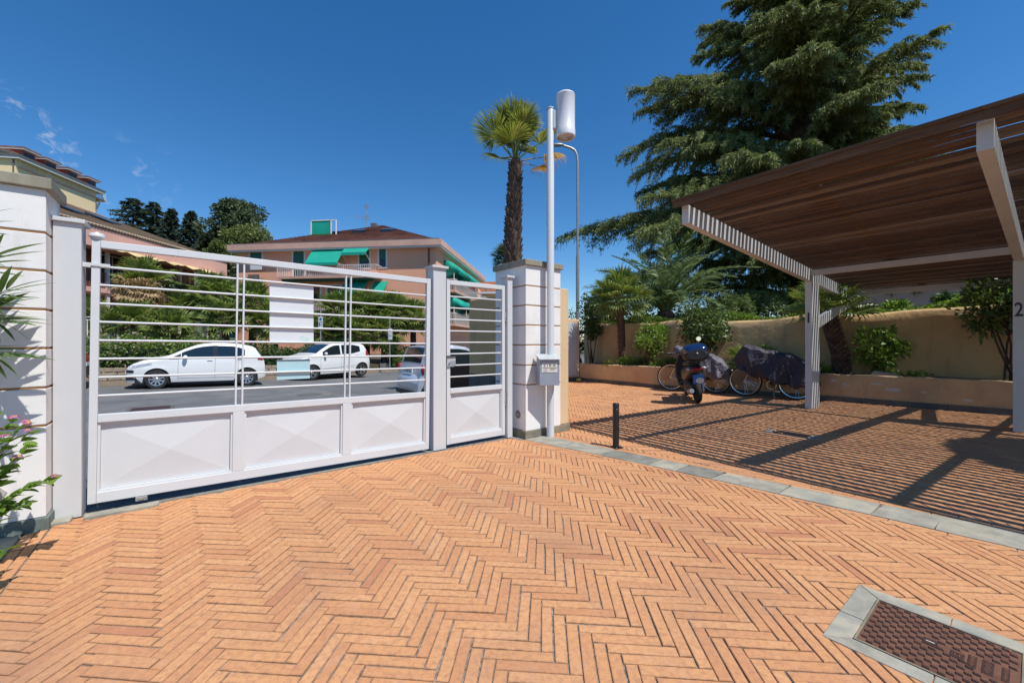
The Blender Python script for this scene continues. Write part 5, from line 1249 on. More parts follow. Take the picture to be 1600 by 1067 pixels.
loft(tc, 'case_lid', 'scooter_blue', [(-0.555,1.07,0.15,0.05),(-0.52,1.09,0.205,0.09),(-0.35,1.10,0.222,0.125),(-0.17,1.09,0.205,0.10),(-0.11,1.08,0.13,0.05)])
m_ = MB(); m_.ball((-0.562,0,1.03),0.012,0.022,0.018); m_.build('case_lock', 'galvanised', tc, smooth=60)
m_ = MB(); m_.ball((-0.30,0,0.71),0.05,0.11,0.042); m_.build('tail_light', 'tail_red', sc, smooth=60)
for sg in (-1, 1):
    m_ = MB(); m_.ball((-0.26,sg*0.145,0.72),0.05,0.045,0.03); m_.build('indicator', 'lamp_glass', sc, smooth=60)
m_ = MB(); m_.hexa([(-0.34,-0.05,0.42),(-0.24,-0.05,0.60),(-0.24,0.05,0.60),(-0.34,0.05,0.42)],[(-0.345,-0.05,0.425),(-0.245,-0.05,0.605),(-0.245,0.05,0.605),(-0.345,0.05,0.425)]); m_.box(-0.36,-0.10,-0.045,0.045,0.50,0.54); m_.build('mudguard', 'black_plastic', sc)
PLM = Matrix.Translation((-0.36,0.0,0.52)) @ Matrix.Rotation(R(-14), 4, 'Y')
def on_plate(nm_, mt, y0, y1, z0, z1, d, par):
    m__ = MB(); m__.box(-d-0.003,-d,y0,y1,z0,z1); o_ = m__.build(nm_, mt, par); o_.matrix_local = PLM; return o_
npl = on_plate('number_plate', 'plate_blue', -0.10, 0.10, -0.095, 0.095, 0, sc)
m__ = MB(); m__.extr([(-0.0045,0.06*math.cos(a)*1.25-0.022,0.055*math.sin(a)-0.035) for a in np.linspace(0,2*math.pi,20,endpoint=False)], (-0.002,0,0)); o_ = m__.build('plate_sticker', 'plate', npl)
TB = Matrix(((0,0,-1,0),(-1,0,0,0),(0,1,0,0),(0,0,0,1)))
m_ = MB()
for q in range(4): y = 0.012-q*0.024; m_.box(-0.0080,-0.0067,y-0.008,y-0.003,-0.018,0.004); m_.box(-0.0080,-0.0067,y-0.0025,y+0.006,-0.002,0.004); m_.box(-0.0080,-0.0067,y-0.006,y+0.005,-0.058,-0.052)
m_.build('plate_characters', 'ink', npl)
m_ = MB(); m_.tube([(0.10,0.13,0.22),(-0.05,0.155,0.24),(-0.12,0.155,0.26),(-0.36,0.15,0.30)], [0.02,0.045,0.06,0.045], 14); m_.build('exhaust', 'galvanised', sc, smooth=50)
m_ = MB(); m_.tube([(-0.12,-0.10,0.26),(-0.02,-0.11,0.50),(0.03,-0.11,0.60)], [0.022,0.034,0.022], 10); m_.build('shock_absorber', 'chrome', sc, smooth=50)
m_ = MB(); m_.tube([(0.45,0.12,0.26),(0.40,0.30,0.0)], 0.011, 6); m_.tube([(0.50,-0.17,0.32),(0.47,-0.28,0.31)], 0.011, 6); m_.build('stand', 'galvanised', sc, smooth=50)
# leg apron
m_ = MB(); rr = []
for i in range(11):
    u = i/10; z = 1.0-0.62*u
    rr.append([Vector((0.50+0.42*(1-v)-0.10*math.sin(u*3)+0.012*math.sin(9*u+7*v), -0.10-0.26*math.sin(math.pi*(0.12+0.80*v))*(0.6+0.4*u)-0.01*math.sin(12*v+5*u), z+0.05*math.sin(3*v))) for v in np.linspace(0,1,12)])
m_.grid(rr); o_ = m_.build('leg_apron', 'scooter_grey', sc, smooth=70); so = o_.modifiers.new('thick', 'SOLIDIFY'); so.thickness = 0.01

# ------------------------------------------------------------------ bicycles under covers
def bicycle(label, front, rear, covmat, prof, seed, basket=False):
    f = Vector((front[0], front[1], 0)); r = Vector((rear[0], rear[1], 0)); d = (r-f); Lw = d.length
    th = thing('bicycle', label, 'bicycle', f, math.atan2(d.y, d.x), 'covered bicycles')
    rw = 0.345
    wheel_parts(th, 'front_wheel', (0,0,rw), rw, 0.019, 0.012, spokes=32, hub=0.04); wheel_parts(th, 'rear_wheel', (Lw,0,rw), rw, 0.019, 0.012, spokes=32, hub=0.05)
    bb = (Lw-0.44,0,0.29)
    m_ = MB(); m_.tube([(0.22,0,0.80),(0.26,0,0.66),bb], 0.019, 8); m_.tube([bb,(Lw-0.60,0,0.78)], 0.016, 8)
    for sg in (-1, 1):
        m_.tube([bb,(Lw,sg*0.06,rw)], 0.010, 6); m_.tube([(Lw-0.57,sg*0.02,0.74),(Lw,sg*0.06,rw)], 0.008, 6)
    m_.tube([(0.24,0,0.72),(Lw-0.55,0,0.55)], 0.014, 8); m_.build('frame', 'black_metal', th, smooth=60)
    m_ = MB()
    for sg in (-1, 1): m_.tube([(0,sg*0.05,rw),(0.06,sg*0.05,0.50),(0.19,sg*0.04,0.70)], 0.011, 6)
    m_.tube([(0.20,0,0.68),(0.27,0,1.0)], 0.014, 8); m_.tube([(0.45,-0.28,1.02),(0.30,-0.22,1.04),(0.26,0,1.0),(0.30,0.22,1.04),(0.45,0.28,1.02)], 0.011, 8); m_.build('fork', 'chrome', th, smooth=60)
    m_ = MB(); m_.lathe([(0.085,-0.003),(0.095,-0.003),(0.095,0.003),(0.085,0.003),(0.085,-0.003)], 28, (bb[0],-0.06,bb[2]), axis='y', caps=False); m_.tube([(bb[0],-0.075,bb[2]),(bb[0]+0.12,-0.08,bb[2]-0.12)], 0.009, 6); m_.box(bb[0]+0.08,bb[0]+0.17,-0.17,-0.09,bb[2]-0.135,bb[2]-0.115); m_.tube([(bb[0],0.075,bb[2]),(bb[0]-0.12,0.08,bb[2]+0.12)], 0.009, 6); m_.build('crank', 'chrome', th)
    m_ = MB(); m_.tube([(Lw-0.42,-0.04,0.28),(Lw-0.36,-0.22,0.0)], 0.008, 6); m_.build('stand', 'galvanised', th)
    m_ = MB(); m_.ball((0.10,-0.03,0.52),0.012,0.012,0.012); m_.lathe([(0.028,-0.004),(0.028,0.004)], 10, (-0.17,-0.025,0.22), axis='y'); m_.build('reflector', 'petal_yellow', th)
    for (c0, a0, a1) in ((Lw, 20, 170), (0, 40, 130)):
        m_ = MB(); rr = []
        for k in range(15):
            a = R(a0+(a1-a0)*k/14); rr.append([Vector((c0+(rw+0.025)*math.cos(a), y, rw+(rw+0.025)*math.sin(a)-abs(y)*0.25)) for y in (-0.028,-0.012,0.012,0.028)])
        m_.grid(rr); m_.build('mudguard', 'black_metal', th, smooth=60)
    cov = thing('bicycle_cover', label.split(' under ')[0]+' cover' if False else prof['label'], 'cover', f, math.atan2(d.y, d.x), 'cloth covers on bicycles')
    rs_ = np.random.default_rng(seed); ph = rs_.random(8)*6.28; rows = []
    nx, ny = 90, 64
    for i in range(nx+1):
        u = i/nx; x = prof['x0']+(prof['x1']-prof['x0'])*u
        zt_ = float(np.interp(u, prof['u'], prof['top'])); zl = float(np.interp(u, prof['u'], prof['low'])); hw_ = float(np.interp(u, prof['u'], prof['hw']))
        row = []
        for j in range(ny+1):
            v = 2*j/ny-1; av = abs(v); sg = 1 if v >= 0 else -1
            k = min(1, av/0.28); yy = hw_*(k**0.75)*(1+0.10*max(0,(av-0.28)))
            drop = 0 if av < 0.28 else (av-0.28)/0.72
            z = zt_-0.05*k*k-(zt_-0.05-zl)*drop
            fold = math.sin(u*22+ph[0]+3*drop+sg)*0.026+math.sin(u*41+ph[1]-2*drop)*0.018+math.sin(u*67+ph[7]+4*v)*0.008+math.sin(u*9+v*6+ph[2])*0.02+math.sin(u*15-7*drop+ph[3]*sg)*0.016
            yy += fold*(0.3+drop); z += math.sin(u*31+ph[4]+v*5)*0.010+math.sin(u*13+ph[5])*0.012-0.03*drop*math.sin(u*26+ph[6]+2*sg)
            row.append(Vector((x+0.02*math.sin(v*4+u*9), sg*yy, z)))
        rows.append(row)
    m_ = MB(); m_.grid(rows); o_ = m_.build('cloth', covmat, cov, smooth=80); so = o_.modifiers.new('thick', 'SOLIDIFY'); so.thickness = 0.006
    tx = bpy.data.textures.new('crease', 'CLOUDS'); tx.noise_scale = 0.11; tx.noise_depth = 2
    dm = o_.modifiers.new('crease', 'DISPLACE'); dm.texture = tx; dm.strength = 0.05; dm.mid_level = 0.5; dm.texture_coords = 'LOCAL'
    tx2 = bpy.data.textures.new('wrinkle', 'CLOUDS'); tx2.noise_scale = 0.045; tx2.noise_depth = 3
    d2 = o_.modifiers.new('wrinkle', 'DISPLACE'); d2.texture = tx2; d2.strength = 0.03; d2.mid_level = 0.5; d2.texture_coords = 'LOCAL'
    return th
bicycle('bicycle with bare front wheel beside the scooter, under a grey cover', (4.07,10.48), (4.92,9.88), 'cover_grey', dict(label='grey cloth cover on the bicycle beside the scooter', x0=0.06, x1=1.36, u=[0,0.06,0.14,0.25,0.4,0.55,0.7,0.85,1], top=[0.98,1.15,1.13,1.04,0.93,0.97,0.95,0.78,0.55], low=[0.90,0.86,0.74,0.62,0.50,0.38,0.36,0.36,0.36], hw=[0.05,0.16,0.30,0.28,0.18,0.18,0.20,0.19,0.10]), 3)
bicycle('bicycle under a dark purple cover standing beside post one', (5.36,9.42), (6.10,8.80), 'cover_purple', dict(label='dark purple cloth cover on the bicycle beside post one', x0=-0.20, x1=1.38, u=[0,0.05,0.14,0.25,0.4,0.55,0.7,0.85,1], top=[0.86,1.00,1.20,1.14,1.06,1.02,0.98,0.80,0.70], low=[0.76,0.62,0.60,0.50,0.42,0.36,0.30,0.28,0.30], hw=[0.06,0.16,0.30,0.33,0.30,0.24,0.22,0.20,0.10]), 8)

# ------------------------------------------------------------------ oleander and lantana at the left edge
t0 = thing('oleander', 'oleander sprays reaching in front of the left pillar', 'shrub', (-3.35, 2.15, 0))
def oleander_leaf(L, W):
    m_ = MB(); rows = []
    for k in range(9):
        u = k/8; w = W/2*math.sin(math.pi*u**0.8)**0.9; z = -0.16*L*u*u
        rows.append([(L*u, -w, z+w*0.25), (L*u, 0, z), (L*u, w, z+w*0.25)])
    m_.grid(rows); me = bpy.data.meshes.new('leaf'); me.from_pydata(m_.v, [], m_.f); me.materials.append(M['leaf_oleander']); me.polygons.foreach_set('use_smooth', [True]*len(me.polygons)); return me
ol = [oleander_leaf(0.21, 0.032), oleander_leaf(0.17, 0.027), oleander_leaf(0.24, 0.03)]
tips = [(Vector((-2.965,2.40,1.55)), (0.8,0.1,0.55)), (Vector((-3.04,2.46,1.36)), (0.9,0.2,-0.1)), (Vector((-3.03,2.38,1.74)), (0.7,0,0.5)), (Vector((-3.05,2.42,1.16)), (0.9,0.2,-0.2)), (Vector((-3.08,2.3,1.93)), (0.5,0.1,0.8)), (Vector((-3.14,2.48,1.45)), (0.6,0.3,0.3)), (Vector((-3.12,2.2,1.62)), (0.4,-0.2,0.6))]
stm = MB()
for p, d in tips:
    d = Vector(d).normalized(); q = p-t0.location; stm.tube([(0,0,0), q*0.5+Vector((-0.08,0,0.1)), q-d*0.12, q], [0.010,0.007,0.004,0.002], 5)
    for k in range(15):
        a = k*2.1; b = q-d*0.011*k; pr_ = d.cross(Vector((0.2,0.5,0.8))).normalized(); pr2 = d.cross(pr_)
        dd = d*(0.95-0.045*k)+(pr_*math.cos(a)+pr2*math.sin(a))*(0.35+0.05*k)+Vector((0,0,-0.02*k))
        place(ol[k%3], 'leaf', t0, b, dd, random.uniform(-0.5,0.5), random.uniform(0.8,1.12))
stm.build('stems', 'stem_green', t0, smooth=60)
t0 = thing('lantana', 'lantana bush with pink flower heads at the foot of the left pillar', 'shrub', (-3.0, 2.0, 0))
def lantana_leaf(L, W):
    m_ = MB(); rows = []
    for k in range(8):
        u = k/7; w = W/2*math.sin(math.pi*u**0.62)**0.85*(1+0.06*(k%2)); z = -0.22*L*u*u
        rows.append([(L*u, -w, z+w*0.30), (L*u, -w*0.5, z+w*0.22), (L*u, 0, z), (L*u, w*0.5, z+w*0.22), (L*u, w, z+w*0.30)])
    m_.grid(rows); me = bpy.data.meshes.new('leaf'); me.from_pydata(m_.v, [], m_.f); me.materials.append(M['leaf_lantana']); me.polygons.foreach_set('use_smooth', [True]*len(me.polygons)); return me
ll_ = [lantana_leaf(0.080, 0.052), lantana_leaf(0.062, 0.042)]
def flower_head(r_):
    C, D = [], []
    for k in range(26):
        a = k*2.39996; e = 1.5-1.25*k/26; d = np.array([math.cos(a)*math.cos(e), math.sin(a)*math.cos(e), math.sin(e)])
        for q in range(4):
            b = q*math.pi/2; t1 = np.cross(d, [0.3,0.2,0.9]); t1 /= np.linalg.norm(t1); t2 = np.cross(d, t1); C.append(d*r_*[1,1,0.7]); D.append(t1*math.cos(b)+t2*math.sin(b)+d*0.15)
    V, F, a = leaf_cards(np.array(C), np.array(D), r_*0.34, r_*0.34)
    me = bpy.data.meshes.new('flower_head'); me.from_pydata(V.tolist(), [], F.tolist()); me.materials.append(M['petal_pink']); me.materials.append(M['petal_yellow'])
    me.polygons.foreach_set('material_index', [1 if i < 26 else 0 for i in range(len(F))])
    at_ = me.attributes.new('rnd', 'FLOAT', 'POINT'); at_.data.foreach_set('value', a.tolist()); return me
fh = flower_head(0.021)
stm = MB(); fl_list = []
def lstem(p1, n=9, flowers=1, droop=0.0, start=None):
    q = Vector(p1)-t0.location; b = Vector(start)-t0.location if start else Vector((random.uniform(-0.2,0.05), random.uniform(-0.15,0.2), 0))
    mid = b.lerp(q, 0.55)+Vector((-0.03,0,0.12)); pts = []
    for k in range(11):
        u = k/10; pts.append(b*(1-u)**2+mid*2*u*(1-u)+q*u*u)
    stm.tube(pts, [0.004-0.0028*k/10 for k in range(11)], 5)
    for k in range(n):
        u = 1-0.62*k/n; i = min(9, int(u*10)); p = pts[i].lerp(pts[i+1], u*10-i); d = (pts[i+1]-pts[i]).normalized(); a = k*1.57+random.uniform(-0.3,0.3)
        s1 = d.cross(Vector((0,0,1))).normalized()
        for sg in (-1, 1):
            dd = s1*sg*math.cos(a)*0.9+Vector((0,0,math.sin(a)*0.35*sg+0.15))+d*0.45
            place(ll_[k%2], 'leaf', t0, p, dd, random.uniform(-0.5,0.5), random.uniform(0.75,1.15))
    for f_ in range(flowers):
        d = Vector((random.uniform(-0.3,0.6), random.uniform(-0.4,0.2), random.uniform(0.4,1))).normalized(); pp_ = q+Vector((random.uniform(-0.03,0.03), random.uniform(-0.03,0.03), 0.02+0.01*f_))
        stm.tube([q, pp_], 0.0012, 4); o_ = place(fh, 'flower_head', t0, pp_, (d.z,0,-d.x) if abs(d.x) > 0.01 else (1,0,0), 0, random.uniform(0.8,1.15))
YL = 2.32
for (x, y, n, fl) in ((52,678,8,1),(32,668,8,1),(20,660,9,1),(45,700,7,0),(28,720,8,1),(8,690,9,1),(15,735,8,0),(-10,650,8,0),(-5,760,8,1),(-20,700,9,0)):
    lstem(at(x, y, YL+random.uniform(-0.12,0.12)), n, fl)
lstem(at(76, 752, 2.35), 12, 1, start=(-2.98,2.15,0.1)); lstem(at(40, 788, 2.3), 9, 0, start=(-3.0,2.1,0.05)); lstem(at(12, 790, 2.25), 9, 0); lstem(at(3, 800, 2.3), 9, 1)
lstem((-2.42,1.86,0.16), 9, 0, start=(-2.9,1.7,0.02)); lstem((-2.56,1.92,0.30), 9, 0, start=(-2.9,1.75,0.02)); lstem((-2.55,2.05,0.2), 8, 0); lstem((-2.62,2.08,0.33), 8, 1)
stm.build('stems', 'stem_green', t0, smooth=60)
# ------------------------------------------------------------------ street side: low wall, hedge, palms, signs
t0 = thing('stone_wall', 'low rubble stone wall along the far side of the street', 'wall')
rs = np.random.default_rng(31)
sv = -14.0; cnt = 0
m_core = MB(); rows = []
for s in np.linspace(-14, 7.6, 40): z = z_road(s, 30); tq = kerb_t(s)+0.66; rows.append([st(s,tq+0.03,z), st(s,tq+0.03,z+0.55), st(s,tq+0.28,z+0.55), st(s,tq+0.28,z)])
m_core.grid(rows[::-1]); m_core.build('mortar_core', 'rubble', t0)
stones = MB()
for row in range(4):
    s = -14.0+rs.random()*0.3
    while s < 7.5:
        w = rs.uniform(0.16,0.40); h = 0.118; z = z_road(s+w/2, 30)+0.06+row*0.125+rs.normal()*0.006; a, b = s+0.008, s+w-0.008
        t1, t2 = kerb_t(a)+0.66, kerb_t(b)+0.66; pr_ = rs.uniform(0.0,0.03); j = rs.normal(size=8)*0.008
        lo = [st(a,t1-pr_,z+j[0]), st(b,t2-pr_,z+j[1]), st(b,t2+0.06,z), st(a,t1+0.06,z)]; hi = [st(a+0.012,t1-pr_+0.004,z+h+j[2]), st(b-0.012,t2-pr_+0.004,z+h+j[3]), st(b,t2+0.06,z+h), st(a,t1+0.06,z+h)]
        cnt += 1
        if cnt <= 290:
            m = MB(); m.hexa(lo, hi); m.build('stone', 'rubble' if rs.random() < 0.7 else 'kerb_stone', t0)
        else: stones.hexa(lo, hi)
        s += w
if stones.v: tag(stones.build('stones', 'rubble', t0), kind='stuff')
def hedge(label, s0, s1, dt, z0, z1, n, flower=False, mt='leaf_hedge', seed=0, depth=0.9):
    t_ = thing('hedge', label, 'hedge'); r = np.random.default_rng(seed+50)
    s = r.uniform(s0, s1, n); u = r.random(n); q = r.random(n); tt_ = np.array([kerb_t(x) for x in s])+dt+depth*(0.5-0.5*np.cos(q*3.14))
    top = z1+0.10*np.sin(s*3.1)+0.08*np.sin(s*7.3+1)+0.07*np.sin(s*1.3)
    zz = np.array([z_road(x, 30) for x in s])+z0+(top-z0)*u**0.7*(0.55+0.45*np.sin(q*3.14)**0.4)
    C = np.stack([UX*s+VX*tt_, UY*s+VY*tt_, zz], 1); D = r.normal(size=(n,3))+[0.2,-0.5,0.5]
    cl = (np.sin(s*5.0)*np.sin(zz*9+s*2)*0.25+0.4+r.normal(size=n)*0.2)%1.0
    V, F, a = leaf_cards(C, D, 0.115*(0.6+0.8*r.random(n)), 0.065, 0.1, cl); np_mesh('foliage', V, F, mt, t_, a)
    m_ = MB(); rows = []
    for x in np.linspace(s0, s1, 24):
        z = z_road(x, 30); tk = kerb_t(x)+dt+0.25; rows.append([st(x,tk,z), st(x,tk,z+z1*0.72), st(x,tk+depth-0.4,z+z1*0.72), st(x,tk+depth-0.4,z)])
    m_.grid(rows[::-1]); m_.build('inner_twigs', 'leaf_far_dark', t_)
    if flower:
        nf = 420; k = r.integers(0, n, nf); Cs = np.repeat(C[k]+[0.02,-0.05,0.03], 4, 0); V, F, a = leaf_cards(Cs, r.normal(size=(nf*4,3))+[0,-0.6,0.4], 0.06, 0.055); np_mesh('blossom', V, F, 'petal_pale', t_, a)
    return t_
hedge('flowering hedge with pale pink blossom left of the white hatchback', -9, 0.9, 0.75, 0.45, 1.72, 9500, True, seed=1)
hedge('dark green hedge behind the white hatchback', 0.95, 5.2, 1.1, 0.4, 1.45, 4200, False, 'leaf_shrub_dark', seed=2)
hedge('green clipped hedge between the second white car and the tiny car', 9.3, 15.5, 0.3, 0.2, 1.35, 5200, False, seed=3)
# palms of the front garden
ffan = [fan_leaf(0.62, 20, R(135), 0.62, 0.22, 0.07, 'leaf_palm'), fan_leaf(0.66, 20, R(135), 0.66, 0.5, 0.07, 'leaf_palm'), fan_leaf(0.58, 18, R(120), 0.58, 0.1, 0.07, 'leaf_palm')]
fdry = [fan_leaf(0.6, 16, R(110), 0.5, 0.6, 0.07, 'leaf_dry')]
def garden_palm(label, x, yc, Y, sc_=1.0, nf=38, low=-0.9, dry=0, z0=None):
    p = at(x, yc, Y); s, t_ = to_st(p.x, p.y); zg = z_road(s, 30)+0.5
    th = thing('garden_palm', label, 'palm tree', (p.x, p.y, zg), 0, 'fan palms across the street'); h = p.z-zg
    m_ = MB(); m_.tube([(0,0,-0.3),(0.03,0,h*0.5),(0,0,max(0.2,h))], [0.17*sc_,0.15*sc_,0.15*sc_], 10); m_.build('trunk', 'palm_bark', th, smooth=60)
    it = []
    for k in range(nf):
        a = k*2.39996+x; e = 1.35-(1.35-low)*(k/(nf-1))
        it.append((k%3, Matrix.Translation((0,0,h)) @ orient((math.cos(a)*math.cos(e), math.sin(a)*math.cos(e), math.sin(e)), random.uniform(-0.5,0.5)) @ Matrix.Scale(sc_*random.uniform(0.85,1.15),4)))
    crown_merge(ffan, it, 'crown', th, 'leaf_palm')
    if dry:
        it = []
        for k in range(dry):
            a = k*2.4+1; e = 0.9-2.2*(k/dry); it.append((0, Matrix.Translation((0.35,-0.7,h-0.45)) @ orient((math.cos(a)*math.cos(e), math.sin(a)*math.cos(e), math.sin(e)), random.uniform(-0.5,0.5)) @ Matrix.Scale(sc_*random.uniform(0.7,1.0),4)))
        crown_merge(fdry, it, 'dry_skirt', th, 'leaf_dry')
for args in (('fan palm with brown dead skirt in front of the pink house', 226, 446, 22.5, 1.35, 28, 0.0, 44), ('low spreading fan palm above the flowering hedge', 205, 508, 20.5, 1.25, 34, -0.7), ('bushy fan palm low behind the hatchback windscreen', 262, 515, 20.6, 1.2, 34, -0.8),
             ('fan palm right of the dead palm skirt', 292, 486, 23.5, 1.15, 36, -0.8), ('tall fan palm left of the double gate bars', 332, 464, 23.0, 1.35, 40, -0.9), ('fan palm at the left edge of the notice board', 394, 478, 23.5, 1.35, 40, -0.9), ('low fan palm under the left bars pair', 352, 500, 21.5, 1.15, 34, -0.8),
             ('fan palm below the left bars behind the notice board', 428, 505, 22.5, 1.3, 36, -0.9), ('yellowish fan palm right of the notice board', 498, 520, 23.0, 1.0, 32, -0.9), ('dense fan palm under the green lower awning', 530, 490, 24.5, 1.35, 44, -1.0), ('dense fan palm left of the right parking sign', 572, 488, 25.0, 1.35, 44, -1.0),
             ('dense fan palm behind the right parking sign', 612, 492, 25.5, 1.35, 42, -1.0), ('small fan palm near the right stile of the gate', 645, 498, 26.0, 1.2, 36, -1.0), ('low fan palm filling the gap above the second white car', 552, 520, 23.5, 1.2, 36, -1.0), ('low fan palm above the clipped hedge', 600, 522, 24.3, 1.2, 36, -1.0), ('fan palm in the slit beside the left gate post', 131, 500, 21.5, 1.2, 30, -0.6)):
    garden_palm(*args)
def parking_sign(label, x, ytop, Y, zb_=None):
    p = at(x, ytop, Y); s, t_ = to_st(p.x, p.y); zg = z_road(s, 30)+0.13
    th = thing('parking_sign', label, 'road sign', (p.x, p.y, zg), R(-8), 'parking signs'); h = p.z-zg
    m_ = MB(); m_.tube([(0,0,0),(0,0,h)], 0.03, 10); m_.build('pole', 'galvanised', th, smooth=50)
    return th, h
th, h = parking_sign('blue parking sign on a grey pole right of the notice board', 501, 494, 20.5)
m = MB(); m.box(-0.03,0.19,-0.045,-0.035,h-0.42,h+0.28-0.42+0.10); 
def plate_(th, x0, x1, z0, z1, blues):
    m_ = MB(); m_.box(x0,x1,-0.05,-0.035,z0,z1); p_ = m_.build('sign_plate', 'trim_white', th)
    for (a, b, c, d) in blues:
        m_ = MB(); m_.lathe([(min(b-a,d-c)/2,-0.053),(0,-0.053)], 18, ((a+b)/2,0,(c+d)/2), axis='y', caps=False) if abs((b-a)-(d-c)) < 0.02 else m_.box(a,b,-0.053,-0.0505,c,d)
        m_.build('symbol', 'sign_blue', p_)
plate_(th, -0.09, 0.14, h-0.62, h-0.02, [(-0.04,0.10,h-0.22,h-0.08),(-0.06,0.0,h-0.50,h-0.30),(0.03,0.11,h-0.32,h-0.28),(0.03,0.11,h-0.44,h-0.40)])
m = MB(); m.tube([(0,0,h),(0,0,h+0.45)], 0.03, 10); m.build('pole_top', 'galvanised', th, smooth=50)
th, h = parking_sign('blue parking sign on a grey pole above the clipped hedge', 609, 512, 22.0)
plate_(th, -0.06, 0.16, h-0.64, h-0.04, [(0.0,0.12,h-0.22,h-0.10),(-0.03,0.0,h-0.54,h-0.34),(0.04,0.12,h-0.46,h-0.42)])
m = MB(); m.tube([(0,0,h),(0,0,h+0.62)], 0.03, 10); m.build('pole_top', 'galvanised', th, smooth=50)
p = at(321.5, 533.5, 20.9); t0 = thing('globe_lamp', 'garden lamp with a dark globe on a post behind the hatchback', 'lamp', (p.x, p.y, -0.1))
m = MB(); m.tube([(0,0,0),(0,0,1.95)], 0.04, 10); m.build('post', 'galvanised', t0, smooth=50)
m = MB(); m.ball((0,0,2.08),0.15,0.15,0.15,16,12); m.build('globe', 'globe', t0, smooth=80)
# white railing left
p0 = at(120, 533.5, 19.6); p1 = at(184, 533.5, 20.4); d = Vector((p1.x-p0.x, p1.y-p0.y, 0)); t0 = thing('railing', 'white steel railing above the flowering hedge', 'railing', (p0.x, p0.y, 1.0), math.atan2(d.y, d.x)); Lr = d.length
for z in (1.42, 1.28):
    m = MB(); m.box(0,Lr,-0.02,0.02,z,z+0.04); m.build('rail', 'trim_white', t0)
n = 12
for k in range(n+1):
    m = MB(); x = Lr*k/n; m.box(x-0.018,x+0.018,-0.018,0.018,-0.6,1.275); m.build('baluster', 'trim_white', t0)
m = MB(); m.box(Lr-0.03,Lr+0.05,-0.04,0.04,-0.8,1.47); m.build('end_post', 'trim_white', t0)
# street manhole covers
for (lab, x, y, rr_) in (('square iron cover in the street seen at the left of the gate', 236, 637, 0), ('round iron cover in a pale patch of the street', 484, 611, 1)):
    Y = 1.47*FPX/(y-533.5); p = at(x, 533.5, Y); s, t_ = to_st(p.x, p.y); t0 = thing('street_cover', lab, 'manhole cover', (p.x, p.y, z_road(s, t_)+0.006), ROT)
    if rr_:
        m = MB(); m.lathe([(0.62,-0.02),(0.60,0.0),(0,0.0)], 13, caps=False); m.build('patch', 'concrete_ramp', t0)
        m = MB(); m.lathe([(0.34,0.0),(0.34,0.008),(0,0.008)], 28, caps=False); m.build('lid', 'skirting', t0)
    else:
        m = MB(); m.box(-0.4,0.4,-0.35,0.35,-0.02,0.004); m.build('frame', 'skirting', t0)
        m = MB(); m.box(-0.33,0.33,-0.28,0.28,0.0041,0.008); m.build('lid', 'rust_pip', t0)
# swan neck street lamp
p = at(902.5, 533.5, 17.0); t0 = thing('street_lamp', 'thin grey swan neck street lamp post right of the drum lantern', 'street lamp', (p.x, p.y, -0.6))
zt = 9.75; m = MB(); m.tube([(0,0,0),(0,0,5.4)], 0.072, 12); m.tube([(0,0,5.4),(0,0,zt-0.5),(-0.03,0,zt-0.18),(-0.12,0,zt+0.02),(-0.28,0,zt+0.12),(-0.6,0,zt+0.22)], 0.052, 12); m.build('post', 'galvanised', t0, smooth=50)
m = MB(); m.ball((-0.85,0,zt+0.24),0.32,0.11,0.07,14,8); m.build('lamp_head', 'galvanised', t0, smooth=70)

# ------------------------------------------------------------------ buildings
def tile_roof(th, name, A, B, C, D, n, mt, lift=0.05, parts=True):
    """rows of tiles between eave A->B and ridge D->C; each course a thin stepped board"""
    m_ = MB(); A, B, C, D = map(Vector, (A, B, C, D))
    nrm = (B-A).cross(D-A).normalized()
    if nrm.z < 0: nrm = -nrm
    for k in range(n):
        u0, u1 = k/n, (k+1)/n; p, q, r_, s_ = A.lerp(D,u0), B.lerp(C,u0), B.lerp(C,u1), A.lerp(D,u1)
        m_.add([p+nrm*lift,q+nrm*lift,r_,s_,p,q], [(0,1,2,3),(4,5,1,0)])
    return m_.build(name, mt, th)
# terracotta house with green awnings
B2C = Vector((-6.05, 34.9, 0)); angB = math.atan2(-2.3, 19.85)
hb = thing('apartment_house', 'terracotta apartment house with green awnings and hipped tile roof', 'building', (B2C.x, B2C.y, -1.6), angB)
Z0 = 1.6; WX, DY, EZ = 19.98, 21.3, 10.0+Z0
def wbox(nm_, mt, *a, par=None, bevel=0):
    m_ = MB(); m_.box(*a); return m_.build(nm_, mt, par or hb, bevel=bevel)
OV = 0.6
wbox('wall', 'terracotta_wall', -WX+OV, -OV, OV, DY-OV, 0, EZ-0.62)
wbox('soffit', 'soffit', -WX+0.05, -0.05, 0.05, DY-0.05, EZ-0.64, EZ-0.50)
wbox('fascia', 'fascia_pink', -WX, 0, 0, DY, EZ-0.5, EZ)
apex = Vector((-WX/2, DY/2, EZ+4.45)); e0 = 0.35
c_ = [Vector((-WX+e0,e0,EZ)), Vector((-e0,e0,EZ)), Vector((-e0,DY-e0,EZ)), Vector((-WX+e0,DY-e0,EZ))]
for i in range(4): tile_roof(hb, 'roof', c_[i], c_[(i+1)%4], apex, apex, 34, 'terracotta_roof', 0.045)
wbox('gutter', 'panel_gap', -WX+0.2, -0.2, 0.15, 0.35, EZ, EZ+0.12)
IB = hb.matrix_basis.inverted()
def on_front(x, y, yl=OV):
    """where the sight line through a photo point meets the front plane, in house coordinates"""
    o = IB @ Vector((0,0,CAMH)); d = (IB.to_3x3() @ (at(x, y, 1.0)-Vector((0,0,CAMH)))); k = (yl-o.y)/d.y; q = o+d*k; return q.x, q.z
def on_side(x, y, xl=-OV):
    o = IB @ Vector((0,0,CAMH)); d = (IB.to_3x3() @ (at(x, y, 1.0)-Vector((0,0,CAMH)))); k = (xl-o.x)/d.x; q = o+d*k; return q.y, q.z
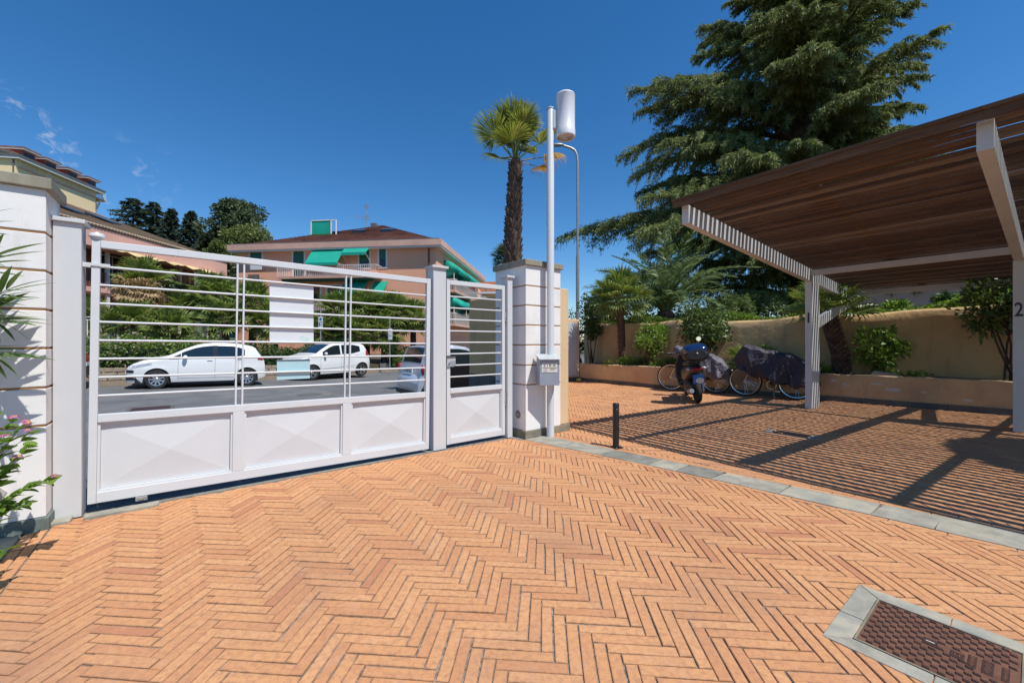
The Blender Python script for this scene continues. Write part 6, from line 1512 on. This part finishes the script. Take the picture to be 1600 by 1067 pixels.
def win(x0, y0, x1, y1, shut=True, frame=True):
    a, zt_ = on_front(x0, y0); b, zb_ = on_front(x1, y1)
    w_ = wbox('window', 'trim_white', a-0.16, b+0.16, OV-0.05, OV+0.02, zb_-0.14, zt_+0.14)
    wbox('pane', 'window_dark', a, b, OV-0.062, OV-0.051, zb_, zt_, par=w_)
    if shut: wbox('shutter', 'shutter_green', a, b, OV-0.085, OV-0.063, zb_+(zt_-zb_)*0.38, zt_, par=w_)
win(392, 394, 409, 419); win(593, 387, 603, 417); win(459, 393, 475, 432); win(562, 392, 577, 418)
win(488, 447, 500, 468, False); win(512, 447, 530, 464, False)
def balcony(x0, x1, ys, yr, depth, ang=0):
    a, zs = on_front(x0, ys, OV-depth); b, _ = on_front(x1, ys, OV-depth); _, zr_ = on_front(x0, yr, OV-depth)
    bal = wbox('balcony', 'fascia_pink', a, b, OV-depth, OV-0.002, zs-0.22, zs)
    m_ = MB(); m_.box(a,b,OV-depth,OV-depth+0.05,zr_-0.05,zr_); m_.box(b-0.05,b,OV-depth,OV,zr_-0.05,zr_); m_.build('handrail', 'trim_white', bal)
    n_ = int((b-a)/0.17)
    for k in range(n_+1):
        x = a+(b-a)*k/n_; m__ = MB(); zz = [zs, zs+(zr_-zs)*0.35, zs+(zr_-zs)*0.7, zr_-0.05]; w = 0.028 if k % 9 else 0.06
        m__.box(x-w/2,x+w/2,OV-depth,OV-depth+0.03,zs,zr_-0.05); m__.build('baluster', 'trim_white', bal)
balcony(433, 587, 432, 416, 1.3); balcony(486, 536, 490, 474, 1.3)
def awning(x0, yt, x1, yb, out, drop_front=0.18, mt='awning_green', arms=True):
    a, zt_ = on_front(x0, yt); b, _ = on_front(x1, yt); _, zb_ = on_front(x0, yb, OV-out)
    m_ = MB(); y0, y1 = OV-0.02, OV-out
    m_.hexa([(a,y1,zb_),(b,y1,zb_),(b,y0,zt_-0.03),(a,y0,zt_-0.03)], [(a,y1,zb_+0.03),(b,y1,zb_+0.03),(b,y0,zt_),(a,y0,zt_)])
    aw = m_.build('awning', mt, hb)
    m_ = MB(); n_ = int((b-a)/0.22)
    for k in range(n_):
        xa, xb = a+(b-a)*k/n_, a+(b-a)*(k+1)/n_; m_.add([(xa,y1-0.004,zb_+0.03),(xb,y1-0.004,zb_+0.03),(xb,y1-0.004,zb_-drop_front),((xa+xb)/2,y1-0.004,zb_-drop_front-0.06),(xa,y1-0.004,zb_-drop_front)], [(4,3,2,1,0)])
    m_.build('valance', mt, aw)
    if arms:
        m_ = MB()
        for x in (a+0.05, b-0.05): m_.tube([(x,y0,zt_-1.7),(x,y1,zb_-0.05)], 0.025, 6)
        m_.build('arm', 'trim_white', aw)
awning(492, 386, 541, 411, 1.5); awning(543, 383, 581, 395, 1.1); awning(541, 436, 577, 461, 1.5, 0.1); awning(585, 440, 606, 456, 0.9, 0.4); awning(384, 447, 412, 450, 0.5, 0.2, arms=False)
a, z = on_front(443, 388, OV-0.4); b, _ = on_front(540, 387, OV-0.4); wbox('awning_roll', 'shutter_green', a, b, OV-0.45, OV-0.1, z-0.25, z+0.2)
a, z = on_front(441, 438, OV-0.9); b, _ = on_front(578, 437, OV-0.9); wbox('awning_roll', 'shutter_green', a, b, OV-1.0, OV-0.3, z-0.1, z+0.2)
a, zt_ = on_front(391, 420, OV-0.35); wbox('flower_rail', 'trim_white', a, a+1.1, OV-0.35, OV-0.30, zt_-0.1, zt_+0.5)
m = MB(); m.tube([(-1.25,OV-0.08,0),(-1.25,OV-0.08,EZ-0.64)], 0.07, 8); m.build('downpipe', 'lattice_red', hb)
# side elevation
for (zs, nb_) in ((6.0, 3), (2.9, 3)):
    zs += Z0
    bal = wbox('balcony', 'fascia_pink', -OV+0.002, 0.55, 2.6, DY-2.0, zs-0.22, zs)
    wbox('loggia', 'window_dark', -OV-0.3+0.305, -OV+0.012, 3.2, DY-2.6, zs+0.05, zs+2.4)
    wbox('handrail', 'trim_white', 0.5, 0.55, 2.6, DY-2.0, zs+0.95, zs+1.0, par=bal); wbox('handrail', 'trim_white', -OV+0.004, 0.499, 2.6, 2.65, zs+0.95, zs+1.0, par=bal)
    for k in range(44):
        y = 2.6+k*(DY-4.6)/43.0; wbox('baluster', 'trim_white', 0.51, 0.54, y, y+0.04, zs, zs+0.95, par=bal)
    for k in range(8): x = -OV+0.05+k*0.18; wbox('baluster', 'trim_white', x, x+0.03, 2.61, 2.64, zs, zs+0.95, par=bal)
    for k in range(nb_):
        y0 = 3.0+k*5.0; m_ = MB(); zt_ = zs+2.75; sw = 1.55; rows = []
        for j in range(7):
            a = j/6*R(75); rows.append([(-OV+0.02+sw*math.sin(a), y0, zt_-1.15*(1-math.cos(a))*1.3), (-OV+0.02+sw*math.sin(a), y0+4.2, zt_-1.15*(1-math.cos(a))*1.3)])
        m_.grid(rows[::-1]); m_.add([(-OV+0.02,y0,zt_-1.15)]+[r_[0] for r_ in rows], [tuple(range(8))]); aw = m_.build('awning', 'awning_green', hb, smooth=30); so = aw.modifiers.new('thick','SOLIDIFY'); so.thickness = 0.03
        for x in (0.35,): wbox('arm', 'trim_white', x-0.03, x+0.03, y0+0.0, y0+0.06, zs+0.9, zt_-0.9, par=aw)
# roof terrace, skylights and aerial
tz = EZ+1.35; tx0, _ = on_front(487, 360, 5.2); tx1, _ = on_front(518, 360, 5.2); tx2, _ = on_front(545, 355, 7.5)
ter = wbox('roof_terrace', 'window_dark', tx0, tx2, 5.2, 8.4, EZ+1.3, EZ+2.4)
_, zta = on_front(490, 346, 5.1); _, ztb = on_front(490, 367, 5.1)
wbox('terrace_awning', 'awning_green', tx0+0.1, tx1-0.05, 5.05, 5.15, ztb, zta, par=ter)
for x in (tx0, tx1, tx2-0.08): wbox('terrace_post', 'trim_white', x, x+0.1, 5.0, 5.1 if x < tx2-0.1 else 5.1, ztb-0.2, zta+0.08, par=ter)
wbox('terrace_rail', 'trim_white', tx0, tx2, 5.0, 5.06, zta, zta+0.09, par=ter); wbox('terrace_flowers', 'leaf_shrub', tx0+0.2, tx2-0.3, 4.75, 5.0, ztb-0.35, ztb-0.05, par=ter)
for (xp, yp) in ((563, 360), (606, 358)):
    sx, _ = on_front(xp, yp, 6.3); zz = EZ+4.45*(6.3-e0)/(DY/2-e0)
    m_ = MB(); m_.hexa([(sx-0.6,5.7,zz-0.30),(sx+0.6,5.7,zz-0.30),(sx+0.6,6.9,zz+0.20),(sx-0.6,6.9,zz+0.20)],[(sx-0.6,5.7,zz+0.02),(sx+0.6,5.7,zz+0.02),(sx+0.6,6.9,zz+0.44),(sx-0.6,6.9,zz+0.44)]); m_.build('skylight', 'window_dark', hb)
ax_, _ = on_front(573, 340, DY/2-1.5); az = apex.z-0.7
m = MB(); m.tube([(ax_,DY/2-1.5,az),(ax_,DY/2-1.5,az+2.6)], 0.035, 6); aer = m.build('aerial_mast', 'galvanised', hb)
for k, (z, L2) in enumerate(((2.3,0.5),(2.5,0.35),(1.4,0.6),(1.2,1.2),(0.95,0.9))):
    m = MB(); m.tube([(ax_-L2*(1.4 if k > 2 else 0.5),DY/2-1.5,az+z+(0.2 if k > 2 else 0)),(ax_+L2*0.5,DY/2-1.5,az+z)], 0.02, 5)
    for j in range(5): xx = ax_-L2*0.4+j*L2*0.2; m.tube([(xx,DY/2-1.75,az+z),(xx,DY/2-1.25,az+z)], 0.012, 4)
    m.build('aerial', 'galvanised', aer)
wbox('chimney', 'panel_gap', ax_+0.3, ax_+0.9, DY/2-1.2, DY/2-0.6, apex.z-0.9, apex.z-0.05)

# pink house with long tiled roof on the left
X1 = -24.0; hp = thing('terraced_house', 'pink house with long beige tiled roof, loggias and cream awnings', 'building', (X1, 17.0, -1.0), R(90))
# local x runs away from the camera, local y to the left (away from the street)
LP = 16.4; EV = 7.75+1.0
def pb(nm_, mt, *a, par=None):
    m_ = MB(); m_.box(*a); return m_.build(nm_, mt, par or hp)
pb('wall', 'brown_wall', 0, LP-0.4, 1.6, 12, 0, EV-0.6)
pb('floor_slab', 'pink_wall', -0.2, LP, 0.2, 1.7, EV-3.62, EV-3.35); pb('floor_slab', 'pink_wall', -0.2, LP, 0.0, 1.7, EV-6.6, EV-6.35)
pb('fascia', 'pink_wall', -0.4, LP+0.3, -0.55, 0.4, EV-1.15, EV-0.06); pb('soffit', 'pink_wall', -0.4, LP+0.2, 0.41, 1.6, EV-0.6, EV-0.45)
tile_roof(hp, 'roof', (-0.6,-0.6,EV), (LP+0.5,-0.6,EV), (LP-1.5,9.0,EV+3.6), (-0.6,9.0,EV+3.6), 40, 'beige_roof', 0.06)
tile_roof(hp, 'roof', (LP+0.5,-0.8,EV), (LP+0.5,16,EV), (LP-1.5,9.0,EV+3.6), (LP-1.5,9.0,EV+3.6), 30, 'beige_roof', 0.06)
m = MB()
for k in range(90): x = -0.6+k*(LP+1.0)/90; m.tube([(x,-0.64,EV+0.02),(x,-0.3,EV+0.16)], 0.07, 6)
m.build('eave_tiles', 'beige_roof', hp)
for k, x in enumerate((6.2, 8.4, 10.6)):
    zc = EV+3.6*(4.0+0.8)/9.8; m_ = MB(); m_.hexa([(x,3.2,zc-0.22),(x+0.9,3.2,zc-0.22),(x+0.9,4.8,zc+0.38),(x,4.8,zc+0.38)],[(x,3.2,zc-0.12),(x+0.9,3.2,zc-0.12),(x+0.9,4.8,zc+0.48),(x,4.8,zc+0.48)]); m_.build('skylight', 'window_dark', hp)
for fl in range(2):
    z = EV-3.35-3.0*fl
    for k, x in enumerate((0.6, 3.0, 5.4, 8.2, 11.0, 13.6)):
        w_ = pb('window', 'trim_white', x, x+1.9, 1.52, 1.6, z, z+2.3); pb('pane', 'window_dark', x+0.12, x+0.9, 1.50, 1.519, z+0.05, z+2.2, par=w_); pb('pane', 'window_dark', x+1.0, x+1.78, 1.50, 1.519, z+0.05, z+2.2, par=w_)
    for x in (0.2, 2.6, 5.0, 7.6, 10.3, 13.0, 15.8): pb('column', 'trim_white', x, x+0.16, 0.3, 0.46, z, z+2.8)
    bal = pb('balcony_rail', 'lattice_red', 0, 7.5, 0.28, 0.32, z+0.85, z+0.93)
    for k in range(60): x = k*0.125; pb('baluster', 'lattice_red', x, x+0.055, 0.285, 0.315, z, z+0.85, par=bal)
    if fl == 0:
        for (x0, x1) in ((6.8, 10.9), (11.1, 15.4)):
            m_ = MB(); rows = []
            for k in range(13):
                x = x0+(x1-x0)*k/12; sg = 0.08*math.sin(k*1.6); rows.append([(x,0.5,z+2.55),(x,-0.3,z+2.38+sg*0.4),(x,-1.3,z+2.05+sg)])
            m_.grid(rows); aw = m_.build('awning', 'awning_cream', hp, smooth=50); so = aw.modifiers.new('t','SOLIDIFY'); so.thickness = 0.03
pb('balcony_flowers', 'leaf_shrub_dark', 8.0, LP-0.3, -0.1, 0.3, EV-3.35, EV-2.5); pb('cloth_blind', 'awning_cream', -0.1, 1.6, 0.05, 0.1, EV-4.6, EV-3.7)
rs = np.random.default_rng(77); n = 2600; C = np.stack([X1+0.1-rs.random(n)*0.5*0+rs.normal(size=n)*0.25, 17+rs.uniform(8,LP-0.3,n), -1+EV-3.2+rs.random(n)*0.9], 1)
t_ = thing('balcony_plants', 'flowering balcony plants under the cream awnings of the pink house', 'plant'); V, F, a = leaf_cards(C, rs.normal(size=(n,3)), 0.22, 0.13); np_mesh('foliage', V, F, 'leaf_shrub_dark', t_, a)
k = rs.integers(0, n, 160); V, F, a = leaf_cards(C[k]+[0.2,0,0], rs.normal(size=(160,3)), 0.16, 0.14); np_mesh('blossom', V, F, 'petal_pale', t_, a)
# terrace furniture
p = at(195, 496, 26.5); t_ = thing('garden_chair', 'white garden chair on the terrace of the pink house', 'chair', (p.x, p.y, p.z-0.5), R(30))
for (nm_, a) in (('seat',(-0.25,0.25,-0.25,0.25,0.42,0.46)),('backrest',(-0.25,0.25,0.21,0.25,0.46,0.9)),('leg',(-0.25,-0.2,-0.25,-0.2,0,0.42)),('leg',(0.2,0.25,-0.25,-0.2,0,0.42)),('leg',(-0.25,-0.2,0.2,0.25,0,0.42)),('leg',(0.2,0.25,0.2,0.25,0,0.42)),('armrest',(-0.29,-0.25,-0.25,0.25,0.62,0.66)),('armrest',(0.25,0.29,-0.25,0.25,0.62,0.66))):
    m_ = MB(); m_.box(*a); m_.build(nm_, 'trim_white', t_)

# yellow building on the hill
hy = thing('hill_building', 'tall yellow building with red dormers and balconies on the hill', 'building', (-70.9, 59.0, 0), math.atan2(12.5, -1.8))
LY = 14.2; EY = 26.5     # local x away from the camera, local y to the left
def yb(nm_, mt, *a, par=None):
    m_ = MB(); m_.box(*a); return m_.build(nm_, mt, par or hy)
yb('wall', 'yellow_wall', 0, LY-0.3, 1.3, 10, 6, EY+1.9)
yb('lower_wall', 'yellow_wall', -0.3, LY-0.4, 0.7, 1.299, 6, EY-0.3)
yb('roof', 'terracotta_roof', -0.8, LY+0.3, 0.9, 11, EY+1.9, EY+2.1); yb('soffit', 'soffit', -0.7, LY+0.2, 1.0, 10.8, EY+1.78, EY+1.895)
yb('balcony', 'fascia_pink', -0.3, LY+0.3, -0.3, 1.29, EY-0.35, EY-0.1); yb('balcony', 'fascia_pink', 3, LY, -0.2, 0.69, EY-3.1, EY-2.9)
bal = yb('handrail', 'trim_white', -0.3, LY+0.3, -0.28, -0.22, EY+0.85, EY+0.93)
for k in range(64): x = -0.3+k*(LY+0.5)/63; yb('baluster', 'yellow_wall' if k % 3 else 'trim_white', x, x+0.06, -0.27, -0.23, EY-0.1, EY+0.85, par=bal)
for k, x in enumerate((1.0, 4.3, 8.0, 11.6)):
    dm = yb('dormer', 'red_dormer', x, x+1.9, 0.6, 3.5, EY+1.0, EY+2.75); yb('dormer_roof', 'soffit', x-0.3, x+2.2, 0.1, 3.8, EY+2.75, EY+2.93, par=dm); yb('dormer_tiles', 'terracotta_roof', x-0.35, x+2.25, 0.05, 3.9, EY+2.93, EY+3.1, par=dm); yb('dormer_window', 'window_dark', x+0.25, x+1.65, 0.57, 0.6, EY+1.1, EY+2.5, par=dm)
for k in range(5):
    x = 1.2+k*2.6; w_ = yb('window', 'trim_white', x, x+1.0, 0.64, 0.7, EY-2.3, EY-1.0); yb('pane', 'window_dark', x+0.1, x+0.9, 0.61, 0.639, EY-2.2, EY-1.1, par=w_)
    m_ = MB(); m_.bar((x+1.6,0.65,EY-2.9),(x+1.8,-0.2,EY-0.4),0.22,0.22); m_.build('strut', 'trim_white', hy)
h2 = thing('hill_building', 'yellow block with grey roof edge at the left border of the hill', 'building', (-69.6, 57.6, 0), R(8))
m_ = MB(); m_.box(-26,-1.0,0.9,14,6,27.2); m_.build('wall', 'yellow_wall', h2); m_ = MB(); m_.box(-27,-0.3,0.5,15,27.2,27.55); m_.build('roof', 'soffit', h2); m_ = MB(); m_.box(-27.1,-0.2,0.4,15.1,27.55,27.8); m_.build('roof_tiles', 'panel_gap', h2)
m_ = MB(); m_.tube([(-1.2,0.8,6),(-1.2,0.8,27.1)], 0.09, 6); m_.build('downpipe', 'panel_gap', h2)
# orange roofed house glimpsed above the footgate
p = at(775, 447, 62); t_ = thing('orange_house', 'small house with orange tiled roof above the footgate', 'building', (p.x, p.y, -1.5), R(-4))
m_ = MB(); m_.box(-5,6,0,8,0,10.2); m_.build('wall', 'yellow_wall', t_); tile_roof(t_, 'roof', (-6,-0.8,10.2), (7,-0.8,10.2), (7,4,12.4), (-4.0,4,12.4), 14, 'orange_roof', 0.05); m_ = MB(); m_.box(-6,7,-0.8,9,9.9,10.19); m_.build('eave', 'trim_white', t_)
m_ = MB(); m_.box(-3.5,-1.5,-0.1,-0.001,6.5,8.8); m_.build('window', 'window_dark', t_)

# ------------------------------------------------------------------ distant trees
def blob_tree(name, label, x, ybase, ytop, rpx, Y, mt, n=5200, seed=0, lobes=None, leaf=0.55, zg=-1.0, gap=0.0):
    p = at(x, 533.5, Y); r = np.random.default_rng(seed+300); th = thing(name, label, 'tree', (p.x, p.y, zg))
    zt_ = CAMH+(533.5-ytop)/FPX*Y-zg; zl = CAMH+(533.5-ybase)/FPX*Y-zg; rr_ = rpx/FPX*Y
    lobes = lobes or 22; d = norm(r.normal(size=(lobes,3)))*(0.35+0.65*r.random(lobes))[:,None]
    cc = d*[rr_,rr_,(zt_-zl)/2]*0.82+[0,0,(zt_+zl)/2]; idx = r.integers(0, lobes, n); lr = rr_*(0.20+0.16*r.random(lobes))
    dd = norm(r.normal(size=(n,3))); C = cc[idx]+dd*(lr[idx]*(0.55+0.45*r.random(n)))[:,None]*[1.15,1.15,0.85]
    V, F, a = leaf_cards(C, dd*0.6+r.normal(size=(n,3))*0.6, leaf*(0.6+0.8*r.random(n)), leaf*0.6, 0.1, (r.random(lobes)[idx]*0.5+r.random(n)*0.5)); np_mesh('crown', V, F, mt, th, a)
    m_ = MB(); m_.tube([(0,0,0),(0.1,0,zl*0.6),(0,0,(zl+zt_)/2)], [rr_*0.09,rr_*0.07,rr_*0.03], 8)
    for k in range(min(14, lobes)): q = Vector(cc[k]); b = Vector((0,0,zl*0.7+(q.z-zl*0.7)*0.3)); m_.tube([b,b.lerp(q,0.5)+Vector((0,0,0.2)),q], [rr_*0.035,rr_*0.022,rr_*0.008], 5)
    m_.build('trunk', 'trunk_bark', th, smooth=60)
    return th
blob_tree('eucalyptus', 'tall dark eucalyptus left of the terracotta house', 372, 392, 303, 50, 62, 'leaf_far', 15000, 1, 30, 0.42)
blob_tree('broadleaf_tree', 'bright green tree beneath the eucalyptus', 385, 402, 348, 42, 55, 'leaf_far_yellow', 7000, 2, 18, 0.36)
blob_tree('broadleaf_tree', 'yellow green tree between pink house and terracotta house', 345, 440, 372, 32, 48, 'leaf_far_yellow', 6000, 3, 18, 0.34)
blob_tree('broadleaf_tree', 'dark tree filling the gap beside the pink house gable', 372, 500, 400, 34, 44, 'leaf_far', 3600, 4, 16, 0.42)
def conifer(label, x, ybase, ytop, rpx, Y, seed, flat=False, zg=-1.0):
    p = at(x, 533.5, Y); r = np.random.default_rng(seed+500); th = thing('conifer', label, 'tree', (p.x, p.y, zg)); zt_ = CAMH+(533.5-ytop)/FPX*Y-zg; zl = CAMH+(533.5-ybase)/FPX*Y-zg; rr_ = rpx/FPX*Y
    C, D = [], []; m_ = MB(); m_.tube([(0,0,0),(0,0,zl),(0,0,zt_)], [rr_*0.09,rr_*0.07,0.03], 8)
    for k in range(46):
        u = k/45; z = zl+(zt_-zl)*u; a = k*2.4; L = rr_*((1-u)**0.7*0.95+0.08)*(0.6+0.5*r.random()) if not flat else rr_*(math.sin(math.pi*(0.25+0.7*u))**0.8)*(0.55+0.5*r.random())
        for j in range(150):
            v = r.random()**0.7; C.append([math.cos(a)*L*v+r.normal()*0.16*L*v, math.sin(a)*L*v+r.normal()*0.16*L*v, z+0.12*L*v-0.25*L*v*v+r.normal()*0.10]); D.append([math.cos(a)+r.normal()*0.5, math.sin(a)+r.normal()*0.5, -0.2+r.normal()*0.3])
        m_.tube([(0,0,z),(math.cos(a)*L,math.sin(a)*L,z-0.1*L)], [0.08,0.02], 4)
    V, F, a = leaf_cards(np.array(C), np.array(D), 0.55, 0.15, 0.1); np_mesh('crown', V, F, 'leaf_far_dark', th, a); m_.build('trunk', 'trunk_bark', th)
conifer('flat topped dark cedar above the pink house roof', 208, 385, 312, 34, 70, 1, True); conifer('dark conifer with layered boughs right of the flat cedar', 240, 385, 318, 26, 72, 2, True)
conifer('dark pointed conifer behind the pink house roof', 268, 392, 328, 20, 68, 3); conifer('dark pointed conifer nearest the eucalyptus', 298, 395, 332, 22, 66, 4); conifer('small dark conifer beside the eucalyptus', 322, 398, 368, 18, 64, 5)

# ------------------------------------------------------------------ thin cloud wisps in the sky
tc_ = wn.new('ShaderNodeTexCoord')
def wn_(t, **k):
    x = wn.new(t)
    for a, b in k.items(): setattr(x, a, b)
    return x
mp = wn_('ShaderNodeMapping'); mp.inputs['Scale'].default_value = (26, 26, 34); mp.inputs['Location'].default_value = (3.1, 0.7, 1.9); wl.new(tc_.outputs['Generated'], mp.inputs['Vector'])
nz = wn_('ShaderNodeTexNoise'); nz.inputs['Scale'].default_value = 1.0; nz.inputs['Detail'].default_value = 7; nz.inputs['Roughness'].default_value = 0.62; nz.inputs['Distortion'].default_value = 0.6; wl.new(mp.outputs['Vector'], nz.inputs['Vector'])
mp2 = wn_('ShaderNodeMapping'); mp2.inputs['Scale'].default_value = (2.6, 2.6, 3.2); mp2.inputs['Location'].default_value = (1.7, 0.2, 0.5); wl.new(tc_.outputs['Generated'], mp2.inputs['Vector'])
nz2 = wn_('ShaderNodeTexNoise'); nz2.inputs['Scale'].default_value = 1.0; nz2.inputs['Detail'].default_value = 2; wl.new(mp2.outputs['Vector'], nz2.inputs['Vector'])
r1 = wn_('ShaderNodeMapRange'); r1.inputs['From Min'].default_value = 0.56; r1.inputs['From Max'].default_value = 0.74; wl.new(nz.outputs['Fac'], r1.inputs['Value'])
r2 = wn_('ShaderNodeMapRange'); r2.inputs['From Min'].default_value = 0.50; r2.inputs['From Max'].default_value = 0.66; wl.new(nz2.outputs['Fac'], r2.inputs['Value'])
mu0 = wn_('ShaderNodeMath', operation='MULTIPLY'); wl.new(r1.outputs[0], mu0.inputs[0]); wl.new(r2.outputs[0], mu0.inputs[1])
sx_ = wn_('ShaderNodeSeparateXYZ'); wl.new(tc_.outputs['Generated'], sx_.inputs[0])
r3 = wn_('ShaderNodeMapRange'); r3.inputs['From Min'].default_value = -0.58; r3.inputs['From Max'].default_value = -0.72; wl.new(sx_.outputs['X'], r3.inputs['Value'])
mu = wn_('ShaderNodeMath', operation='MULTIPLY'); wl.new(mu0.outputs[0], mu.inputs[0]); wl.new(r3.outputs[0], mu.inputs[1])
mxw = wn_('ShaderNodeMix', data_type='RGBA'); wl.new(mu.outputs[0], mxw.inputs[0]); wl.new(skyc.outputs['Color'], mxw.inputs[6]); mxw.inputs[7].default_value = (5.6, 6.0, 6.6, 1); wl.new(mxw.outputs[2], bg.inputs['Color'])
